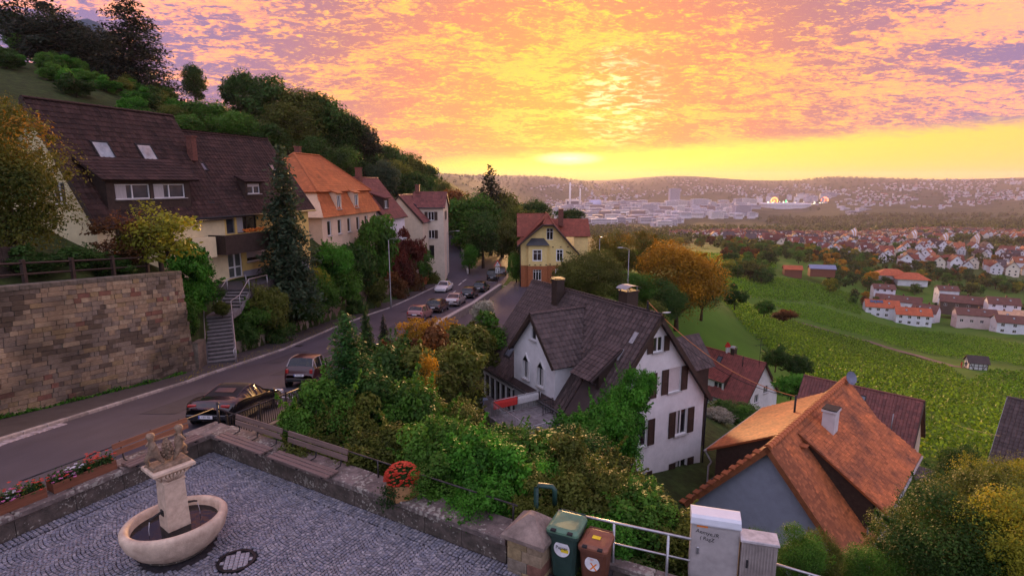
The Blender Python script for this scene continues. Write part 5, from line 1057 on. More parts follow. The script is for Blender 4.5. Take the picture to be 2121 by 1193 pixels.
for (a_, b_, n_) in ((A, Vector((3.38, 9.68, 0)), 3), (Vector((4.55, 10.1, -.62)), Vector((7.2, 9.3, -1.0)), 3)):
    for h_, r_ in ((1.0, .028), (.55, .02)): tube_part('bar', rl2, [a_ + UP * h_, b_ + UP * h_], r_, STEEL)
    for i in range(n_): c = a_.lerp(b_, .04 + i * .8 / (n_ - 1)); tube_part('post', rl2, [c - UP * .8, c + UP * 1.0], .028, STEEL)
lowwall('kerb_wall', 'pale kerb edging under the steel railing', Vector((1.9, 10.25)), (B - A).xy.normalized(), Vector((.45, .89)), 0, 6.5, h=.02, th=.16)
cab = mat('cabinet_grey', (.42, .385, .38), rough=.55, var=.14, scale=3, big=.3); cabd = mat('cabinet_ribbed', (.33, .285, .27), rough=.6, var=.18, scale=3, big=.3); capw = mat('cabinet_cap', (.66, .68, .74), rough=.35, var=.05)
cz = math.atan2(PR.y, PR.x) + R(14)
c1 = empty('utility_cabinet', (3.93, 10.0, 0), cz, 'tall grey utility cabinet with white rounded cap and graffiti', 'cabinet')
MB().box((0, 0, .58), (.88, .36, 1.16), ch=.015).build('body', cab, c1)
k = MB(); prof = [(.21, 1.162), (.22, 1.19), (.20, 1.30), (.15, 1.345), (-.15, 1.345), (-.20, 1.33), (-.21, 1.162)]
for x in (-.46, .46): k.v += [(x * (1 if 0 < i < 2 or i > 4 else .975), -p[0], p[1]) for i, p in enumerate(prof)]; k.t += [.5] * 7
k.f = [(i, i + 1, i + 8, i + 7) for i in range(6)] + [tuple(range(7))[::-1], tuple(range(7, 14))]; k.m = [0] * 8; k.build('cap', capw, c1)
MB().box((0, -.185, .57), (.83, .012, 1.10)).build('door', cab, c1); MB().box((-.30, -.2, .62), (.045, .035, .15), ch=.01).build('lock', STEEL, c1); MB().box((-.24, -.193, 1.135), (.2, .006, .045)).build('sticker', ORG, c1)
text('Aemye,IR', .11, INK, c1, Matrix.Translation((-.14, -.1925, 1.0)) @ Matrix.Rotation(R(90), 4, 'X') @ Matrix.Rotation(R(-8), 4, 'Z')); text('( RagZ', .10, INK, c1, Matrix.Translation((-.14, -.1925, .88)) @ Matrix.Rotation(R(90), 4, 'X') @ Matrix.Rotation(R(-6), 4, 'Z'))
c2 = empty('utility_cabinet', (4.66, 9.70, 0), cz, 'smaller ribbed grey utility cabinet next to the graffiti cabinet', 'cabinet')
MB().box((0, 0, .5), (.62, .34, 1.0), ch=.01).build('body', cabd, c2); MB().box((0, 0, 1.02), (.68, .4, .05), ch=.012).build('cap', mat('cap_weathered', (.5, .46, .47), var=.25), c2)
for i in range(11): MB().box((-.26 + i * .052, -.178, .5), (.022, .014, .92)).build('rib', cabd, c2)
MB().box((-.2, -.19, .56), (.035, .03, .16), ch=.008).build('handle', DARKM, c2)
# ------------------------------------------------------------------ skinned figures (fountain children, walkers)
def figure(name, edges_pts, m, parent=None, sub=2, mesh_only=False):
    """edges_pts: chains of (x,y,z,r); chains starting with an int continue from that vertex"""
    vs, es, rad = [], [], []
    for ch in edges_pts:
        prev = None
        for p in ch:
            if isinstance(p, int): prev = p; continue
            vs.append(p[:3]); rad.append(p[3])
            if prev is not None: es.append((prev, len(vs) - 1))
            prev = len(vs) - 1
    me = bpy.data.meshes.new(name); me.from_pydata(vs, es, []); o = bpy.data.objects.new(name, me); COL.objects.link(o)
    sm = o.modifiers.new('skin', 'SKIN'); sm.use_smooth_shade = True
    for i, sv in enumerate(me.skin_vertices[0].data): sv.radius = (rad[i], rad[i]); sv.use_root = (i == 0)
    ss = o.modifiers.new('sub', 'SUBSURF'); ss.levels = sub; ss.render_levels = sub
    dg = bpy.context.evaluated_depsgraph_get(); ev = bpy.data.meshes.new_from_object(o.evaluated_get(dg)); bpy.data.objects.remove(o); ev.materials.append(m); ev.polygons.foreach_set('use_smooth', [True] * len(ev.polygons))
    if mesh_only: return ev
    o = bpy.data.objects.new(name, ev); link(o, parent); return o
# ------------------------------------------------------------------ fountain
FSC = .88
lime = mat('fountain_stone', (.60, .47, .36), rough=.7, var=.16, scale=5, bump=.3, bscale=40, c2=(.40, .29, .22), big=.25); statm = mat('statue_stone', (.25, .17, .115), rough=.85, var=.35, scale=9, bump=.4, bscale=30, c2=(.10, .07, .05))
FT = empty('fountain', (FC.x, FC.y, 0), R(40), 'stone fountain with oval basin and square pillar topped by two carved children', 'fountain')
MB().lathe([(.55, -.02), (.62, .03), (.86, .16), (1.03, .34), (1.10, .52), (1.10, .60), (1.06, .64), (1.0, .655), (.94, .64), (.91, .58), (.87, .42), (.75, .22), (.4, .14), (0, .14)], 48, sx=.90, sy=.78).build('basin', lime, FT, smooth=True).scale = (1, 1, 1.15)
wat = bpy.data.materials.new('fountain_water'); wat.use_nodes = True; wb_ = wat.node_tree.nodes['Principled BSDF']; wb_.inputs['Base Color'].default_value = (.004, .005, .008, 1); wb_.inputs['Roughness'].default_value = .04; wb_.inputs['Specular IOR Level'].default_value = .4
wn_ = wat.node_tree.nodes.new('ShaderNodeTexNoise'); wn_.inputs['Scale'].default_value = 9; wbp = wat.node_tree.nodes.new('ShaderNodeBump'); wbp.inputs['Strength'].default_value = .12; wbp.inputs['Distance'].default_value = .03; wat.node_tree.links.new(wn_.outputs['Fac'], wbp.inputs['Height']); wat.node_tree.links.new(wbp.outputs[0], wb_.inputs['Normal'])
MB().lathe([(0, .58), (.90, .58)], 40, sx=.90, sy=.78).build('water', wat, FT)
MB().lathe([(.62, -.01), (.66, .02), (.66, .04), (.60, .05)], 40, sx=.92, sy=.78).build('base_ring', wallm, FT)
pil = MB(); pil.add([(-.225, -.225, .2), (.225, -.225, .2), (.225, .225, .2), (-.225, .225, .2), (-.195, -.195, 1.63), (.195, -.195, 1.63), (.195, .195, 1.63), (-.195, .195, 1.63)], [(0, 1, 5, 4), (1, 2, 6, 5), (2, 3, 7, 6), (3, 0, 4, 7), (4, 5, 6, 7)]); pil.build('pillar', lime, FT).rotation_euler = (0, 0, R(12))
MB().box((0, 0, .39), (.456, .456, .26)).build('wet_foot', mat('wet_stone', (.03, .028, .026), rough=.25, var=.3), FT).rotation_euler = (0, 0, R(12))
cp = MB(); lv = [(z + .33, x) for z, x in [(1.29, .215), (1.315, .215), (1.33, .195), (1.42, .21), (1.50, .27), (1.55, .33)]]
for (z, x) in lv: cp.v += [(-x, -x, z), (x, -x, z), (x, x, z), (-x, x, z)]; cp.t += [.5] * 4
cp.f = [(i * 4 + k, i * 4 + (k + 1) % 4, i * 4 + 4 + (k + 1) % 4, i * 4 + 4 + k) for i in range(5) for k in range(4)]; cp.m = [0] * 20
cpo = cp.build('capital', lime, FT); cpo.rotation_euler = (0, 0, R(12))
for q in range(4):
    lv_ = MB()
    for i in range(7):
        a = (i - 3) / 3; lv_.tube([(a * .10, -.205, 1.67), (a * .16, -.235, 1.75), (a * .22, -.285, 1.82), (a * .2, -.30, 1.85)], [.02, .03, .026, .012], 6)
    lv_.lathe([(0, -.04), (.04, 0), (0, .04)], 8, c=(0, -.26, 1.78)); tag(lv_.build('carved_leaves', lime, FT, smooth=True), kind='stuff').rotation_euler = (0, 0, R(12 + q * 90))
MB().box((0, 0, 1.915), (.80, .62, .075), ch=.02).build('slab', lime, FT).rotation_euler = (0, 0, R(12))
MB().box((0, 0, 1.985), (.70, .42, .07), ch=.025).build('statue_plinth', statm, FT).rotation_euler = (0, 0, R(12))
def child(face):
    s = face   # +1 looks towards +x, steps out, arms up carrying the pole end
    return [[(0, 0, .28, .080), (.004 * s, 0, .36, .086), (.014 * s, 0, .45, .076), (.02 * s, 0, .505, .038), (.026 * s, 0, .55, .062), (.03 * s, 0, .61, .070), (.03 * s, 0, .655, .046)],
            [0, (.05 * s, .05, .23, .068), (.13 * s, .055, .15, .050), (.105 * s, .055, .055, .034), (.11 * s, .055, .018, .030), (.175 * s, .055, .014, .020)],
            [0, (-.025 * s, -.05, .22, .068), (-.08 * s, -.055, .12, .048), (-.13 * s, -.055, .035, .032), (-.14 * s, -.055, .014, .028), (-.085 * s, -.055, .012, .020)],
            [2, (.02 * s, .10, .45, .042), (.075 * s, .14, .39, .034), (.02 * s, .11, .47, .028), (-.02 * s, .06, .505, .024)], [2, (.02 * s, -.10, .45, .042), (.08 * s, -.13, .39, .034), (.02 * s, -.10, .47, .028), (-.02 * s, -.055, .505, .024)]]
for s in (-1, 1):
    f_ = figure('carved_child', child(s), statm, FT); f_.location = (s * .235 * math.cos(R(12)), s * .235 * math.sin(R(12)), 2.01); f_.rotation_euler = (0, 0, R(12)); f_.scale = (1.05, 1.05, 1.0)
    hr = MB(); hr.lathe([(.076, -.01), (.080, .03), (.062, .07), (0, .09)], 10, c=(.028 * s, 0, .61)); h_ = hr.build('hair', statm, f_, smooth=True)
gr = MB(); rr = random.Random(4)
for i in range(90):
    a, z = rr.uniform(0, 6.28), rr.random(); r_ = .105 * math.sin(math.pi * min(.97, z * .85 + .12)) ; gr.lathe([(0, -.028), (.02, -.018), (.028, 0), (.02, .018), (0, .028)], 6, c=(r_ * math.cos(a), r_ * math.sin(a), .06 + z * .42))
gr.lathe([(0, .02), (.06, .1), (.085, .3), (.05, .46), (0, .5)], 10)
tag(gr.build('grape_bunch', statm, FT, smooth=True), kind='stuff').location = (0, 0, 2.01)
tube_part('carrying_pole', FT, [(-.30, -.06, 2.52), (.30, .06, 2.52)], .016, statm, 6)
for s in (-1, 1):
    sp = MB().tube([(s * .2, 0, .98), (s * .40, 0, .93), (s * .46, 0, .90)], [.03, .022, .018], 8); sp.box((s * .215, 0, .95), (.03, .12, .12)); sp.build('spout', DARKM, FT, smooth=False).rotation_euler = (0, 0, R(12 if s > 0 else 12))
    tube_part('water_jet', FT, [(s * .455, s * .09, .86), (s * .48, s * .10, .70), (s * .485, s * .10, .5)], .006, mat('water_thread', (.5, .5, .55), rough=.1, spec=.8), 5)
# ------------------------------------------------------------------ flower boxes and tub
LEAFG = leafmat('flower_leaf', (.02, .05, .012), (.06, .13, .03)); woodb = mat('trough_wood', (.20, .075, .04), rough=.6, var=.25, scale=5, stretch=(.3, 4, 4))
def leafcloud(cen, nrm, size, tint, aspect=.55, rs=None, fold=.12):
    rs = rs or np.random; N = len(cen); t = rs.normal(size=(N, 3)); nrm = nrm / (np.linalg.norm(nrm, axis=1, keepdims=True) + 1e-9)
    a = np.cross(nrm, t); a /= np.linalg.norm(a, axis=1, keepdims=True) + 1e-9; b = np.cross(nrm, a); s = size[:, None]
    V = np.stack([cen - a * s, cen + b * s * aspect + nrm * s * fold, cen + a * s, cen - b * s * aspect + nrm * s * fold], 1).reshape(-1, 3); return V, np.repeat(tint, 4)
def leafmesh(name, V, T, m):
    n = len(V) // 4; me = bpy.data.meshes.new(name); me.vertices.add(len(V)); me.vertices.foreach_set('co', V.astype(np.float32).ravel()); me.loops.add(4 * n); me.loops.foreach_set('vertex_index', np.arange(4 * n, dtype=np.int32)); me.polygons.add(n); me.polygons.foreach_set('loop_start', np.arange(0, 4 * n, 4, dtype=np.int32))
    a = me.attributes.new('tint', 'FLOAT', 'POINT'); a.data.foreach_set('value', T.astype(np.float32)); me.materials.append(m); me.update(); me.validate(); return me
def blossoms(name, pts, m, parent, r=.035, petals=5):
    mb = MB()
    for p in pts:
        t0 = random.random() * 6; nz = random.uniform(-.4, .4), random.uniform(-.9, .1)
        for k in range(petals):
            a = t0 + k * 2 * math.pi / petals; d1 = Vector((math.cos(a), math.sin(a), .25)); d2 = Vector((math.cos(a + .6), math.sin(a + .6), .1)); d3 = Vector((math.cos(a - .6), math.sin(a - .6), .1)); c = Vector(p)
            mb.quad(c, c + d3 * r * .7, c + d1 * r, c + d2 * r * .7, tint=random.random())
    return tag(mb.build(name, m, parent), kind='stuff')
FLM = {k: mat('petal_' + k, c, rough=.6, var=.2, scale=20, tint=.25) for k, c in dict(red=(.62, .045, .02), pink=(.65, .16, .40), white=(.72, .70, .78), yellow=(.6, .45, .03)).items()}
def trough(label, s0, L_, mix, tuft=False):
    c = PC + PL * (s0 + L_ / 2) + NL * .3; e_ = empty('flower_trough', (c.x, c.y, .53), math.atan2(PL.y, PL.x), label, 'planter', 'flower troughs on the street-side wall')
    for y_ in (-.16, .16): MB().box((0, y_, .12), (L_, .03, .24), ch=.005).build('side_board', woodb, e_)
    for x in (-1, 1): MB().box((x * (L_ / 2 - .02), 0, .12), (.03, .29, .22)).build('end_board', woodb, e_)
    MB().box((0, 0, .17), (L_ - .06, .29, .04)).build('soil', mat('soil', (.03, .022, .018), rough=1), e_)
    rs_ = np.random.RandomState(int(s0 * 10) + 3); N = int(900 * L_); cen = np.column_stack([rs_.uniform(-L_ / 2, L_ / 2, N), np.clip(rs_.normal(0, .10, N), -.2, .2), .2 + np.clip(np.abs(rs_.normal(0, .10, N)), 0, .24)]); V, T = leafcloud(cen, rs_.normal(size=(N, 3)) + [0, -.3, 1], rs_.uniform(.02, .045, N), rs_.rand(N), rs=rs_)
    tag(link(bpy.data.objects.new('foliage', leafmesh('foliage', V, T, LEAFG)), e_), kind='stuff')
    for (col, x0, x1, n, zh) in mix: blossoms('blossoms', [(random.uniform(x0, x1) * L_, random.gauss(-.02, .12), random.uniform(.24, zh)) for _ in range(n)], FLM[col], e_, r=.045 if col != 'yellow' else .03)
    if tuft:
        g_ = MB()
        for i in range(160):
            x, y_ = tuft * L_ + random.gauss(0, .08), random.gauss(0, .07); dx, dy, h_ = random.gauss(0, .16), random.gauss(0, .16), random.uniform(.3, .6); g_.add([(x - .006, y_, .18), (x + .006, y_, .18), (x + dx * .5, y_ + dy * .5, .18 + h_ * .7), (x + dx, y_ + dy, .18 + h_)], [(0, 1, 2), (0, 2, 3)], tint=random.random())
        tag(g_.build('grass_tuft', leafmat('tuft', (.08, .11, .06), (.20, .22, .13)), e_, tint=True), kind='stuff')
trough('flower trough of red and white flowers next to the red-backed bench', 2.42, 1.35, [('red', -.5, -.05, 34, .5), ('white', .0, .25, 14, .5), ('pink', .1, .5, 24, .36), ('red', .25, .5, 6, .4)])
trough('flower trough with a grass tuft, pink, yellow and red flowers', 3.9, 1.55, [('red', -.5, .0, 26, .48), ('white', -.25, -.05, 12, .4), ('pink', -.3, .1, 26, .36), ('yellow', -.4, -.1, 16, .34), ('red', .2, .5, 14, .45)], tuft=.22)
trough('far flower trough of red flowers by the street, last on the wall', 5.6, 1.6, [('red', -.5, .5, 40, .48), ('pink', -.5, .5, 14, .4)])
tb = PC + PR * 6.9 + NR * .28; TB = empty('flower_tub', (tb.x, tb.y, .5), .2, 'octagonal wooden tub full of red flowers on the wall', 'planter')
for i in range(8):
    a = i * math.pi / 4; o = MB().box((0, 0, .19), (.31, .03, .38), ch=.006).build('stave_panel', mat('tub_wood', (.38, .20, .085), rough=.55, var=.3, scale=5, stretch=(1, 1, 4)), TB); o.location = (.345 * math.sin(a), -.345 * math.cos(a), 0); o.rotation_euler = (0, 0, a)
MB().lathe([(0, .2), (.34, .2)], 8).build('soil', MT['soil'], TB)
rs_ = np.random.RandomState(5); N = 2200; dv = rs_.normal(size=(N, 3)); dv /= np.linalg.norm(dv, axis=1, keepdims=True); dv[:, 2] = np.abs(dv[:, 2]); cen = dv * (rs_.uniform(.6, 1, (N, 1)) ** .4) * [.36, .36, .34] + [0, 0, .36]; V, T = leafcloud(cen, dv + rs_.normal(size=(N, 3)) * .6, rs_.uniform(.02, .045, N), rs_.rand(N), rs=rs_)
hang = np.column_stack([rs_.normal(-.3, .12, 500), rs_.normal(-.3, .1, 500), .4 - rs_.rand(500) ** 1.0 * .5]); V2, T2 = leafcloud(hang, rs_.normal(size=(500, 3)), rs_.uniform(.02, .04, 500), rs_.rand(500) * .5, rs=rs_)
tag(link(bpy.data.objects.new('foliage', leafmesh('foliage', np.vstack([V, V2]), np.concatenate([T, T2]), LEAFG)), TB), kind='stuff')
dv = rs_.normal(size=(230, 3)); dv /= np.linalg.norm(dv, axis=1, keepdims=True); dv[:, 2] = np.abs(dv[:, 2]); blossoms('blossoms', [tuple(p) for p in dv * [.40, .40, .38] + [0, 0, .38]], FLM['red'], TB, r=.042)
# ------------------------------------------------------------------ vehicles
CG = mat('car_glass', (.012, .014, .02), rough=.06, var=.1, spec=.5); TY = mat('tyre', (.012, .012, .013), rough=.85); RIM = mat('alloy', (.35, .34, .36), rough=.3, metal=.9); TAIL = mat('tail_lamp', (.35, .012, .01), rough=.2, coat=1.0); HEAD = mat('head_lamp', (.6, .6, .62), rough=.1, coat=1.0); BLK = mat('black_trim', (.015, .015, .016), rough=.5)
PLATE = mat('plate_white', (.68, .66, .68)); PBLUE = mat('plate_blue', (.02, .06, .4))
def paint(n, c, r=.22, metal=.0): return mat('paint_' + n, c, rough=r, var=.03, metal=metal, spec=.5, coat=.6)
CARS = {  # stations front (0) to rear (1): (t, bottom, belt, top, half width, half width at roof)
 'hatch': dict(L=4.1, W=1.74, H=1.47, st=[(0, .25, .55, .58, .66, .6), (.03, .18, .62, .68, .78, .7), (.12, .17, .72, .80, .85, .76), (.27, .17, .84, .93, .87, .74), (.30, .17, .86, .97, .87, .72), (.45, .17, .89, 1.43, .87, .60), (.62, .17, .91, 1.47, .87, .61), (.86, .18, .93, 1.42, .86, .60), (.955, .22, .94, 1.08, .83, .68), (.985, .25, .82, .92, .80, .70), (1, .32, .60, .70, .74, .66)], g=(4, 8)),
 'estate': dict(L=4.6, W=1.78, H=1.48, st=[(0, .25, .55, .58, .66, .6), (.03, .18, .62, .68, .78, .7), (.12, .17, .72, .80, .86, .77), (.26, .17, .84, .93, .88, .74), (.29, .17, .86, .97, .88, .72), (.42, .17, .89, 1.42, .88, .60), (.60, .17, .91, 1.48, .88, .61), (.92, .18, .93, 1.44, .87, .61), (.975, .22, .94, 1.08, .84, .70), (.99, .25, .80, .9, .81, .70), (1, .32, .60, .70, .75, .66)], g=(4, 8)),
 'sedan': dict(L=4.65, W=1.78, H=1.46, st=[(0, .25, .54, .57, .66, .6), (.03, .18, .62, .67, .78, .7), (.13, .17, .71, .79, .86, .77), (.28, .17, .84, .92, .88, .74), (.31, .17, .86, .95, .88, .72), (.45, .17, .89, 1.40, .88, .60), (.60, .17, .91, 1.46, .88, .61), (.70, .17, .93, 1.40, .88, .60), (.84, .18, .95, 1.05, .87, .70), (.96, .22, .93, 1.04, .84, .72), (1, .30, .66, .74, .78, .68)], g=(4, 8)),
 'van': dict(L=4.4, W=1.83, H=1.82, st=[(0, .25, .62, .66, .7, .62), (.03, .18, .72, .78, .82, .72), (.10, .17, .86, .95, .88, .78), (.18, .17, .96, 1.05, .9, .74), (.20, .17, .98, 1.10, .9, .74), (.36, .17, 1.0, 1.76, .9, .70), (.55, .17, 1.02, 1.82, .9, .71), (.93, .18, 1.02, 1.78, .89, .71), (.985, .22, 1.02, 1.2, .87, .76), (.993, .25, .85, .95, .84, .76), (1, .32, .62, .72, .78, .68)], g=(4, 8)),
 'micro': dict(L=2.7, W=1.56, H=1.54, st=[(0, .28, .60, .63, .60, .54), (.04, .2, .70, .76, .72, .62), (.12, .18, .82, .90, .77, .66), (.20, .18, .90, 1.0, .78, .65), (.22, .18, .92, 1.06, .78, .64), (.44, .18, .95, 1.50, .78, .56), (.62, .18, .97, 1.54, .78, .57), (.88, .20, .99, 1.47, .77, .56), (.965, .22, .98, 1.10, .75, .63), (.985, .26, .74, .92, .74, .66), (1, .34, .56, .66, .70, .62)], g=(4, 8)),
 'roadster': dict(L=4.37, W=1.80, H=1.28, st=[(0, .22, .44, .50, .60, .50), (.03, .16, .52, .60, .78, .60), (.12, .14, .68, .74, .89, .66), (.26, .14, .80, .80, .89, .66), (.32, .14, .80, .85, .87, .68), (.45, .14, .83, 1.19, .86, .56), (.55, .14, .85, 1.28, .88, .56), (.66, .14, .88, 1.20, .91, .54), (.80, .16, .93, .985, .92, .58), (.94, .20, .84, .90, .88, .62), (1, .30, .58, .68, .74, .54)], g=(4, 8)),
}
def wheel_mesh(r):
    t = MB().lathe([(r * .62, -.1), (r * .95, -.1), (r, -.06), (r, .06), (r * .95, .1), (r * .62, .1)], 24).mesh('tyre', TY, True)
    k = MB().lathe([(0, .07), (r * .14, .075), (r * .2, .05), (r * .56, .06), (r * .64, .085), (r * .64, -.08)], 24)
    for i in range(5):
        a = i * 2 * math.pi / 5; k.box((math.cos(a) * r * .38, math.sin(a) * r * .38, .072), (r * .46, r * .15, .03), rz=a)
    return t, k.mesh('rim', RIM)
def car(kind, label, loc, heading, pm, lights=None, roofm=None, pillar=None, plate=None, group='cars on the sloping street', pitch=0.0, wr=None):
    S = CARS[kind]; L_, st = S['L'], S['st']; e_ = empty('car', loc, heading, label, 'car', group); e_.rotation_euler = (pitch, 0, heading)   # local +y = forward
    rings = []
    for (t, zb, zbelt, zt, hw, hr) in st:
        y_ = L_ / 2 - t * L_; half = [(hw * .82, zb), (hw * .97, zb + .08), (hw, (zb + zbelt) / 2), (hw * .985, zbelt - .04), (hw * .955, zbelt), (hr + (hw * .955 - hr) * .12, zt - .06 if zt - zbelt > .2 else zt - .03), (hr * .86, zt - .012), (0, zt + .008)]
        rings.append([(x, y_, z) for x, z in half] + [(-x, y_, z) for x, z in half[-2::-1]])
    SUBN = 3; n = len(rings[0]); R0 = rings; rings = []
    for i in range(len(R0) - 1):
        a_, b_, c_, d_ = R0[max(i - 1, 0)], R0[i], R0[i + 1], R0[min(i + 2, len(R0) - 1)]
        for q in range(SUBN):
            t_ = q / SUBN; ring = []
            for k in range(n):
                co = []
                for ax in range(3):
                    p0, p1, p2, p3 = a_[k][ax], b_[k][ax], c_[k][ax], d_[k][ax]
                    if ax == 1: co.append(p1 + (p2 - p1) * t_); continue
                    v_ = p1 + .5 * t_ * (p2 - p0 + t_ * (2 * p0 - 5 * p1 + 4 * p2 - p3 + t_ * (3 * (p1 - p2) + p3 - p0))); co.append(v_)
                ring.append(tuple(co))
            rings.append(ring)
    rings.append(R0[-1]); g0, g1 = S['g'][0] * SUBN, S['g'][1] * SUBN; body, side, scr, rear, top = MB(), MB(), MB(), MB(), MB()
    for mb in (body, side, scr, rear, top): mb.v = [p for r in rings for p in r]; mb.t = [.5] * len(mb.v)
    for i in range(len(rings) - 1):
        for k in range(n - 1):
            f = (i * n + k, i * n + k + 1, (i + 1) * n + k + 1, (i + 1) * n + k); tgt = body
            if g0 <= i < g1:
                if k in (4, n - 6): tgt = side if i not in (g0, ) else side
                elif k in (5, 6, n - 8, n - 7): tgt = scr if i < g0 + SUBN else (rear if i >= g1 - SUBN else top)
            tgt.f.append(f)
    body.f += [tuple(range(n)), tuple(range((len(rings) - 1) * n, len(rings) * n))[::-1]]
    def fin(mb, nm, m, sm=True):
        used = sorted(set(i for f in mb.f for i in f)); ix = {u: j for j, u in enumerate(used)}; q = MB(); q.v = [mb.v[u] for u in used]; q.t = [.5] * len(used); q.f = [tuple(ix[i] for i in f)[::-1] for f in mb.f]; q.m = [0] * len(q.f); return q.build(nm, m, e_, smooth=sm)
    fin(body, 'body', pm); fin(top, 'roof', roofm or pm); fin(scr, 'windscreen', CG); sd_r, sd_l = MB(), MB()
    for q_, pred in ((sd_r, True), (sd_l, False)): q_.v, q_.t = side.v, side.t; q_.f = [f for f in side.f if (sum(side.v[i][0] for i in f) > 0) == pred]; fin(q_, 'side_window', CG, False)
    sg = None; rw = fin(rear, 'rear_window', CG if kind != 'roadster' else roofm)
    if kind == 'roadster':
        i0, i1 = g1 - SUBN, g1 - 1; q = [Vector(rings[i0][6]), Vector(rings[i0][n - 7]), Vector(rings[i1][n - 7]), Vector(rings[i1][6])]; c = sum(q, Vector()) / 4; MB().quad(*[c + (p - c) * .74 + Vector((0, -.02, .03)) for p in q]).build('soft_top_window', CG, e_)
    # pillars over the glass
    for k, k2 in ((4, 5), (n - 5, n - 6)):
        pb = MB()
        for i in (g0 + SUBN, g0 + 2 * SUBN, g1 - SUBN): pb.tube([Vector(rings[i][k]), Vector(rings[i][k2])], .035, 5)
        pb.tube([Vector(rings[i][k2]) + Vector((0, 0, .005)) for i in range(g0, g1 + 1)], .028, 5); pb.build('pillars', pillar or pm, e_)
    wr = wr or (.33 if kind not in ('micro',) else .29); tm, rm_ = wheel_mesh(wr); hw = S['W'] / 2
    for sy, t in ((1, .185 if kind != 'micro' else .16), (-1, .815 if kind != 'micro' else .83)):
        for sx in (-1, 1):
            y_ = L_ / 2 - t * L_; w_ = bpy.data.objects.new('wheel', tm); link(w_, e_); w_.location = (sx * (hw - .10), y_, wr); w_.rotation_euler = (0, sx * R(90), 0); r_ = bpy.data.objects.new('rim', rm_); link(r_, w_)
            ar = MB(); ar.lathe([(wr + .055, -.02), (wr + .055, .012), (wr * .9, .012)], 20); o = ar.build('wheel_arch', BLK, e_); o.location = (sx * (hw - .035), y_, wr + .01); o.rotation_euler = (0, sx * R(90), 0)
    z_ = st[-3][2]; yb = -L_ / 2
    for sx in (-1, 1):
        o = MB().box((sx * (hw - (.30 if kind == 'roadster' else .18)), yb + (L_ * .035 if kind == 'roadster' else L_ * .018), z_ - (.15 if kind == 'roadster' else .12)), (.30 if kind == 'roadster' else .14, .10, .09 if kind == 'roadster' else .20), ch=.03).build('tail_light', TAIL, e_); MB().box((sx * (hw - .26), L_ / 2 - .1, .58), (.3, .16, .14), ch=.04).build('headlight', HEAD, e_)
        MB().box((sx * (hw + .07), L_ / 2 - .30 * L_ - .1, st[4][2] + .06), (.16, .1, .12), ch=.03).build('wing_mirror', pm, e_)
    MB().box((0, yb - .01, .42), (S['W'] * .8, .07, .14), ch=.03).build('rear_bumper', pm if kind != 'micro' else BLK, e_); MB().box((0, L_ / 2 + .005, .40), (S['W'] * .78, .07, .16), ch=.03).build('front_bumper', pm, e_)
    for yy, rz_ in ((yb - .052, 0), (L_ / 2 + .05, math.pi)):
        zp = .66 if yy < 0 and kind not in ('roadster',) else .42; p_ = MB().box((0, 0, 0), (.50, .012, .11)).build('number_plate', PLATE, e_); p_.location = (0, yy + (.03 if yy < 0 and zp > .5 else 0), zp); p_.rotation_euler = (0, 0, rz_); MB().box((-.225, -.004, 0), (.04, .012, .1)).build('plate_band', PBLUE, p_)
        if plate: text(plate, .085, INK, p_, Matrix.Translation((.02, -.0075, 0)) @ Matrix.Rotation(R(90), 4, 'X'))
    return e_
def slope(y): return math.atan(float(zroad(y + 2) - zroad(y - 2)) / 4)
def park(kind, label, x, yrear, pm, hd=0.0, flip=False, **k):
    L_ = CARS[kind]['L']; y_ = yrear + L_ / 2; dx = float(XR(y_ + 3) - XR(y_ - 3)) / 6; h_ = -math.atan(dx) + hd
    return car(kind, label, (x + dx * L_ / 2, y_, float(zroad(y_)) + .012), h_ + (math.pi if flip else 0), pm, pitch=slope(y_) * (-1 if flip else 1), **k)
park('roadster', 'black convertible with closed soft top parked by the plaza corner', -10.85, 18.7, paint('black', (.010, .009, .012), .16), roofm=mat('soft_top', (.02, .017, .018), rough=.85, var=.2, scale=40, bump=.2), plate='S BX 906', hd=.05, wr=.34)
park('micro', 'dark maroon two-seat microcar parked ahead of the convertible', -10.45, 26.5, paint('maroon', (.05, .012, .016), .3), pillar=mat('frame_silver', (.36, .31, .31), rough=.35, metal=.5), plate='ES A 58')
park('hatch', 'dark blue hatchback half hidden by the green shrubs', -10.0, 33.2, paint('navy', (.02, .025, .05)))
park('hatch', 'rose metallic hatchback behind orange leaves', -9.7, 54.8, paint('rose', (.30, .14, .14), .3, .4))
park('estate', 'dark brown estate car parked behind the silver saloon', -8.75, 61.0, paint('brown', (.035, .016, .014)))
park('sedan', 'silver saloon car parked beside the retaining wall', -7.3, 66.6, paint('silver', (.42, .38, .38), .3, .6))
park('hatch', 'black hatchback with a round rear window sticker', -6.0, 73.4, paint('black2', (.014, .013, .016)))
park('estate', 'black estate car first in the row before the turning', -4.8, 79.6, paint('black3', (.016, .014, .018)))
park('sedan', 'white car driving down the street with headlights on', -10.3, 79.4, paint('white', (.62, .60, .62)), flip=True)
park('van', 'black van standing by the warning sign', -3.4, 94.0, paint('black4', (.014, .012, .014)))
park('hatch', 'dark car ahead of the black van near the bend', -1.9, 100.5, paint('black5', (.018, .016, .02)))
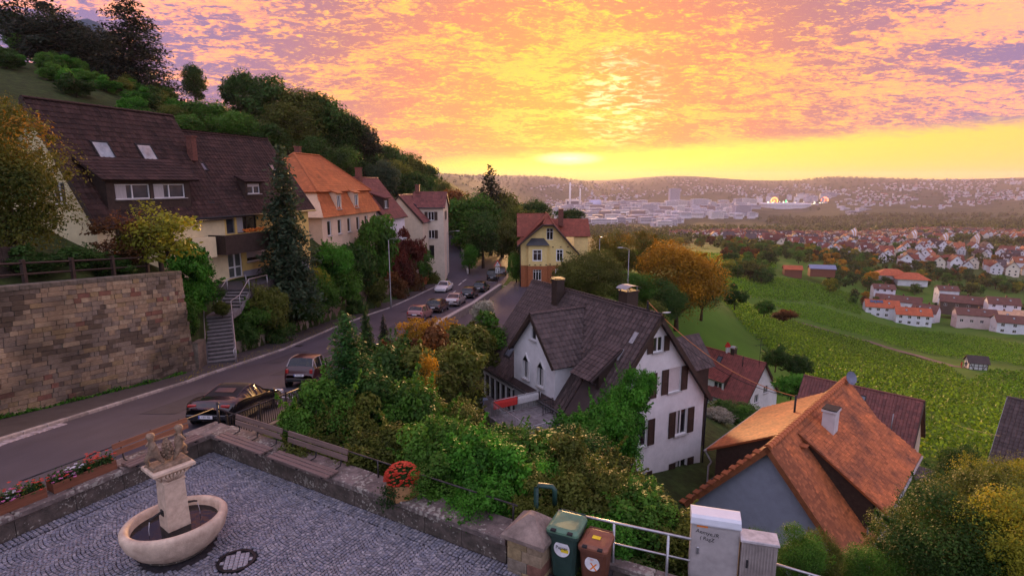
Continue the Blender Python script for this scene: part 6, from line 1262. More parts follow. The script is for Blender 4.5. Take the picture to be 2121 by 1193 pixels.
# ------------------------------------------------------------------ street lamps, sign, wires
LAMPM = mat('lamp_pole', (.30, .29, .30), rough=.45, metal=.6); LED = mat('lamp_glass', (.6, .62, .66), rough=.15, spec=.8)
def lamp(label, base, h_, az, arm=1.6):
    e_ = empty('street_lamp', base, az, label, 'street lamp', 'street lamps along the street')
    tube_part('pole', e_, [(0, 0, -.5), (0, 0, 1.2), (0, 0, 1.25), (0, 0, h_)], [.085, .085, .06, .045], LAMPM, 8); tube_part('arm', e_, [(0, 0, h_ - .05), (.25, 0, h_ + .12), (arm, 0, h_ + .25)], .03, LAMPM)
    hd = MB(); hd.v = []; k = 8
    for x, r_ in ((arm - .1, .05), (arm + .1, .12), (arm + .45, .13), (arm + .68, .05)):
        for i in range(k): t = 2 * math.pi * i / k; hd.v.append((x, math.cos(t) * r_, h_ + .26 + math.sin(t) * r_ * .45)); hd.t.append(.5)
    hd.f = [(i * k + j, i * k + (j + 1) % k, (i + 1) * k + (j + 1) % k, (i + 1) * k + j) for i in range(3) for j in range(k)] + [tuple(range(24, 32))]; hd.m = [0] * len(hd.f); hd.build('lamp_head', mat('lamp_shell', (.5, .5, .52), rough=.35), e_, smooth=True)
    MB().box((arm + .27, 0, h_ + .21), (.46, .17, .03)).build('lamp_glass', LED, e_); return e_
lamp('street lamp at the kerb below the red-leaved shrubs', (-14.35, 66, float(zroad(66))), 8.1, R(-10))
lamp('street lamp at the corner of the side street', (-11.4, 100, -8.9), 7.9, R(-5)); lamp('street lamp before the dark trees past the side street', (-8.3, 125, -9.4), 7.6, R(5), 1.4); lamp('street lamp half lost among the trees at the bend', (-5.0, 148, -9.6), 7.8, R(20), 1.2)
lamp('street lamp on the right of the villa before the orange trees', (15.3, 74, -9.6), 8.6, R(185), .9); lamp('street lamp rising behind the gable of the white house', (13.2, 50.0, -11.5), 7.3, R(10), .5)
lamp('thin street lamp beside the right corner of the villa', (13.9, 90, -9.5), 8.3, R(60), .5)
sg = empty('road_sign', (-2.35, 92.2, float(zroad(92))), 0, 'warning triangle above a white arrow plate on a post', 'sign'); tube_part('post', sg, [(0, 0, 0), (0, 0, 3.6)], .04, LAMPM)
tri = lambda s, y_: [(-s, y_, 2.75 - s * .1), (s, y_, 2.75 - s * .1), (0, y_, 2.75 + s * 1.63)]
SR = mat('sign_red', (.5, .02, .02), rough=.4); SW = mat('sign_white', (.72, .71, .72), rough=.4)
for s, y_, m_, nm in ((.62, -.06, SR, 'triangle_border'), (.44, -.068, SW, 'triangle_face')): t = tri(s, y_); c = tri(s, y_ + .006); MB().add(t + c, [(0, 1, 2), (5, 4, 3), (0, 3, 4, 1), (1, 4, 5, 2), (2, 5, 3, 0)]).build(nm, m_, sg).location = (0, 0, .12)
MB().tube([(-.12, -.08, 2.95), (-.1, -.08, 3.12), (.06, -.08, 3.2), (.16, -.08, 3.3)], .045, 4).build('bend_symbol', INK, sg)
MB().box((0, -.06, 2.1), (.72, .02, 1.0), ch=.01).build('arrow_plate', SW, sg); MB().tube([(-.17, -.08, 1.72), (-.17, -.08, 2.25), (-.1, -.08, 2.42), (0, -.08, 2.46), (.1, -.08, 2.42), (.17, -.08, 2.25), (.17, -.08, 1.82)], .05, 5).build('arrow_symbol', INK, sg); MB().add([(.02, -.085, 1.85), (.32, -.085, 1.85), (.17, -.085, 1.62)], [(0, 2, 1)]).build('arrow_tip', INK, sg)
def wire(label, a, b, sag, m, r=.02, n=14):
    a, b = Vector(a), Vector(b); pts = [a.lerp(b, i / n) - UP * (sag * 4 * (i / n) * (1 - i / n)) for i in range(n + 1)]; o = MB().tube(pts, r, 5).build('cable', m, None, smooth=True); tag(o, label, 'cable')
mast = H1.matrix_basis @ Vector((11.75, 0, 10.65)); pole2 = M2 @ Vector((6.5, .95, 8.15))
wire('orange-lit overhead cable from the white house mast to the orange roof pole', mast, pole2, .9, mat('cable_painted_sunlight', (.55, .2, .07), rough=.5), .022); wire('black overhead cable beside the orange one', mast + Vector((.3, .3, -.9)), pole2 + Vector((.1, .1, -.1)), .9, BLK, .018)  # first cable: the orange of the low sun is put into its colour
wire('cable from the red roof towards the brown roof', at(1910, 850, d=58), at(2085, 905, d=44), .35, BLK, .014)
wire('cable between the old corner house and the first trees', (-16, 87.5, 7.2), (-10.5, 90, 6.9), .35, BLK, .014)
wire('cable strung between the lamps of the side street', (-11.4, 100, -1.2), (-8.3, 125, -1.6), .8, BLK, .014)
def antenna(loc, h_, label, az=.3):
    e_ = empty('roof_aerial', loc, az, label, 'aerial'); tube_part('mast', e_, [(0, 0, 0), (0, 0, h_)], .025, DARKM)
    for k, z_ in enumerate((h_ - .1, h_ - .9)):
        tube_part('boom', e_, [(-.8, 0, z_), (.8, 0, z_)], .018, DARKM, 5)
        for i in range(7): tube_part('element', e_, [(-.75 + i * .25, -.35, z_ + .02), (-.75 + i * .25, .35, z_ + .02)], .012, DARKM, 4)
antenna(at(1572, 760, d=68), 3.6, 'bare aerial mast standing beyond the red roof'); 
shr = empty('chimney_shrine', H3.matrix_basis @ Vector((5.3, .1, 8.9)), 0, 'tiny white house-shaped figure on the red roof ridge', 'ornament'); b_ = MB().box((0, 0, .5), (.55, .4, .9)); b_.build('body', SW, shr); MB().add([(-.4, -.3, .95), (.4, -.3, .95), (0, -.3, 1.6), (-.4, .3, .95), (.4, .3, .95), (0, .3, 1.6)], [(0, 1, 2), (5, 4, 3), (1, 4, 5, 2), (0, 2, 5, 3)]).build('gable', SR, shr)
# ------------------------------------------------------------------ vegetation
def blob_crown(rs, n_lobe, n_leaf, size, flat=1.0, low=.0, spread=1.0, shoot=.12):
    """unit crown (about 1 wide, 1 tall, base at 0): leaves in shells round many lobes"""
    C = []; 
    while len(C) < n_lobe:
        p = rs.uniform(-1, 1, 3)
        if p @ p < 1 and p @ p > .12: C.append(p)
    C = np.array(C) * [.36 * spread, .36 * spread, .40 * flat] + [0, 0, .5]; rad = rs.uniform(.10, .21, n_lobe)
    lt = rs.rand(n_lobe); lsz = rs.uniform(.55, 1.45, n_lobe); k = rs.randint(0, n_lobe, n_leaf); d = rs.normal(size=(n_leaf, 3)); d /= np.linalg.norm(d, axis=1, keepdims=True); d[:, 2] = np.where(d[:, 2] < -.35, -d[:, 2], d[:, 2])
    cen = C[k] + d * (rad[k] * rs.uniform(.55, 1.12, n_leaf))[:, None]; cen[:, 2] = np.maximum(cen[:, 2], low)
    nrm = d + rs.normal(size=(n_leaf, 3)) * .55 + [0, 0, .35]
    m = n_leaf // 7; ns = 60; b = rs.randint(0, n_leaf, ns); dirs = cen[b] - [0, 0, .35]; dirs /= np.linalg.norm(dirs, axis=1, keepdims=True); dirs = dirs + rs.normal(size=(ns, 3)) * .25 + [0, 0, .35]; ln = rs.uniform(.3, 1.0, ns) * shoot; j = rs.randint(0, ns, m); uu = rs.rand(m)   # shoots that break the outline
    cen[:m] = cen[b[j]] + dirs[j] * (ln[j] * uu)[:, None] + rs.normal(size=(m, 3)) * (.018 * (1.1 - uu))[:, None]; nrm[:m] = rs.normal(size=(m, 3)) + [0, 0, .5]
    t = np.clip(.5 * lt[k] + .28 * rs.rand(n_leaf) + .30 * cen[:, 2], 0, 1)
    return leafcloud(cen, nrm, size * lsz[k] * rs.uniform(.6, 1.25, n_leaf), t, rs=rs)
def conifer_crown(rs, levels, n_leaf, size, droop=.25, taper=.8, w=.36, base=.06):
    cen, nr, tt = [], [], []
    z = base
    for i in range(levels):
        f = i / levels; zc = base + (1 - base) * f; r = w * (1 - f) ** taper * rs.uniform(.82, 1.15); nb = max(5, int(13 * (1 - f) + 4))
        for b in range(nb):
            a = rs.uniform(0, 2 * np.pi); L_ = r * rs.uniform(.65, 1.12); m = max(3, int(n_leaf * L_ / (levels * 13 * .22)))
            u = rs.rand(m) ** .7; p = np.column_stack([np.cos(a) * L_ * u, np.sin(a) * L_ * u, zc - droop * L_ * u ** 1.4 + .05 * L_ * u * 0]) + rs.normal(size=(m, 3)) * [.014, .014, .010] * (1 + 2 * L_)
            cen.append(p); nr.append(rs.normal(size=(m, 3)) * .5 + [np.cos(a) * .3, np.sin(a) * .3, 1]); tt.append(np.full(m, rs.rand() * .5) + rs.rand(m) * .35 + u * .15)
    cen = np.vstack(cen); nr = np.vstack(nr); tt = np.clip(np.concatenate(tt), 0, 1); return leafcloud(cen, nr, size * rs.uniform(.6, 1.3, len(cen)), tt, aspect=.42, rs=rs)
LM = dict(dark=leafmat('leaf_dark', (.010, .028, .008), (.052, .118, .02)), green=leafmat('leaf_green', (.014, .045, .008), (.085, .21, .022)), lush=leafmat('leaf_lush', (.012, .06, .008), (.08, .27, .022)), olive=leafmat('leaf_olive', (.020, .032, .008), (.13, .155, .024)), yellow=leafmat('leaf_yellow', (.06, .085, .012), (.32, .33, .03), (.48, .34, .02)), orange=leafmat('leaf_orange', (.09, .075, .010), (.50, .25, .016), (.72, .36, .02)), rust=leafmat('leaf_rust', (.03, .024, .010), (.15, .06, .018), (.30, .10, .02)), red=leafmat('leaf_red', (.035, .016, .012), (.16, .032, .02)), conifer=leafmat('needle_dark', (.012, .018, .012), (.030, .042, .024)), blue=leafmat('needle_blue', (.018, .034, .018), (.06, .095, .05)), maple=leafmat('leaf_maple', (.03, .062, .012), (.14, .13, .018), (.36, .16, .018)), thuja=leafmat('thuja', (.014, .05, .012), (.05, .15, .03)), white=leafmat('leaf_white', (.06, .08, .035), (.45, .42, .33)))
bark = mat('bark', (.065, .045, .034), rough=.95, var=.4, scale=8, bump=.6, bscale=14, stretch=(1, 1, .25))
PROT = {}
def proto(kind, k):
    key = (kind, k)
    if key in PROT: return PROT[key]
    rs = np.random.RandomState(100 + 17 * k + sum(map(ord, kind)))
    a = dict(near=lambda: blob_crown(rs, 46, 15000, .021, low=.02, shoot=.17), shrub=lambda: blob_crown(rs, 42, 11000, .027, low=.0, flat=1.05, spread=1.15), tree=lambda: blob_crown(rs, 64, 16000, .019, shoot=.06), far=lambda: blob_crown(rs, 26, 2400, .042, low=.0, shoot=.05), con=lambda: conifer_crown(rs, 36, 17000, .018), spruce=lambda: conifer_crown(rs, 44, 26000, .017, droop=.5, w=.26, taper=.7, base=.03), seq=lambda: conifer_crown(rs, 46, 22000, .014, droop=.18, w=.34, taper=.62, base=.12), thuja=lambda: conifer_crown(rs, 44, 26000, .017, droop=-.35, w=.22, taper=.55, base=.0), fine=lambda: blob_crown(rs, 80, 56000, .0092, low=.02, spread=1.05, shoot=.08), loose=lambda: blob_crown(rs, 30, 4200, .024, low=.05, spread=1.1))[kind]()
    PROT[key] = leafmesh('crown', a[0], a[1], LM['green']); return PROT[key]
def trunk_mesh(seed, h0, limb=True, r=.03):
    rs = random.Random(seed); mb = MB(); mb.tube([(0, 0, -.08), (.005, 0, h0 * .5), (.012, .005, h0), (.0, .01, .75)], [r * 1.35, r, r * .8, r * .25], 7)
    if limb:
        for i in range(7): a = rs.uniform(0, 6.28); z = h0 * rs.uniform(.7, 1.3); l = rs.uniform(.18, .32); mb.tube([(.005, 0, z), (math.cos(a) * l * .5, math.sin(a) * l * .5, z + l * .5), (math.cos(a) * l, math.sin(a) * l, z + l * .95)], [r * .5, r * .32, r * .1], 5)
    return mb.mesh('trunk', bark, True)
TRK = [trunk_mesh(i, .28) for i in range(3)]; TRKC = trunk_mesh(9, .3, False, .016); TRKS = trunk_mesh(11, .12, True, .02)
_pk = {}
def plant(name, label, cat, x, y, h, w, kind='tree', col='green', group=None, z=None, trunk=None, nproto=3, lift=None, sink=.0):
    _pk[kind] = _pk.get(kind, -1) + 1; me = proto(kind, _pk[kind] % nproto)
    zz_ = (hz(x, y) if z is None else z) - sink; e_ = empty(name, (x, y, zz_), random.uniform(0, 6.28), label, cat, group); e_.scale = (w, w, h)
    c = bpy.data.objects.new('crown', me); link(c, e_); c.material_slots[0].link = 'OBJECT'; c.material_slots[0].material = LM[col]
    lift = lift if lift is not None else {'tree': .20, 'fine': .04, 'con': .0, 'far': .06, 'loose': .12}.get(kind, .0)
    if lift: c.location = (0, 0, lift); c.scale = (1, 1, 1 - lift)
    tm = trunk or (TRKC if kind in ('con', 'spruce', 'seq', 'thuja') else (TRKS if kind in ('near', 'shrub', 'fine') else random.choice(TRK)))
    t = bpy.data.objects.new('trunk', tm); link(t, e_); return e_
def surveyed(px, py, d):
    p = at(px, py, d=d); return p.x, p.y
G_SH = 'shrubs on the slope below the plaza wall'
def sh(px, py, d, h, w, kind='shrub', col='green', label=None, name='shrub', cat='shrub', group=G_SH, **k):
    """plant whose crown centre stands on the sight line px,py at distance d"""
    p = at(px, py, d=d); plant(name, label, cat, p.x, p.y, h, w, kind, col, group, z=p.z - h * .5, **k)
LAB = dict(green='leafy green shrub on the slope below the plaza wall', olive='olive-brown shrub on the slope below the plaza wall', dark='dark green shrub on the slope below the plaza wall', lush='fresh green bush just behind the plaza wall', rust='rust-tinged shrub on the slope below the plaza wall', yellow='yellowing shrub on the slope below the plaza wall')
# slope between plaza wall and white house
for (px, py, d, h, w, c, kd) in [(660, 900, 17, 3.2, 2.6, 'green', 'near'), (660, 850, 21, 2.6, 2.0, 'dark', 'near'), (760, 960, 15.5, 1.8, 2.4, 'olive', 'near'), (835, 955, 15.5, 2.0, 2.2, 'olive', 'near'), (905, 940, 15, 2.2, 2.4, 'green', 'near'), (985, 980, 14, 2.2, 2.4, 'lush', 'near'), (1065, 1000, 13.6, 2.0, 2.2, 'lush', 'near'), (1000, 945, 15.6, 1.7, 2.6, 'green', 'near'), (1090, 965, 15, 1.7, 2.4, 'green', 'near'), (1160, 985, 14.5, 2.0, 2.4, 'olive', 'near'), (1230, 1040, 13, 1.8, 2.2, 'olive', 'near'), (1310, 1075, 12.8, 1.6, 2.2, 'green', 'near'), (1380, 1090, 13, 1.5, 2.0, 'olive', 'near'), (1170, 940, 18, 1.7, 3.0, 'dark', 'near'), (1245, 985, 18, 2.0, 2.6, 'olive', 'near'), (1330, 1062, 14, 1.5, 2.2, 'green', 'near'), (1250, 1100, 12.2, 1.2, 1.8, 'lush', 'near'), (1000, 1040, 12.8, 1.3, 1.8, 'lush', 'near'), (900, 1000, 13.6, 1.4, 2.0, 'green', 'near'), (930, 885, 19.5, 2.2, 2.6, 'olive', 'near'), (860, 880, 19, 3.2, 3.0, 'green', 'near'), (780, 890, 18.5, 3.4, 3.0, 'dark', 'near'), (720, 900, 17.5, 2.8, 2.6, 'olive', 'near'), (640, 950, 15.6, 1.4, 1.8, 'olive', 'near'), (1130, 930, 20, 1.5, 2.6, 'dark', 'near'), (1050, 925, 20, 1.5, 2.6, 'green', 'near'), (1400, 1120, 12.4, 1.3, 1.8, 'olive', 'near'), (1120, 1050, 12.8, 1.4, 1.8, 'olive', 'near')]:
    near_ = next((l for lim, l in ((700, 'by the corner bench'), (880, 'near the red flower tub'), (960, 'between flower tub and roof terrace'), (1070, 'below the roof terrace'), (1140, 'behind the stone pillar'), (1260, 'behind the green bin'), (1345, 'behind the steel railing'), (9999, 'beside the grey cabinets')) if px < lim))
    sh(px, py, d, h, w, kd, c, LAB[c].replace('on the slope below the plaza wall', near_ + (' close to the wall' if d < 15 else ' further down the slope')).replace('just behind the plaza wall', near_))
# taller growth between the street and the white house
G_B = 'bushes between the street railing and the white house'
for (px, py, d, h, w, c, kd, lb) in [(855, 800, 26, 3.8, 4.2, 'olive', 'shrub', 'brown-olive bush in the thicket between street and white house'), (800, 810, 25, 3.8, 3.4, 'dark', 'shrub', 'dark bush in the thicket between street and white house'), (930, 785, 29, 4.0, 4.4, 'olive', 'shrub', 'brown-olive bush in the thicket between street and white house'), (880, 745, 33, 3.8, 4.4, 'rust', 'shrub', 'rusty autumn bush in the thicket below the parked cars'), (960, 735, 37, 4.0, 4.6, 'olive', 'shrub', 'brown-olive bush in the thicket between street and white house'), (820, 755, 33, 3.4, 3.8, 'dark', 'shrub', 'dark bush in the thicket between street and white house'), (1000, 700, 42, 3.4, 4.5, 'green', 'shrub', 'soft green bush beside the lane wall'), (905, 702, 42, 3.0, 4.0, 'orange', 'loose', 'small tree with sparse yellow-orange leaves below the parked cars'), (862, 690, 40, 2.6, 2.8, 'orange', 'loose', 'sparse orange-leaved bush in front of the rose hatchback'), (885, 795, 24, 2.6, 1.2, 'orange', 'loose', 'orange-red climber glowing amid the dark bushes'), (690, 860, 19, 2.4, .9, 'orange', 'loose', 'narrow orange-red climber near the black railing'), (758, 680, 34, 3.4, 1.9, 'dark', 'con', 'grey-green young conifer by the street edge'), (795, 690, 37, 2.6, 1.6, 'conifer', 'con', 'small dark conifer below the parked cars')]:
    sh(px, py, d, h, w, kd, c, lb, name='bush' if kd != 'con' else 'young_conifer', cat='bush' if kd != 'con' else 'conifer', group=G_B)
sh(722, 760, 18.6, 3.6, 4.6, 'thuja', 'thuja', 'bright green pointed thuja by the street railing', name='thuja', cat='conifer', group=None)
sh(1000, 650, 47, 2.2, 2.2, 'shrub', 'white', 'white-flowering shrub hanging over the lane wall', name='flowering_shrub', group=None)
# ivy column on the white house
for (px, py, d, h, w) in [(1290, 860, 28.0, 3.6, 2.6), (1255, 905, 26.0, 3.4, 3.0), (1310, 815, 28.4, 2.6, 1.8), (1340, 795, 28.6, 1.8, 1.2), (1200, 900, 25, 2.0, 3.0), (1290, 930, 27, 3.0, 2.2), (1265, 870, 27.5, 2.6, 2.4)]:
    sh(px, py, d, h, w, 'near', 'lush', 'ivy climbing the gable corner of the white house', name='ivy', cat='ivy', group='ivy on the white house')
# right foreground
for (px, py, d, h, w, c, lb) in [(1885, 1150, 14, 2.5, 2.4, 'olive', 'dark brown-olive bush in front of the orange roof'), (1965, 1085, 16, 2.9, 2.8, 'dark', 'leafy green bush below the orange roof eave'), (1940, 1160, 12.5, 3.0, 3.0, 'dark', 'dark green bush in front of the orange roof'), (2050, 1120, 13, 3.4, 3.4, 'olive', 'dark brown-olive bush in front of the orange roof'), (2080, 1045, 17, 3.2, 3.0, 'yellow', 'yellow-green autumn bush below the brown roof'), (2110, 1150, 11.5, 2.6, 2.4, 'yellow', 'yellow bush with orange leaves at the lower end of the slope'), (1805, 1200, 12.5, 1.5, 1.6, 'green', 'leafy green bush beside the grey cabinets'), (1700, 1165, 12.4, 1.4, 1.0, 'olive', 'low olive bush between cabinets and orange house'), (1650, 1160, 11.6, 1.4, 1.2, 'green', 'leafy green bush beside the grey cabinets'), (1990, 990, 24, 3.2, 2.2, 'dark', 'dark green bush beside the gutter of the orange roof'), (1570, 1150, 12.6, 1.2, 1.0, 'green', 'leafy green bush beside the grey cabinets')]:
    sh(px, py, d, h, w, 'fine', c, lb, name='bush', cat='bush', group='bushes on the right slope')
# left bank: along pavement, under the spruce, between houses
G_L = 'shrubs on the bank above the pavement'
for (px, py, d, h, w, c) in [(540, 640, 40, 4.0, 4.0, 'olive'), (600, 640, 43, 4.0, 4.2, 'dark'), (560, 690, 38, 2.6, 3.2, 'dark'), (650, 620, 47, 4.4, 4.4, 'green'), (700, 590, 52, 5.0, 4.6, 'green'), (720, 640, 50, 3.4, 4.0, 'dark'), (690, 545, 54, 4.4, 4.0, 'lush'), (755, 600, 57, 5.2, 4.6, 'olive'), (780, 520, 60, 7.5, 5.0, 'green'), (830, 560, 64, 5.0, 4.0, 'red'), (845, 520, 68, 5.2, 4.2, 'red'), (810, 600, 63, 4.4, 4.0, 'rust'), (870, 545, 74, 5.0, 4.0, 'green'), (885, 580, 76, 4.2, 3.6, 'olive'), (850, 590, 70, 4.4, 3.8, 'rust'), (660, 590, 49, 3.4, 2.2, 'yellow'), (405, 610, 36.0, 3.4, 2.6, 'lush'), (395, 560, 36.4, 3.6, 3.0, 'lush'), (385, 660, 34.6, 2.6, 1.8, 'green'), (440, 610, 38, 1.2, 1.6, 'dark'), (460, 640, 37, 1.0, 1.2, 'olive'), (500, 690, 36, 2.4, 2.4, 'dark'), (520, 660, 37.5, 2.6, 2.6, 'green'), (740, 560, 58, 5.2, 4.4, 'dark')]:
    lb = {'green': 'green shrub on the bank above the pavement', 'dark': 'dark shrub on the bank above the pavement', 'olive': 'olive shrub on the bank above the pavement', 'lush': 'bright green shrub beside the end of the sandstone wall', 'red': 'deep red autumn shrub above the street wall', 'rust': 'rust-brown shrub above the street wall', 'yellow': 'small yellow-leaved shrub on the bank'}[c]
    lb = lb.replace('on the bank above the pavement', 'on the bank ' + next(l for lim, l in ((470, 'beside the stair handrail'), (580, 'between stairs and spruce'), (665, 'right of the spruce'), (735, 'below the mansard house corner'), (9999, 'below the white annexe')) if px < lim))
    d0 = d
    for _ in range(60):
        p = at(px, py, d=d)
        if p.y < 33 or p.x < float(XL(p.y)) - 2.3 or (c == 'lush' and px < 420) or d > d0 * 1.4: break
        d *= 1.02
    sh(px, py, d, h * (d / d0) ** .7, w * (d / d0) ** .7, 'shrub', c, lb, group=G_L)
sh(590, 462, 47, 12.9, 11.6, 'spruce', 'blue', 'tall grey-blue spruce in front of the cream house', name='spruce_tree', cat='tree', group=None)
sh(15, 400, 27, 7.6, 7.0, 'fine', 'maple', 'broad orange-green autumn tree above the sandstone wall', name='autumn_tree', cat='tree', group=None, lift=.05)
sh(-30, 310, 29, 6.0, 5.0, 'fine', 'maple', 'orange autumn tree at the back of the garden', name='autumn_tree', cat='tree', group=None, lift=.05)
sh(330, 500, 31, 4.4, 4.6, 'loose', 'yellow', 'small garden tree with sparse yellow-green leaves above the wall', name='garden_tree', cat='tree', group=None); sh(250, 515, 30, 3.4, 4.0, 'loose', 'rust', 'thin brown-leaved tree in front of the dark window', name='garden_tree', cat='tree', group=None)
for (px, py, d) in ((150, 540, 27), (60, 545, 25), (230, 560, 29)): sh(px, py, d, 1.5, 2.6, 'shrub', 'dark', 'dark hedge plant on the terrace above the sandstone wall', name='hedge_plant', group='hedge on the terrace')
# weeds at the wall foot
wd = MB(); 
rs = np.random.RandomState(8); N = 5000; ss = rs.uniform(14, WL, N); P = np.array([tuple(wpt(s)) for s in ss]); P[:, 0] += np.abs(rs.normal(.05, .10, N)); clump = np.array([vnoise(s * .9, 0, 4) for s in ss]); keep = rs.rand(N) < clump * 1.3 - .2; P = P[keep]; ss = ss[keep]; P[:, 2] = np.array([zb_(s) for s in ss]) + .06 + np.abs(rs.normal(0, .09, len(ss))) * clump[keep]
V, T = leafcloud(P, rs.normal(size=P.shape) + [0.4, 0, .8], rs.uniform(.03, .075, len(P)), rs.rand(len(P)), rs=rs); tag(link(bpy.data.objects.new('weeds', leafmesh('weeds', V, T, LM['lush']))), 'green weeds and grass along the foot of the sandstone wall', 'weeds', kind='stuff')
# fallen yellow leaves in the gutter
N = 700; yy = rs.uniform(28, 62, N); P = np.column_stack([XL(yy) - .2 + rs.normal(0, .5, N) - .5, yy, zroad(yy) + .125]); V, T = leafcloud(P, rs.normal(size=(N, 3)) * .2 + [0, 0, 1], rs.uniform(.03, .06, N), rs.rand(N) * .4 + .6, rs=rs); tag(link(bpy.data.objects.new('fallen_leaves', leafmesh('fallen_leaves', V, T, LM['yellow']))), 'fallen yellow leaves scattered along the pavement', 'leaves', kind='stuff')
# grass on the slope right below the railing
N = 26000; P2 = np.column_stack([rs.uniform(-6, 14, N), rs.uniform(10.5, 26, N)]); P2 = P2[(P2[:, 0] - PC.x) * (-PR.y) + (P2[:, 1] - PC.y) * PR.x > .7]; zz2 = height(P2[:, 0], P2[:, 1]); P3 = np.column_stack([P2, zz2 + rs.uniform(.0, .16, len(P2))]); V, T = leafcloud(P3, rs.normal(size=P3.shape) + [0, -.3, .4], rs.uniform(.05, .12, len(P3)), rs.rand(len(P3)) * .8, aspect=.22, rs=rs); tag(link(bpy.data.objects.new('slope_grass', leafmesh('slope_grass', V, T, LM['green']))), 'rough grass on the slope under the shrubs', 'grass', kind='stuff')
# ------------------------------------------------------------------ hill: cedars, pines, wood
def on(name, label, px, py_base, d, h, w, kind, col, cat='tree', group=None, **k):
    x, y = surveyed(px, py_base, d); plant(name, label, cat, x, y, h, w, kind, col, group, **k)
where = lambda px: next(l for lim, l in ((140, 'above the garden tree'), (345, 'above the first brown roof'), (545, 'above the second brown roof'), (680, 'above the orange mansard roof'), (765, 'beyond the mansard chimney'), (9999, 'above the beige gabled house')) if px < lim)
def tr(name, label, px, pyt, pyb, d, wpx, kind, col, group=None, **k):
    a, b = at(px, pyt, d=d), at(px, pyb, d=d); plant(name, label, 'tree', a.x, a.y, a.z - b.z, wpx * d / FPX * (1.35 if kind in ('con', 'spruce', 'seq') else 1.15), kind, col, group, z=b.z, **k)
tr('giant_sequoia', 'huge dark sequoia on the hilltop lawn', 255, -30, 215, 100, 210, 'seq', 'conifer'); tr('cedar_tree', 'broad dark cedar beside the sequoia', 120, 30, 175, 105, 190, 'tree', 'conifer', lift=.12); tr('cedar_tree', 'dark pine with airy top behind the cedar', 65, -10, 170, 112, 130, 'loose', 'conifer', lift=.3)
tr('pine_tree', 'small pine with bare stem at the hill edge', 18, 25, 150, 112, 90, 'tree', 'dark', lift=.55); tr('pine_tree', 'slim pine with high crown at the hill edge', 35, 70, 155, 110, 60, 'tree', 'green', lift=.4); tr('cedar_tree', 'dark conifer merging with the sequoia', 190, 60, 190, 104, 120, 'tree', 'conifer', lift=.15)
tr('slender_tree', 'slender tree standing alone against the sky', 398, 135, 225, 120, 55, 'tree', 'dark', lift=.1)
for i, (px, pt, pb, d, w, c) in enumerate([(330, 195, 260, 88, 110, 'olive'), (420, 205, 275, 84, 110, 'green'), (500, 150, 260, 105, 90, 'dark'), (560, 155, 280, 105, 130, 'dark'), (620, 175, 300, 105, 120, 'olive'), (660, 200, 330, 108, 130, 'dark'), (590, 210, 310, 92, 110, 'olive'), (700, 225, 345, 112, 110, 'dark'), (735, 250, 370, 116, 100, 'conifer'), (480, 230, 310, 80, 120, 'green'), (540, 250, 330, 82, 110, 'dark'), (380, 240, 300, 76, 100, 'green'), (640, 280, 370, 92, 100, 'dark'), (700, 300, 390, 96, 90, 'dark'), (760, 310, 400, 118, 90, 'dark'), (820, 330, 410, 130, 80, 'olive'), (850, 350, 420, 128, 70, 'dark'), (880, 365, 430, 135, 70, 'dark'), (790, 330, 410, 112, 80, 'blue'), (250, 190, 240, 88, 90, 'green'), (170, 190, 245, 82, 90, 'lush'), (90, 195, 250, 80, 100, 'green'), (300, 225, 270, 74, 80, 'green'), (130, 215, 255, 76, 90, 'lush'), (50, 215, 260, 74, 90, 'lush'), (210, 205, 250, 80, 90, 'lush'), (20, 180, 230, 88, 70, 'green'), (350, 215, 275, 80, 80, 'olive'), (450, 215, 290, 86, 90, 'green'), (880, 340, 420, 170, 80, 'dark'), (840, 315, 400, 165, 90, 'olive'), (905, 370, 430, 160, 70, 'olive'), (800, 300, 390, 150, 90, 'dark'), (60, 160, 195, 100, 60, 'dark'), (330, 170, 230, 104, 60, 'dark'), (870, 390, 450, 118, 60, 'dark')]):
    nm = {'olive': 'olive-brown broadleaf tree in the hillside wood', 'green': 'green broadleaf tree at the foot of the hill', 'dark': 'dark tree in the hillside wood', 'conifer': 'black-green conifer in the hillside wood', 'blue': 'grey-green tree in the hillside wood', 'lush': 'bright green bush on the hill lawn'}[c]
    nm = nm.replace('in the hillside wood', 'in the wood ' + where(px)).replace('at the foot of the hill', 'at the hill foot ' + where(px)).replace('on the hill lawn', 'on the lawn ' + where(px))
    tr('hill_tree', nm, px, pt, pb + 15, d, w, 'tree', c, 'trees of the hillside wood', lift=.02)
for i in range(46):
    px = random.uniform(-20, 470); y0 = 150 + px * .22 + random.uniform(0, 75); d = random.uniform(72, 104)
    p = at(px, y0, d=d); plant('hill_bush', random.choice(('small green bush on the hill meadow', 'low dark bush on the hill meadow')), 'bush', p.x, p.y, random.uniform(1.6, 3.2), random.uniform(2.4, 4.5), 'shrub', random.choice(('green', 'lush', 'dark', 'olive')), 'bushes on the hill meadow', sink=.2)
tr('spiky_conifer', 'spiky dark conifer rising from the hillside wood', 775, 265, 400, 120, 90, 'con', 'conifer')
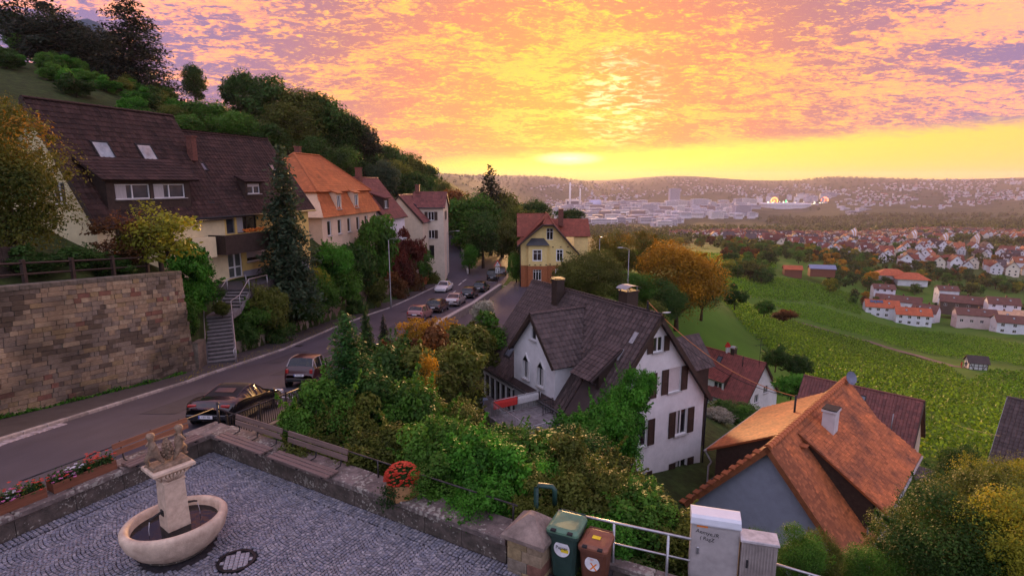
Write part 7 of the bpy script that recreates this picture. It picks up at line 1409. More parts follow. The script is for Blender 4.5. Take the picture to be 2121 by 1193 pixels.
for (px, pt, pb, d, w, c) in [(935, 390, 520, 130, 100, 'rust'), (975, 395, 540, 118, 130, 'green'), (1040, 400, 540, 130, 100, 'olive'), (1075, 425, 545, 122, 90, 'olive'), (1100, 410, 500, 145, 90, 'dark'), (1000, 440, 550, 105, 80, 'dark'), (972, 505, 570, 104, 40, 'lush'), (1070, 520, 590, 92, 40, 'green'), (1055, 460, 550, 112, 80, 'olive'), (1035, 455, 535, 140, 80, 'dark'), (1180, 430, 480, 150, 70, 'dark')]:
    tr('roadside_tree', {'rust': 'autumn-brown tree at the bend of the street', 'green': 'round green tree at the bend of the street', 'olive': 'olive tree at the bend of the street', 'dark': 'dark tree at the bend of the street', 'lush': 'bright green shrub by the side street kerb'}[c], px, pt, pb, d, w, 'tree', c, 'trees at the bend of the street', lift=.03)
tr('spruce_tree', 'tall pointed spruce above the trees at the bend', 1015, 340, 520, 128, 150, 'con', 'conifer')
for (px, pt, pb, d, w, c, lb) in [(1225, 520, 640, 70, 150, 'olive', 'wide olive walnut tree in front of the villa'), (1180, 545, 620, 74, 80, 'olive', 'smaller olive tree against the villa brickwork'), (1270, 480, 590, 95, 100, 'maple', 'orange and green tree to the right of the villa'), (1335, 475, 590, 105, 110, 'maple', 'orange-topped tree behind the large orange tree'), (1410, 500, 680, 88, 190, 'orange', 'large glowing orange tree above the vineyard'), (1370, 580, 680, 82, 110, 'dark', 'dark undergrowth tree below the large orange tree'), (1460, 530, 660, 100, 110, 'dark', 'dark green tree beside the large orange tree'), (1300, 560, 640, 80, 110, 'green', 'green tree between villa and large orange tree'), (1525, 590, 640, 110, 42, 'dark', 'dark round tree at the vineyard edge'), (1585, 622, 655, 118, 36, 'green', 'small green tree in the vineyard edge'), (1625, 640, 665, 125, 45, 'rust', 'small red-brown bush in the vineyard'), (1610, 715, 770, 78, 46, 'dark', 'dark bush at the path below the orange tree'), (1655, 735, 785, 74, 50, 'dark', 'dark hedge bush behind the red roof'), (1350, 620, 700, 70, 70, 'olive', 'olive bush behind the chimney of the white house')]:
    tr('broadleaf_tree', lb, px, pt, pb, d, w, 'fine' if w > 95 else ('tree' if w > 60 else 'shrub'), c, lift=.03 if w > 60 else 0)
for (px, py, d, h, w, c) in [(1510, 850, 56, 2.2, 5, 'dark'), (1550, 860, 55, 2.0, 4, 'green'), (1640, 800, 70, 3.0, 4.5, 'lush'), (1480, 860, 50, 1.6, 3, 'white')]:
    sh(px, py, d, h, w, 'shrub', c, {'dark': 'dark garden hedge in front of the red-roofed house', 'green': 'green garden shrub in front of the red-roofed house', 'lush': 'light green vines between the two red roofs', 'white': 'pale flowering shrub beside the yard of the white house'}[c], name='garden_shrub', group='garden shrubs by the red roof')
ch = empty('hilltop_chapel', (0, 0, 0), 0, 'sandstone building with columns half hidden behind the hilltop trees', 'building'); cc = at(195, 150, d=125); ch.location = (cc.x, cc.y, cc.z - 3)
sandy = mat('chapel_stone', (.55, .36, .18), var=.15); MB().box((0, 0, 3.5), (9, 8, 9)).build('wall', sandy, ch); MB().lathe([(4.6, 8), (4.6, 9), (4.2, 11), (2.6, 13), (0, 14)], 24).build('dome', mat('dome_slate', (.1, .12, .16)), ch, smooth=True)
for i in range(6): MB().lathe([(.5, 0), (.42, .3), (.36, 6.6), (.5, 7)], 12, c=(-3.6 + i * 1.45, -5.2, 0)).build('column', sandy, ch)
MB().box((0, -5.0, 7.5), (9.2, 1.8, 1.0)).build('architrave', sandy, ch)
# ------------------------------------------------------------------ vineyards: rows of vines that follow the slope
def vineyard(label, poly, ang, spacing, size, per_m, col, seed, hgt=1.5, jit=.25):
    rs = np.random.RandomState(seed); P = np.array(poly, float); c = P.mean(0); d = np.array([math.cos(R(ang)), math.sin(R(ang))]); n = np.array([-d[1], d[0]])
    a = (P - c) @ d; b = (P - c) @ n; pts = []
    for off in np.arange(b.min(), b.max(), spacing):
        L_ = a.max() - a.min(); k = int(L_ * per_m); s = rs.uniform(a.min(), a.max(), k); q = c + s[:, None] * d + (off + rs.normal(0, jit, k))[:, None] * n; pts.append(q)
    q = np.vstack(pts); poly2 = [tuple(p) for p in poly]; keep = np.array([inside(p, poly2) for p in q]); q = q[keep]; z = height(q[:, 0], q[:, 1]) + rs.uniform(.25, hgt, len(q))
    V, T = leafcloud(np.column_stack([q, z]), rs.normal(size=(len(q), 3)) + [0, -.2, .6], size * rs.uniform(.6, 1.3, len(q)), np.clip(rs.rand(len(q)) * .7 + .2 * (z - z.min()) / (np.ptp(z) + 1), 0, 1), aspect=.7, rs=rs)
    return tag(link(bpy.data.objects.new('vineyard', leafmesh('vineyard', V, T, LM[col]))), label, 'vineyard', kind='stuff')
LM['vine'] = leafmat('vine_leaf', (.06, .13, .010), (.25, .42, .025), (.50, .44, .03)); LM['vine2'] = leafmat('vine_leaf_far', (.055, .13, .010), (.20, .40, .022), (.30, .40, .022))
def hit(px, py, far=1500.):
    """where the sight line of a photo pixel meets the terrain (survey of field corners)"""
    r = ray(px, py); t = np.linspace(20, far, 1500); x, y, z = r.x * t, r.y * t, CAM_H + r.z * t; k = int(np.argmax(z < height(x, y))); return float(x[k]), float(y[k])
tr0, tr1 = hit(1640, 662), hit(1992, 762); rowang = math.degrees(math.atan2(tr1[1] - tr0[1], tr1[0] - tr0[0]))
vineyard('yellow-green vineyard just beyond the red roofs', [hit(*p) for p in ((1478, 608), (1560, 640), (1636, 668), (1780, 708), (1960, 765), (2010, 800), (2150, 850), (2160, 985), (1900, 960), (1720, 880), (1655, 800), (1600, 735), (1540, 680))], rowang + 18, 1.9, .24, 15, 'vine', 1)
vineyard('sweeping vine rows below the white houses', [hit(*p) for p in ((1590, 628), (1683, 634), (1800, 668), (1950, 690), (2160, 725), (2160, 772), (2060, 748), (1960, 742), (1800, 700), (1650, 660))], rowang, 3.2, .23, 16, 'vine2', 3, jit=.16, hgt=1.2)
vineyard('upper vineyard slope under the allotment sheds', [hit(*p) for p in ((1475, 560), (1560, 575), (1680, 588), (1770, 612), (1785, 655), (1683, 628), (1590, 622), (1490, 600))], rowang + 4, 3.6, .30, 12, 'vine2', 4, jit=.2, hgt=1.2)
vineyard('dark vine rows around the half-timbered hut', [hit(*p) for p in ((2000, 800), (2050, 772), (2160, 778), (2160, 845))], rowang - 6, 2.8, .24, 16, 'vine2', 2, jit=.15, hgt=1.3)
vineyard('far vineyard slope before the town', [(40, 335), (100, 345), (160, 340), (185, 400), (120, 470), (60, 440)], -10, 3.4, .7, 4, 'vine2', 5, jit=.3)
dirt = mat('dirt_track', (.13, .09, .075), rough=.95, var=.3, scale=.8)
def ground_path(name, pts, w):
    D = dense([(x, y, 0) for x, y in pts], 3.0); path(name, [(p.x, p.y, hz(p.x, p.y) + .3) for p in D], w, dirt)
draped('dirt_track', [hit(1600, 652), hit(1640, 664), hit(1720, 687), hit(1800, 709), hit(1900, 738), hit(1975, 760), hit(2015, 764)], 3.0, dirt, lift=.15, step=2.0); pass
# half-timbered hut and two walkers
hx_, hy_ = hit(2020, 765); hut = empty('vineyard_hut', (hx_, hy_, hz(hx_, hy_) - .1), R(-20), 'tiny white half-timbered hut with brown roof among the vines', 'hut')
hz0 = MB(); wallgeo(hz0, (-2.1, -1.6, 0), (1, 0, 0), 4.2, lambda s: 2.4, base=-1); wallgeo(hz0, (2.1, -1.6, 0), (0, 1, 0), 3.2, lambda s: 2.4 + 1.4 * (1 - abs(s - 1.6) / 1.6), base=-1, cuts=[1.6]); wallgeo(hz0, (-2.1, 1.6, 0), (0, -1, 0), 3.2, lambda s: 2.4 + 1.4 * (1 - abs(s - 1.6) / 1.6), base=-1, cuts=[1.6]); wallgeo(hz0, (2.1, 1.6, 0), (-1, 0, 0), 4.2, lambda s: 2.4, base=-1); hz0.build('wall', plaster('hut_white', (.7, .68, .7)), hut)
for sg_ in (-1, 1): MB().slab([(-2.5, -2.0, 2.15), (2.5, -2.0, 2.15), (2.5, 0, 3.95), (-2.5, 0, 3.95)] if sg_ < 0 else [(2.5, 2.0, 2.15), (-2.5, 2.0, 2.15), (-2.5, 0, 3.95), (2.5, 0, 3.95)], .12).build('roof', brown_tile, hut)
for x in (-2.05, -1.0, 0, 1.0, 2.05): MB().box((x, -1.63, 1.2), (.14, .06, 2.4)).build('timber', dark_wood, hut)
for z_ in (.3, 1.25, 2.3): MB().box((0, -1.64, z_), (4.2, .06, .14)).build('timber', dark_wood, hut); MB().box((2.13, 0, z_), (.06, 3.2, .14)).build('timber', dark_wood, hut)
for y_ in (-1.5, -.5, .5, 1.5): MB().box((2.13, y_, 1.3), (.06, .14, 2.6)).build('timber', dark_wood, hut)
for s in (-1, 1): MB().tube([(s * 1.0, -1.65, .35), (s * 2.0, -1.65, 2.2)], .07, 4).build('brace', dark_wood, hut)
MB().box((2.14, .05, 1.0), (.06, .8, 1.9)).build('door', dark_wood, hut)
def person(label, x, y, m, heading):
    ch_ = [[(0, 0, .92, .15), (0, 0, 1.12, .15), (0, 0, 1.34, .17), (0, 0, 1.47, .06), (0, .01, 1.56, .08), (0, .01, 1.68, .10), (0, .01, 1.76, .06)], [0, (.1, 0, .85, .11), (.11, .06, .48, .075), (.11, -.02, .08, .05), (.11, .12, .04, .045)], [0, (-.1, 0, .85, .11), (-.11, -.03, .48, .075), (-.11, -.16, .1, .05), (-.11, -.04, .04, .045)], [2, (.21, 0, 1.36, .065), (.27, -.03, 1.1, .05), (.26, .06, .86, .04), (.26, .08, .78, .03)], [2, (-.21, 0, 1.36, .065), (-.27, .03, 1.1, .05), (-.26, .08, .86, .04), (-.26, .1, .78, .03)]]
    o = figure('person', ch_, m, None, 1); o.location = (x, y, hz(x, y) + .3); o.rotation_euler = (0, 0, heading); o.scale = (1.15, 1.15, 1.05); tag(o, label, 'person')
    h_ = MB().lathe([(.105, -.03), (.11, .04), (.07, .1), (0, .12)], 10, c=(0, .01, 1.68)).build('hair', mat('hair_brown', (.05, .03, .02)), o, smooth=True)
hp_ = Vector(hit(1990, 764)); person('walker in a red jacket on the track beside the hut', hp_.x, hp_.y, mat('red_jacket', (.5, .05, .03)), .5); hp_ = Vector(hit(1999, 764)); person('walker in dark clothes beside the person in red', hp_.x, hp_.y, mat('dark_clothes', (.04, .045, .07)), 2.5)
# ------------------------------------------------------------------ white houses below the vineyards
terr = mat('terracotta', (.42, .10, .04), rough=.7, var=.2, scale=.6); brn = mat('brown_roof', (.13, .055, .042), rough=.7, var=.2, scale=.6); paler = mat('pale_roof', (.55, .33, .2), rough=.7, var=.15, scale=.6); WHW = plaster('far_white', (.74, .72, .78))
def midhouse(label, px, py, d, L_, W_, He, Hr, yaw, rm, wm=None, wins=3, solar=False, rows=2):
    p = at(px, py, d=d); e_ = empty('terrace_house', (p.x, p.y, p.z), R(yaw), label, 'house', 'white houses below the vineyards'); wm = wm or WHW; h = W_ / 2
    hl = []; 
    for r_ in range(rows):
        for i in range(wins): s = L_ * (i + .5) / wins; hl.append((s - .7, .9 + r_ * 2.7, s + .7, 2.3 + r_ * 2.7))
    hl = [q for q in hl if q[3] < He - .1]
    gt = lambda s: He + (Hr - He) * (1 - abs(s - h) / h)
    for (O, dd, w, top, cuts, hs) in (((0, -h, 0), (1, 0, 0), L_, lambda s: He, [], hl), ((L_, -h, 0), (0, 1, 0), W_, gt, [h], [(h - .6, 3.2, h + .6, 4.4)] if He > 4.5 else []), ((0, h, 0), (0, -1, 0), W_, gt, [h], [(h - 2.2, 1.0, h - 1.0, 2.3), (h + 1.0, 1.0, h + 2.2, 2.3)]), ((L_, h, 0), (-1, 0, 0), L_, lambda s: He, [], [])):
        mb = MB(); wallgeo(mb, O, dd, w, top, hs, base=-4, cuts=cuts); mb.build('wall', wm, e_)
        for q in hs: window(e_, O, dd, q, pane=GLASSB, cols=2, sill=False, fw=.08)
    t_ = (Hr - He) / h; ez_ = He - .5 * t_ + .1
    for A in ([(-.4, -h - .5, ez_), (L_ + .4, -h - .5, ez_), (L_ + .4, 0, Hr + .1), (-.4, 0, Hr + .1)], [(L_ + .4, h + .5, ez_), (-.4, h + .5, ez_), (-.4, 0, Hr + .1), (L_ + .4, 0, Hr + .1)]): MB().slab(A, .2).build('roof', rm, e_)
    rzf = lambda y_: Hr + .1 - abs(y_) * t_
    for x in (.3, .7): skylight(e_, rzf, L_ * x, -h * .45, .9, 1.2, t_, m=MT['sky_pane_bright'])
    if solar:
        for i in range(4): skylight(e_, rzf, L_ * .18 + i * 1.5, -h * .3, 1.4, 1.8, t_, m=glass('solar_panel', (.05, .07, .16), .1))
    chimney(e_, L_ * .6, .3, Hr - .5, Hr + .9, .7, .7, brn, None); return e_
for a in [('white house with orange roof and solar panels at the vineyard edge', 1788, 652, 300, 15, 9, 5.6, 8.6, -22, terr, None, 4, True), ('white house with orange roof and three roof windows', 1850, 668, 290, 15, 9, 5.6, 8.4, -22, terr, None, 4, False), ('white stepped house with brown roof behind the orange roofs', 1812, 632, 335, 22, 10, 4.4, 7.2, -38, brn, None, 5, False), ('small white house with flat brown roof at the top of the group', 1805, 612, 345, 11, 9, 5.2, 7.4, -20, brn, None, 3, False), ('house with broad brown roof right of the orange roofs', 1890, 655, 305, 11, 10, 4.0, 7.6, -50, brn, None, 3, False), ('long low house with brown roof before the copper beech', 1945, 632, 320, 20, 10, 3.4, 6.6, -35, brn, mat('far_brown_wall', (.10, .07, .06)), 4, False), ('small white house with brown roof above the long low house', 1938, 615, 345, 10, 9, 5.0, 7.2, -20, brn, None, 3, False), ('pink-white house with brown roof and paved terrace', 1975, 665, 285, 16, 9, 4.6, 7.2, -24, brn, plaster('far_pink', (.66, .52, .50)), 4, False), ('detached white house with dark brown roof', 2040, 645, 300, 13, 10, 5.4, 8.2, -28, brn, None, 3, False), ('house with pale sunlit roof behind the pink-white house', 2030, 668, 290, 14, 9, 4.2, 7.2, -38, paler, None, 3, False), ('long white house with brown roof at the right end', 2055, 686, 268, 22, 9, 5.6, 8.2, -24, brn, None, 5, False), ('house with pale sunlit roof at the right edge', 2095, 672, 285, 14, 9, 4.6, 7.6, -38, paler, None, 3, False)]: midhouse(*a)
for (lb, px, py, d, L_, rm_, cat) in (('red shed in the vineyard below the woods', 1622, 568, 320, 9, terr, 'shed'), ('shed with blue-grey roof in the vineyard below the woods', 1675, 566, 330, 13, mat('blue_roof', (.20, .22, .34), rough=.4), 'shed')):
    p = at(px, py, d=d); e_ = empty('field_shed', p, R(-15), lb, cat); mb = MB().box((L_ / 2, 0, 1), (L_, 6, 5)).build('wall', mat('shed_wall', (.2, .07, .045)), e_)
    for A in ([(-.5, -3.6, 3.2), (L_ + .5, -3.6, 3.2), (L_ + .5, 0, 5.2), (-.5, 0, 5.2)], [(L_ + .5, 3.6, 3.2), (-.5, 3.6, 3.2), (-.5, 0, 5.2), (L_ + .5, 0, 5.2)]): MB().slab(A, .2).build('roof', rm_, e_)
for (lb, px, py, d) in (('red hipped pavilion roof among the trees', 1845, 575, 420), ('smaller red roof beside the hipped pavilion', 1885, 583, 410)):
    p = at(px, py, d=d); e_ = empty('pavilion', p, R(-20), lb, 'building'); MB().box((0, 0, 0), (18, 12, 5)).build('wall', WHW, e_); MB().add([(-11, -8, 2.4), (11, -8, 2.4), (11, 8, 2.4), (-11, 8, 2.4), (-4, 0, 6.5), (4, 0, 6.5)], [(0, 1, 5, 4), (1, 2, 5), (2, 3, 4, 5), (3, 0, 4)]).build('roof', terr, e_)
# ------------------------------------------------------------------ far trees
far_rs = np.random.RandomState(21)
def in_frame(x, y, z, m=40):
    dz = z - CAM_H; d = y * CP - dz * SP; u = 1060.5 + FPX * x / d; v = 596.5 - FPX * (y * SP + dz * CP) / d; return d > 0 and -m < u < 2121 + m and v < 1193, u, v, d
cand = []
def scatter(n, xr, yr, cond, hmin, hmax):
    k = 0
    while k < n:
        x, y = far_rs.uniform(*xr), far_rs.uniform(*yr); z = hz(x, y); ok, u, v, d = in_frame(x, y, z)
        k += 1
        if ok and cond(u, v): cand.append((x, y, z, far_rs.uniform(hmin, hmax), d, u, v))
scatter(700, (100, 420), (230, 620), lambda u, v: (1500 < u < 2121 and 480 < v < 612 and v > 470 + (u - 1500) * .09) and not (1600 < u < 1710 and v > 545) , 6, 11)
scatter(120, (170, 330), (250, 350), lambda u, v: (u > 1720 and 590 < v < 640) or (u > 1900 and v < 650), 4, 7)
scatter(1500, (150, 1300), (560, 1500), lambda u, v: 1230 < u < 2121 and 432 < v < 560, 7, 13)
cand.sort(key=lambda c: -c[3] / c[4])
cols = ['dark', 'green', 'olive', 'green', 'dark', 'olive', 'rust', 'orange', 'yellow', 'dark']
for i, (x, y, z, h, d, u, v) in enumerate(cand[:290]):
    c = cols[far_rs.randint(10)]
    plant('valley_tree', {'dark': 'dark green tree in the valley before the town', 'green': 'mid green tree in the valley before the town', 'olive': 'olive tree in the valley before the town', 'rust': 'rust-brown autumn tree in the valley before the town', 'orange': 'orange autumn tree in the valley before the town', 'yellow': 'yellow-green tree in the valley before the town'}[c], 'tree', x, y, h, h * far_rs.uniform(.8, 1.2), 'far', c, 'trees in the valley', z=z - .5, nproto=4)
def blobs(name, label, items, m, seed, per=60, cat='woods'):
    rs = np.random.RandomState(seed); V, T = [], []
    for (x, y, z, h, d) in items:
        n = per; dv = rs.normal(size=(n, 3)); dv /= np.linalg.norm(dv, axis=1, keepdims=True); cen = dv * [h * .5, h * .5, h * .5] * rs.uniform(.6, 1, (n, 1)) + [x, y, z + h * .5]; a, b = leafcloud(cen, dv + rs.normal(size=(n, 3)) * .4, h * .16 * rs.uniform(.6, 1.3, n), np.clip(rs.rand(n) * .6 + rs.rand() * .4, 0, 1), aspect=.8, rs=rs); V.append(a); T.append(b)
    return tag(link(bpy.data.objects.new(name, leafmesh(name, np.vstack(V), np.concatenate(T), m))), label, cat, kind='stuff')
blobs('far_woods', 'tree masses between the far town roofs', [c[:5] for c in cand[290:]], LM['olive'], 5)
mid_w = []
for i in range(5200):
    x, y = far_rs.uniform(150, 2400), far_rs.uniform(1250, 2900); z = hz(x, y); ok, u, v, d = in_frame(x, y, z)
    if ok and (v > 462 or (u > 1590 and v > 446)) and vnoise(x * .004, y * .004, 6) > .36: mid_w.append((x, y, z - 1, far_rs.uniform(11, 20), d))
blobs('valley_woods', 'belts of trees between town and works', mid_w, LM['olive'], 7, per=26)
ridge = []
for i in range(2600):
    x, y = far_rs.uniform(-900, 5200), far_rs.uniform(1500, 7600); z = hz(x, y); ok, u, v, d = in_frame(x, y, z)
    if ok and not (2100 < y < 4700 and 200 < x < 2700 and far_rs.rand() < .8): ridge.append((x, y, z - 2, far_rs.uniform(9, 17) * (1 + y / 9000), d))
blobs('distant_woods', 'dark woods on the far hills', ridge, LM['dark'], 6, per=26)
# ------------------------------------------------------------------ the town: rows of gabled houses
roofc = [mat('town_roof_%d' % i, c, rough=.8, var=.2, scale=.3, rnd=.3) for i, c in enumerate([(.22, .06, .038), (.15, .048, .038), (.09, .045, .042), (.28, .09, .045), (.075, .055, .06)])]
wallc = [mat('town_wall_%d' % i, c, rough=.9, var=.06, rnd=.12) for i, c in enumerate([(.72, .70, .74), (.68, .60, .50), (.60, .58, .62)])]
winm = mat('town_window', (.03, .03, .04), rough=.2)
def townproto(L_, W_, He, Hr, rm, wm):
    mb = MB(); h = W_ / 2; mb.add([(0, -h, -4), (L_, -h, -4), (L_, h, -4), (0, h, -4), (0, -h, He), (L_, -h, He), (L_, h, He), (0, h, He), (0, 0, Hr), (L_, 0, Hr)], [(0, 1, 5, 4), (1, 2, 6, 9, 5), (2, 3, 7, 6), (3, 0, 4, 8, 7)], 0)
    t = (Hr - He) / h; e = .6
    for sg_ in (-1, 1): A = [(-.5, sg_ * (h + e), He - e * t + .15), (L_ + .5, sg_ * (h + e), He - e * t + .15), (L_ + .5, 0, Hr + .15), (-.5, 0, Hr + .15)]; mb.slab(A if sg_ < 0 else [A[1], A[0], A[3], A[2]], .3, 1)
    for r_ in range(int(He // 2.7)):
        for i in range(3): x = L_ * (i + .5) / 3; mb.box((x, -h - .02, 1.6 + r_ * 2.7), (1.3, .08, 1.3), mi=2)
        for y_ in (-h * .45, h * .45):
            for xx in (-.02, L_ + .02): mb.box((xx, y_, 1.6 + r_ * 2.7), (.08, 1.2, 1.3), mi=2)
    for xx in (-.02, L_ + .02): mb.box((xx, 0, He + .8), (.08, 1.2, 1.2), mi=2)
    mb.box((L_ * .65, .5, Hr), (.7, .7, 1.6), mi=1); mb.box((L_ * .35, -h * .55, He + (Hr - He) * .55), (2.2, 1.6, 1.3), mi=0)
    return mb.mesh('town_house', [wm, rm, winm])
TP = [(townproto(*s, roofc[i], wallc[j]), i) for s in ((12, 9.5, 7.2, 11.8), (15, 10, 7.6, 12.2), (10, 9, 7.4, 12.4)) for i in range(5) for j in (0, 0, 1)]
rname = ['red-roofed', 'dark red-roofed', 'brown-roofed', 'orange-roofed', 'slate-roofed']
th = []
for gx in np.arange(170, 1350, 18):
    for gy in np.arange(560, 1480, 22):
        x, y = gx + far_rs.uniform(-6, 6), gy + far_rs.uniform(-8, 8)
        if vnoise(x * .006, y * .006, 3) < .26: continue
        z = hz(x, y); ok, u, v, d = in_frame(x, y, z)
        if not ok or v < 425 or v > 585 or (u < 1440 and v > 492) or v > 500 + (u - 1480) * .13 or u < 1240: continue
        th.append((x, y, z, d))
th.sort(key=lambda t: t[3])
jn = MB()
for i, (x, y, z, d) in enumerate(th):
    me, k = TP[far_rs.randint(len(TP))]; yaw = R(-20 + far_rs.choice([0, 90, 90, 75, -90, 180]) + far_rs.uniform(-16, 16)); sc = far_rs.uniform(.85, 1.2)
    if i < 300:
        o = bpy.data.objects.new('town_house', me); link(o); o.location = (x, y, z); o.rotation_euler = (0, 0, yaw); o.scale = (sc, sc, sc); tag(o, 'white %s house in the rows of the far town' % rname[k], 'house', 'houses of the far town')
    else:
        M = Matrix.Translation((x, y, z)) @ Matrix.Rotation(yaw, 4, 'Z'); jn.box((6, 0, 2), (12, 9.5, 9), M=M, mi=5 + far_rs.randint(3)); ri = far_rs.randint(5)
        for sg_ in (-1, 1): A = [M @ Vector(p) for p in ((-.5, sg_ * 5.4, 6), (12.5, sg_ * 5.4, 6), (12.5, 0, 11), (-.5, 0, 11))]; jn.slab(A if sg_ < 0 else [A[1], A[0], A[3], A[2]], .3, ri)
        jn.add([M @ Vector(p) for p in ((0, -4.75, 6.5), (0, 4.75, 6.5), (0, 0, 10.9), (12, -4.75, 6.5), (12, 4.75, 6.5), (12, 0, 10.9))], [(0, 2, 1), (3, 4, 5)], 5)
if jn.v: tag(jn.build('town_houses', roofc + wallc), 'furthest small houses of the town', 'houses', kind='stuff')
# stepped terraces, bays alternating tan and white
for (px, py, d, sc_) in ((1885, 492, 800, 1.0), (1950, 498, 780, .95), (2015, 500, 760, 1.0), (1760, 487, 850, .9)):
    p = at(px, py, d=d); e_ = empty('stepped_terrace_house', p, R(35), sc=(.55, .6, .6), label='steep row of white stepped gables catching the light in the town', cat='house', group='stepped gable rows in the town')
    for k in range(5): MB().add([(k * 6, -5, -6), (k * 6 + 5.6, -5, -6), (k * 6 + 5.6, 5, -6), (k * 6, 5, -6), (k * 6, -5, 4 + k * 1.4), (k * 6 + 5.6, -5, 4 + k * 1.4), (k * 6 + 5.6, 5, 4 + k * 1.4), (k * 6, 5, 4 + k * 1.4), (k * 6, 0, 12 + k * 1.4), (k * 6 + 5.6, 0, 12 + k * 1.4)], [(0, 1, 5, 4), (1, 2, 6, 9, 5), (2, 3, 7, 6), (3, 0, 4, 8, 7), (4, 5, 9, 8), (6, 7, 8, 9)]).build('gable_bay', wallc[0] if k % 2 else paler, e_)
# ------------------------------------------------------------------ industrial city in the valley
cw = [mat('city_%d' % i, c, rough=.7, var=.08, rnd=.12) for i, c in enumerate([(.62, .60, .66), (.50, .48, .54), (.40, .38, .44), (.70, .66, .66), (.34, .26, .24)])]
strip_m = mat('city_window_band', (.09, .09, .12), rough=.2, spec=.8)
def block(name, label, px, py, d, w, dep, h, yaw=0, m=0, floors=None, group='industrial buildings in the valley', cat='building', base=12):
    p = at(px, py, d=d); e_ = empty(name, p, R(yaw), label, cat, group); MB().box((0, 0, h / 2 - base / 2), (w, dep, h + base)).build('wall', cw[m], e_); f = floors or max(1, int(h // 5))
    for i in range(f): MB().box((0, -dep / 2 - .1, (i + .55) * h / f), (w * .94, .4, h / f * .42)).build('window_band', strip_m, e_)
    MB().box((0, 0, h + .5), (w * .5, dep * .4, 2.5)).build('roof_plant', cw[2], e_); return e_
rr = random.Random(12); lbl = ['white flat-roofed works hall in the valley', 'grey flat-roofed works hall in the valley', 'dark grey works building in the valley', 'pale works building in the valley', 'brown works building in the valley']
for i in range(270):
    px = rr.uniform(1150, 1560) if rr.random() < .93 else rr.uniform(1740, 1800); py = rr.uniform(418, 470) - max(0, (px - 1560)) * .02
    d = 3700 - (py - 418) * 33 + rr.uniform(-60, 60)
    if py > 452 and px > 1400: continue
    if (px < 1210 and py > 462): continue
    m = rr.choice((0, 0, 1, 1, 2, 3, 3, 4)); block('works_building', lbl[m], px, py, d, rr.uniform(22, 85), rr.uniform(20, 50), rr.choice((8, 10, 12, 14, 18, 26)), rr.uniform(-12, 12), m)
for i in range(150):
    px = rr.uniform(1560, 2140); py = rr.uniform(402, 436) - max(0, px - 1800) * .012
    if 1560 < px < 1740 and py > 412: continue
    m = rr.choice((0, 1, 1, 2, 3, 4)); block('works_building', lbl[m].replace('in the valley', 'beyond the stadium'), px, py, 4300 - (py - 402) * 30, rr.uniform(18, 60), rr.uniform(18, 40), rr.choice((7, 9, 11, 14, 18)), rr.uniform(-20, 20), m, group='low buildings beyond the stadium', base=30)
block('office_tower', 'tall grey office tower in the valley', 1396, 414, 3500, 62, 40, 68, 0, 2, 14, None); block('office_block', 'broad glass office block among the works', 1344, 445, 2900, 78, 40, 52, 0, 1, 9, None); block('office_block', 'white office slab with window bands', 1440, 445, 2950, 105, 40, 36, -8, 0, 7, None); block('office_block', 'square grey office block beside the town', 1536, 442, 2850, 80, 40, 42, 0, 2, 8, None); block('office_block', 'narrow white office block next to the slab', 1408, 444, 2920, 40, 30, 40, 0, 3, 7, None); block('office_block', 'long white office block behind the slab', 1448, 424, 3300, 90, 40, 32, 5, 0, 6, None)
block('power_station', 'pink-lit block of the power station', 1185, 428, 3400, 75, 60, 42, 0, 3, 1, None); block('power_station', 'lower hall of the power station', 1218, 428, 3380, 50, 50, 24, 0, 0, 2, None)
for (lb, px, h_, r_) in (('taller chimney of the power station', 1180, 150, 5.5), ('shorter chimney of the power station', 1201, 118, 5)):
    p = at(px, 430, d=3350); e_ = empty('factory_chimney', p, 0, lb, 'chimney'); MB().tube([(0, 0, -10), (0, 0, h_)], [r_ * 1.15, r_ * .8], 16).build('shaft', cw[3], e_, smooth=True); MB().lathe([(r_ * .85, h_ - 6), (r_ * .95, h_ - 6), (r_ * .95, h_), (r_ * .7, h_)], 16).build('rim', cw[4], e_)
p = at(1232, 424, d=3400); e_ = empty('curved_hall', p, 0, 'blue-white barrel-roofed hall beside the chimneys', 'building'); MB().add([(-35 + 70 * j, 30 * math.cos(math.pi * i / 10), -8 + 36 * math.sin(math.pi * i / 10)) for j in (0, 1) for i in range(11)], [(i, i + 1, i + 12, i + 11) for i in range(10)] + [tuple(range(11)), tuple(range(11, 22))[::-1]]).build('shell', mat('hall_blue', (.45, .46, .66)), e_, smooth=True)
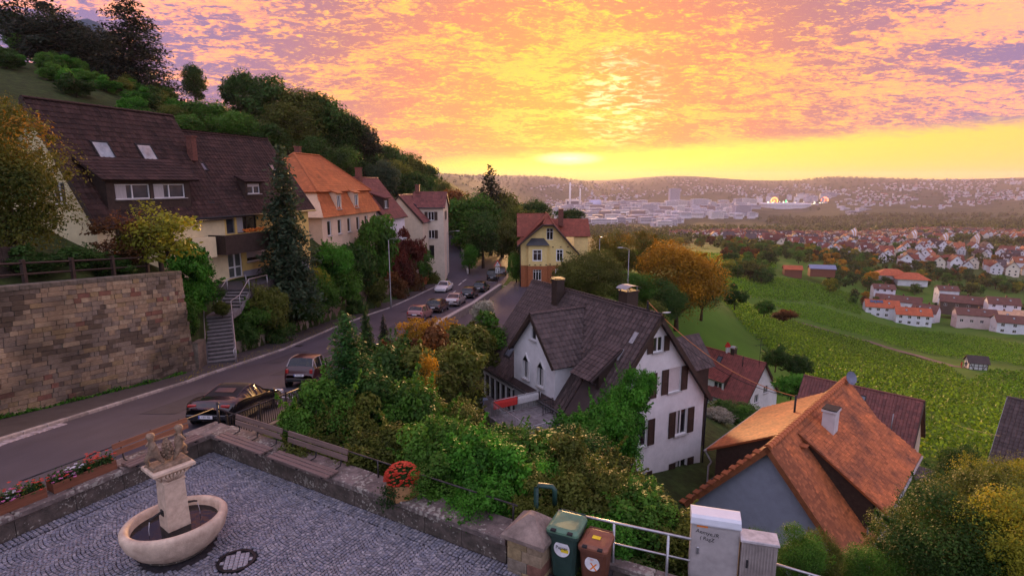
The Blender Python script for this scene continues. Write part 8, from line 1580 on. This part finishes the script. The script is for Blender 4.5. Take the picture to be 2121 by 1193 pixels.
# stadium, fairground
p = at(1625, 430, d=3750); st_ = empty('stadium', p, R(-5), 'oval white stadium with ring roof', 'stadium'); MB().lathe([(112, -14), (112, 14), (116, 22), (112, 28), (70, 24), (66, 26), (66, 22), (108, 20)], 48, sx=1.4, sy=1.0).build('ring_roof', cw[0], st_, smooth=False)
for i in range(40): a = 2 * math.pi * i / 40; MB().box((113 * 1.4 * math.cos(a), 113 * math.sin(a), 10), (2, 2, 34)).build('mast', cw[3], st_)
def emat(n, c, s): return mat(n, c, emit=(*c, s))
for (lb, px, r_, c) in (('orange-lit ferris wheel beside the stadium', 1603, 24, (1, .35, .08)), ('red-lit ferris wheel at the fairground', 1707, 26, (1, .22, .10))):
    p = at(px, 425, d=3900); e_ = empty('ferris_wheel', (p.x, p.y, p.z + 14), 0, lb, 'ferris wheel'); m_ = emat('fair_light_' + str(px), c, 1.6)
    for rr_ in (r_, r_ * .86): MB().tube([(rr_ * math.cos(2 * math.pi * i / 32), 0, 14 + rr_ * math.sin(2 * math.pi * i / 32)) for i in range(33)], 1.1, 5).build('rim', m_, e_)
    for i in range(12): a = 2 * math.pi * i / 12; MB().tube([(0, 0, 14), (r_ * math.cos(a), 0, 14 + r_ * math.sin(a))], .5, 4).build('spoke', m_, e_)
    for s in (-1, 1): MB().tube([(0, 0, 14), (s * 12, 0, -22)], 1.0, 5).build('support', cw[2], e_)
for (lb, px, h_, m_) in (('slim green-lit fairground tower', 1627, 46, emat('tower_green', (.05, .7, .25), .8)), ('slim dark fairground drop tower', 1684, 70, cw[2])):
    p = at(px, 428, d=3880); e_ = empty('fairground_tower', p, 0, lb, 'tower'); MB().box((0, 0, h_ / 2), (5, 5, h_)).build('shaft', m_, e_); MB().box((0, 0, h_), (9, 9, 5)).build('head', cw[3], e_)
lt = MB()
for i in range(60): p = at(rr.uniform(1590, 1720), rr.uniform(419, 427), d=3820); lt.box(tuple(p + UP * 4), (rr.uniform(3, 10), 3, rr.uniform(2, 6)))
tag(lt.build('fairground_lights', emat('fair_white', (1, .85, .6), .6)), 'bright lights of fairground stalls behind the stadium', 'lights', kind='stuff')
block('arena_hall', 'wide low white hall right of the stadium', 1850, 436, 3200, 240, 120, 16, -6, 0, 1, None)
# far suburbs climbing the hills: uncountable small pale houses
sb = MB(); k = 0
while k < 2100:
    px, py = rr.uniform(1040, 2140), 372 + 62 * rr.random() ** 1.1; k += 1
    if px < 1130 and py > 395: continue
    if vnoise(px * .012, py * .09, 7) < .42: continue
    r_ = ray(px, py); lo, hi = 2400., 8600.
    for _ in range(22):
        mid_ = (lo + hi) / 2
        if CAM_H + r_.z * mid_ > hz(r_.x * mid_, r_.y * mid_): lo = mid_
        else: hi = mid_
    if hi > 8500: continue
    x, y = r_.x * lo, r_.y * lo; z = CAM_H + r_.z * lo; w_ = rr.uniform(7, 16) * (1 if rr.random() < .9 else 2.5); yaw = rr.uniform(0, 3); h_ = rr.uniform(7, 13) if rr.random() < .93 else 26
    M = Matrix.Translation((x, y, z)) @ Matrix.Rotation(yaw, 4, 'Z'); j = rr.choice((0, 0, 1, 2)); sb.box((0, 0, h_ / 2 - 3), (w_, 10, h_ + 6), M=M, mi=j)
    for sg_ in (-1, 1): A = [M @ Vector(q) for q in ((-w_ / 2, sg_ * 6, h_ - .5), (w_ / 2, sg_ * 6, h_ - .5), (w_ / 2, 0, h_ + 4), (-w_ / 2, 0, h_ + 4))]; sb.add(A if sg_ < 0 else [A[1], A[0], A[3], A[2]], [(0, 1, 2, 3)], 3 + rr.randrange(3))
tag(sb.build('hillside_suburbs', [cw[1], cw[2], wallc[2]] + roofc[:3]), 'suburbs of tiny houses spread over the far hills', 'suburbs', kind='stuff')
twr = at(908, 366, d=3600); tv = empty('television_tower', (twr.x, twr.y, hz(twr.x, twr.y)), 0, 'thin mast on the left far hill', 'tower'); MB().tube([(0, 0, -5), (0, 0, 60)], [3, 1.2], 8).build('shaft', cw[2], tv); MB().box((0, 0, 44), (9, 9, 5)).build('platform', cw[2], tv)
# ------------------------------------------------------------------ haze: one even body of air round everything
zlo, zhi = float(GZ.min()) - 3, float(GZ.max()) + 40
hzm = bpy.data.materials.new('evening_haze'); hzm.use_nodes = True; t = hzm.node_tree; t.nodes.clear(); pv = t.nodes.new('ShaderNodeVolumePrincipled'); pv.inputs['Color'].default_value = (.84, .74, .92, 1); pv.inputs['Density'].default_value = HAZE; pv.inputs['Anisotropy'].default_value = .2
oo = t.nodes.new('ShaderNodeOutputMaterial'); t.links.new(pv.outputs[0], oo.inputs['Volume'])
tag(MB().box((0, 0, (zlo + zhi) / 2), (19400, 19400, zhi - zlo)).build('haze', hzm), 'pale evening haze filling the valley', 'haze', kind='stuff')
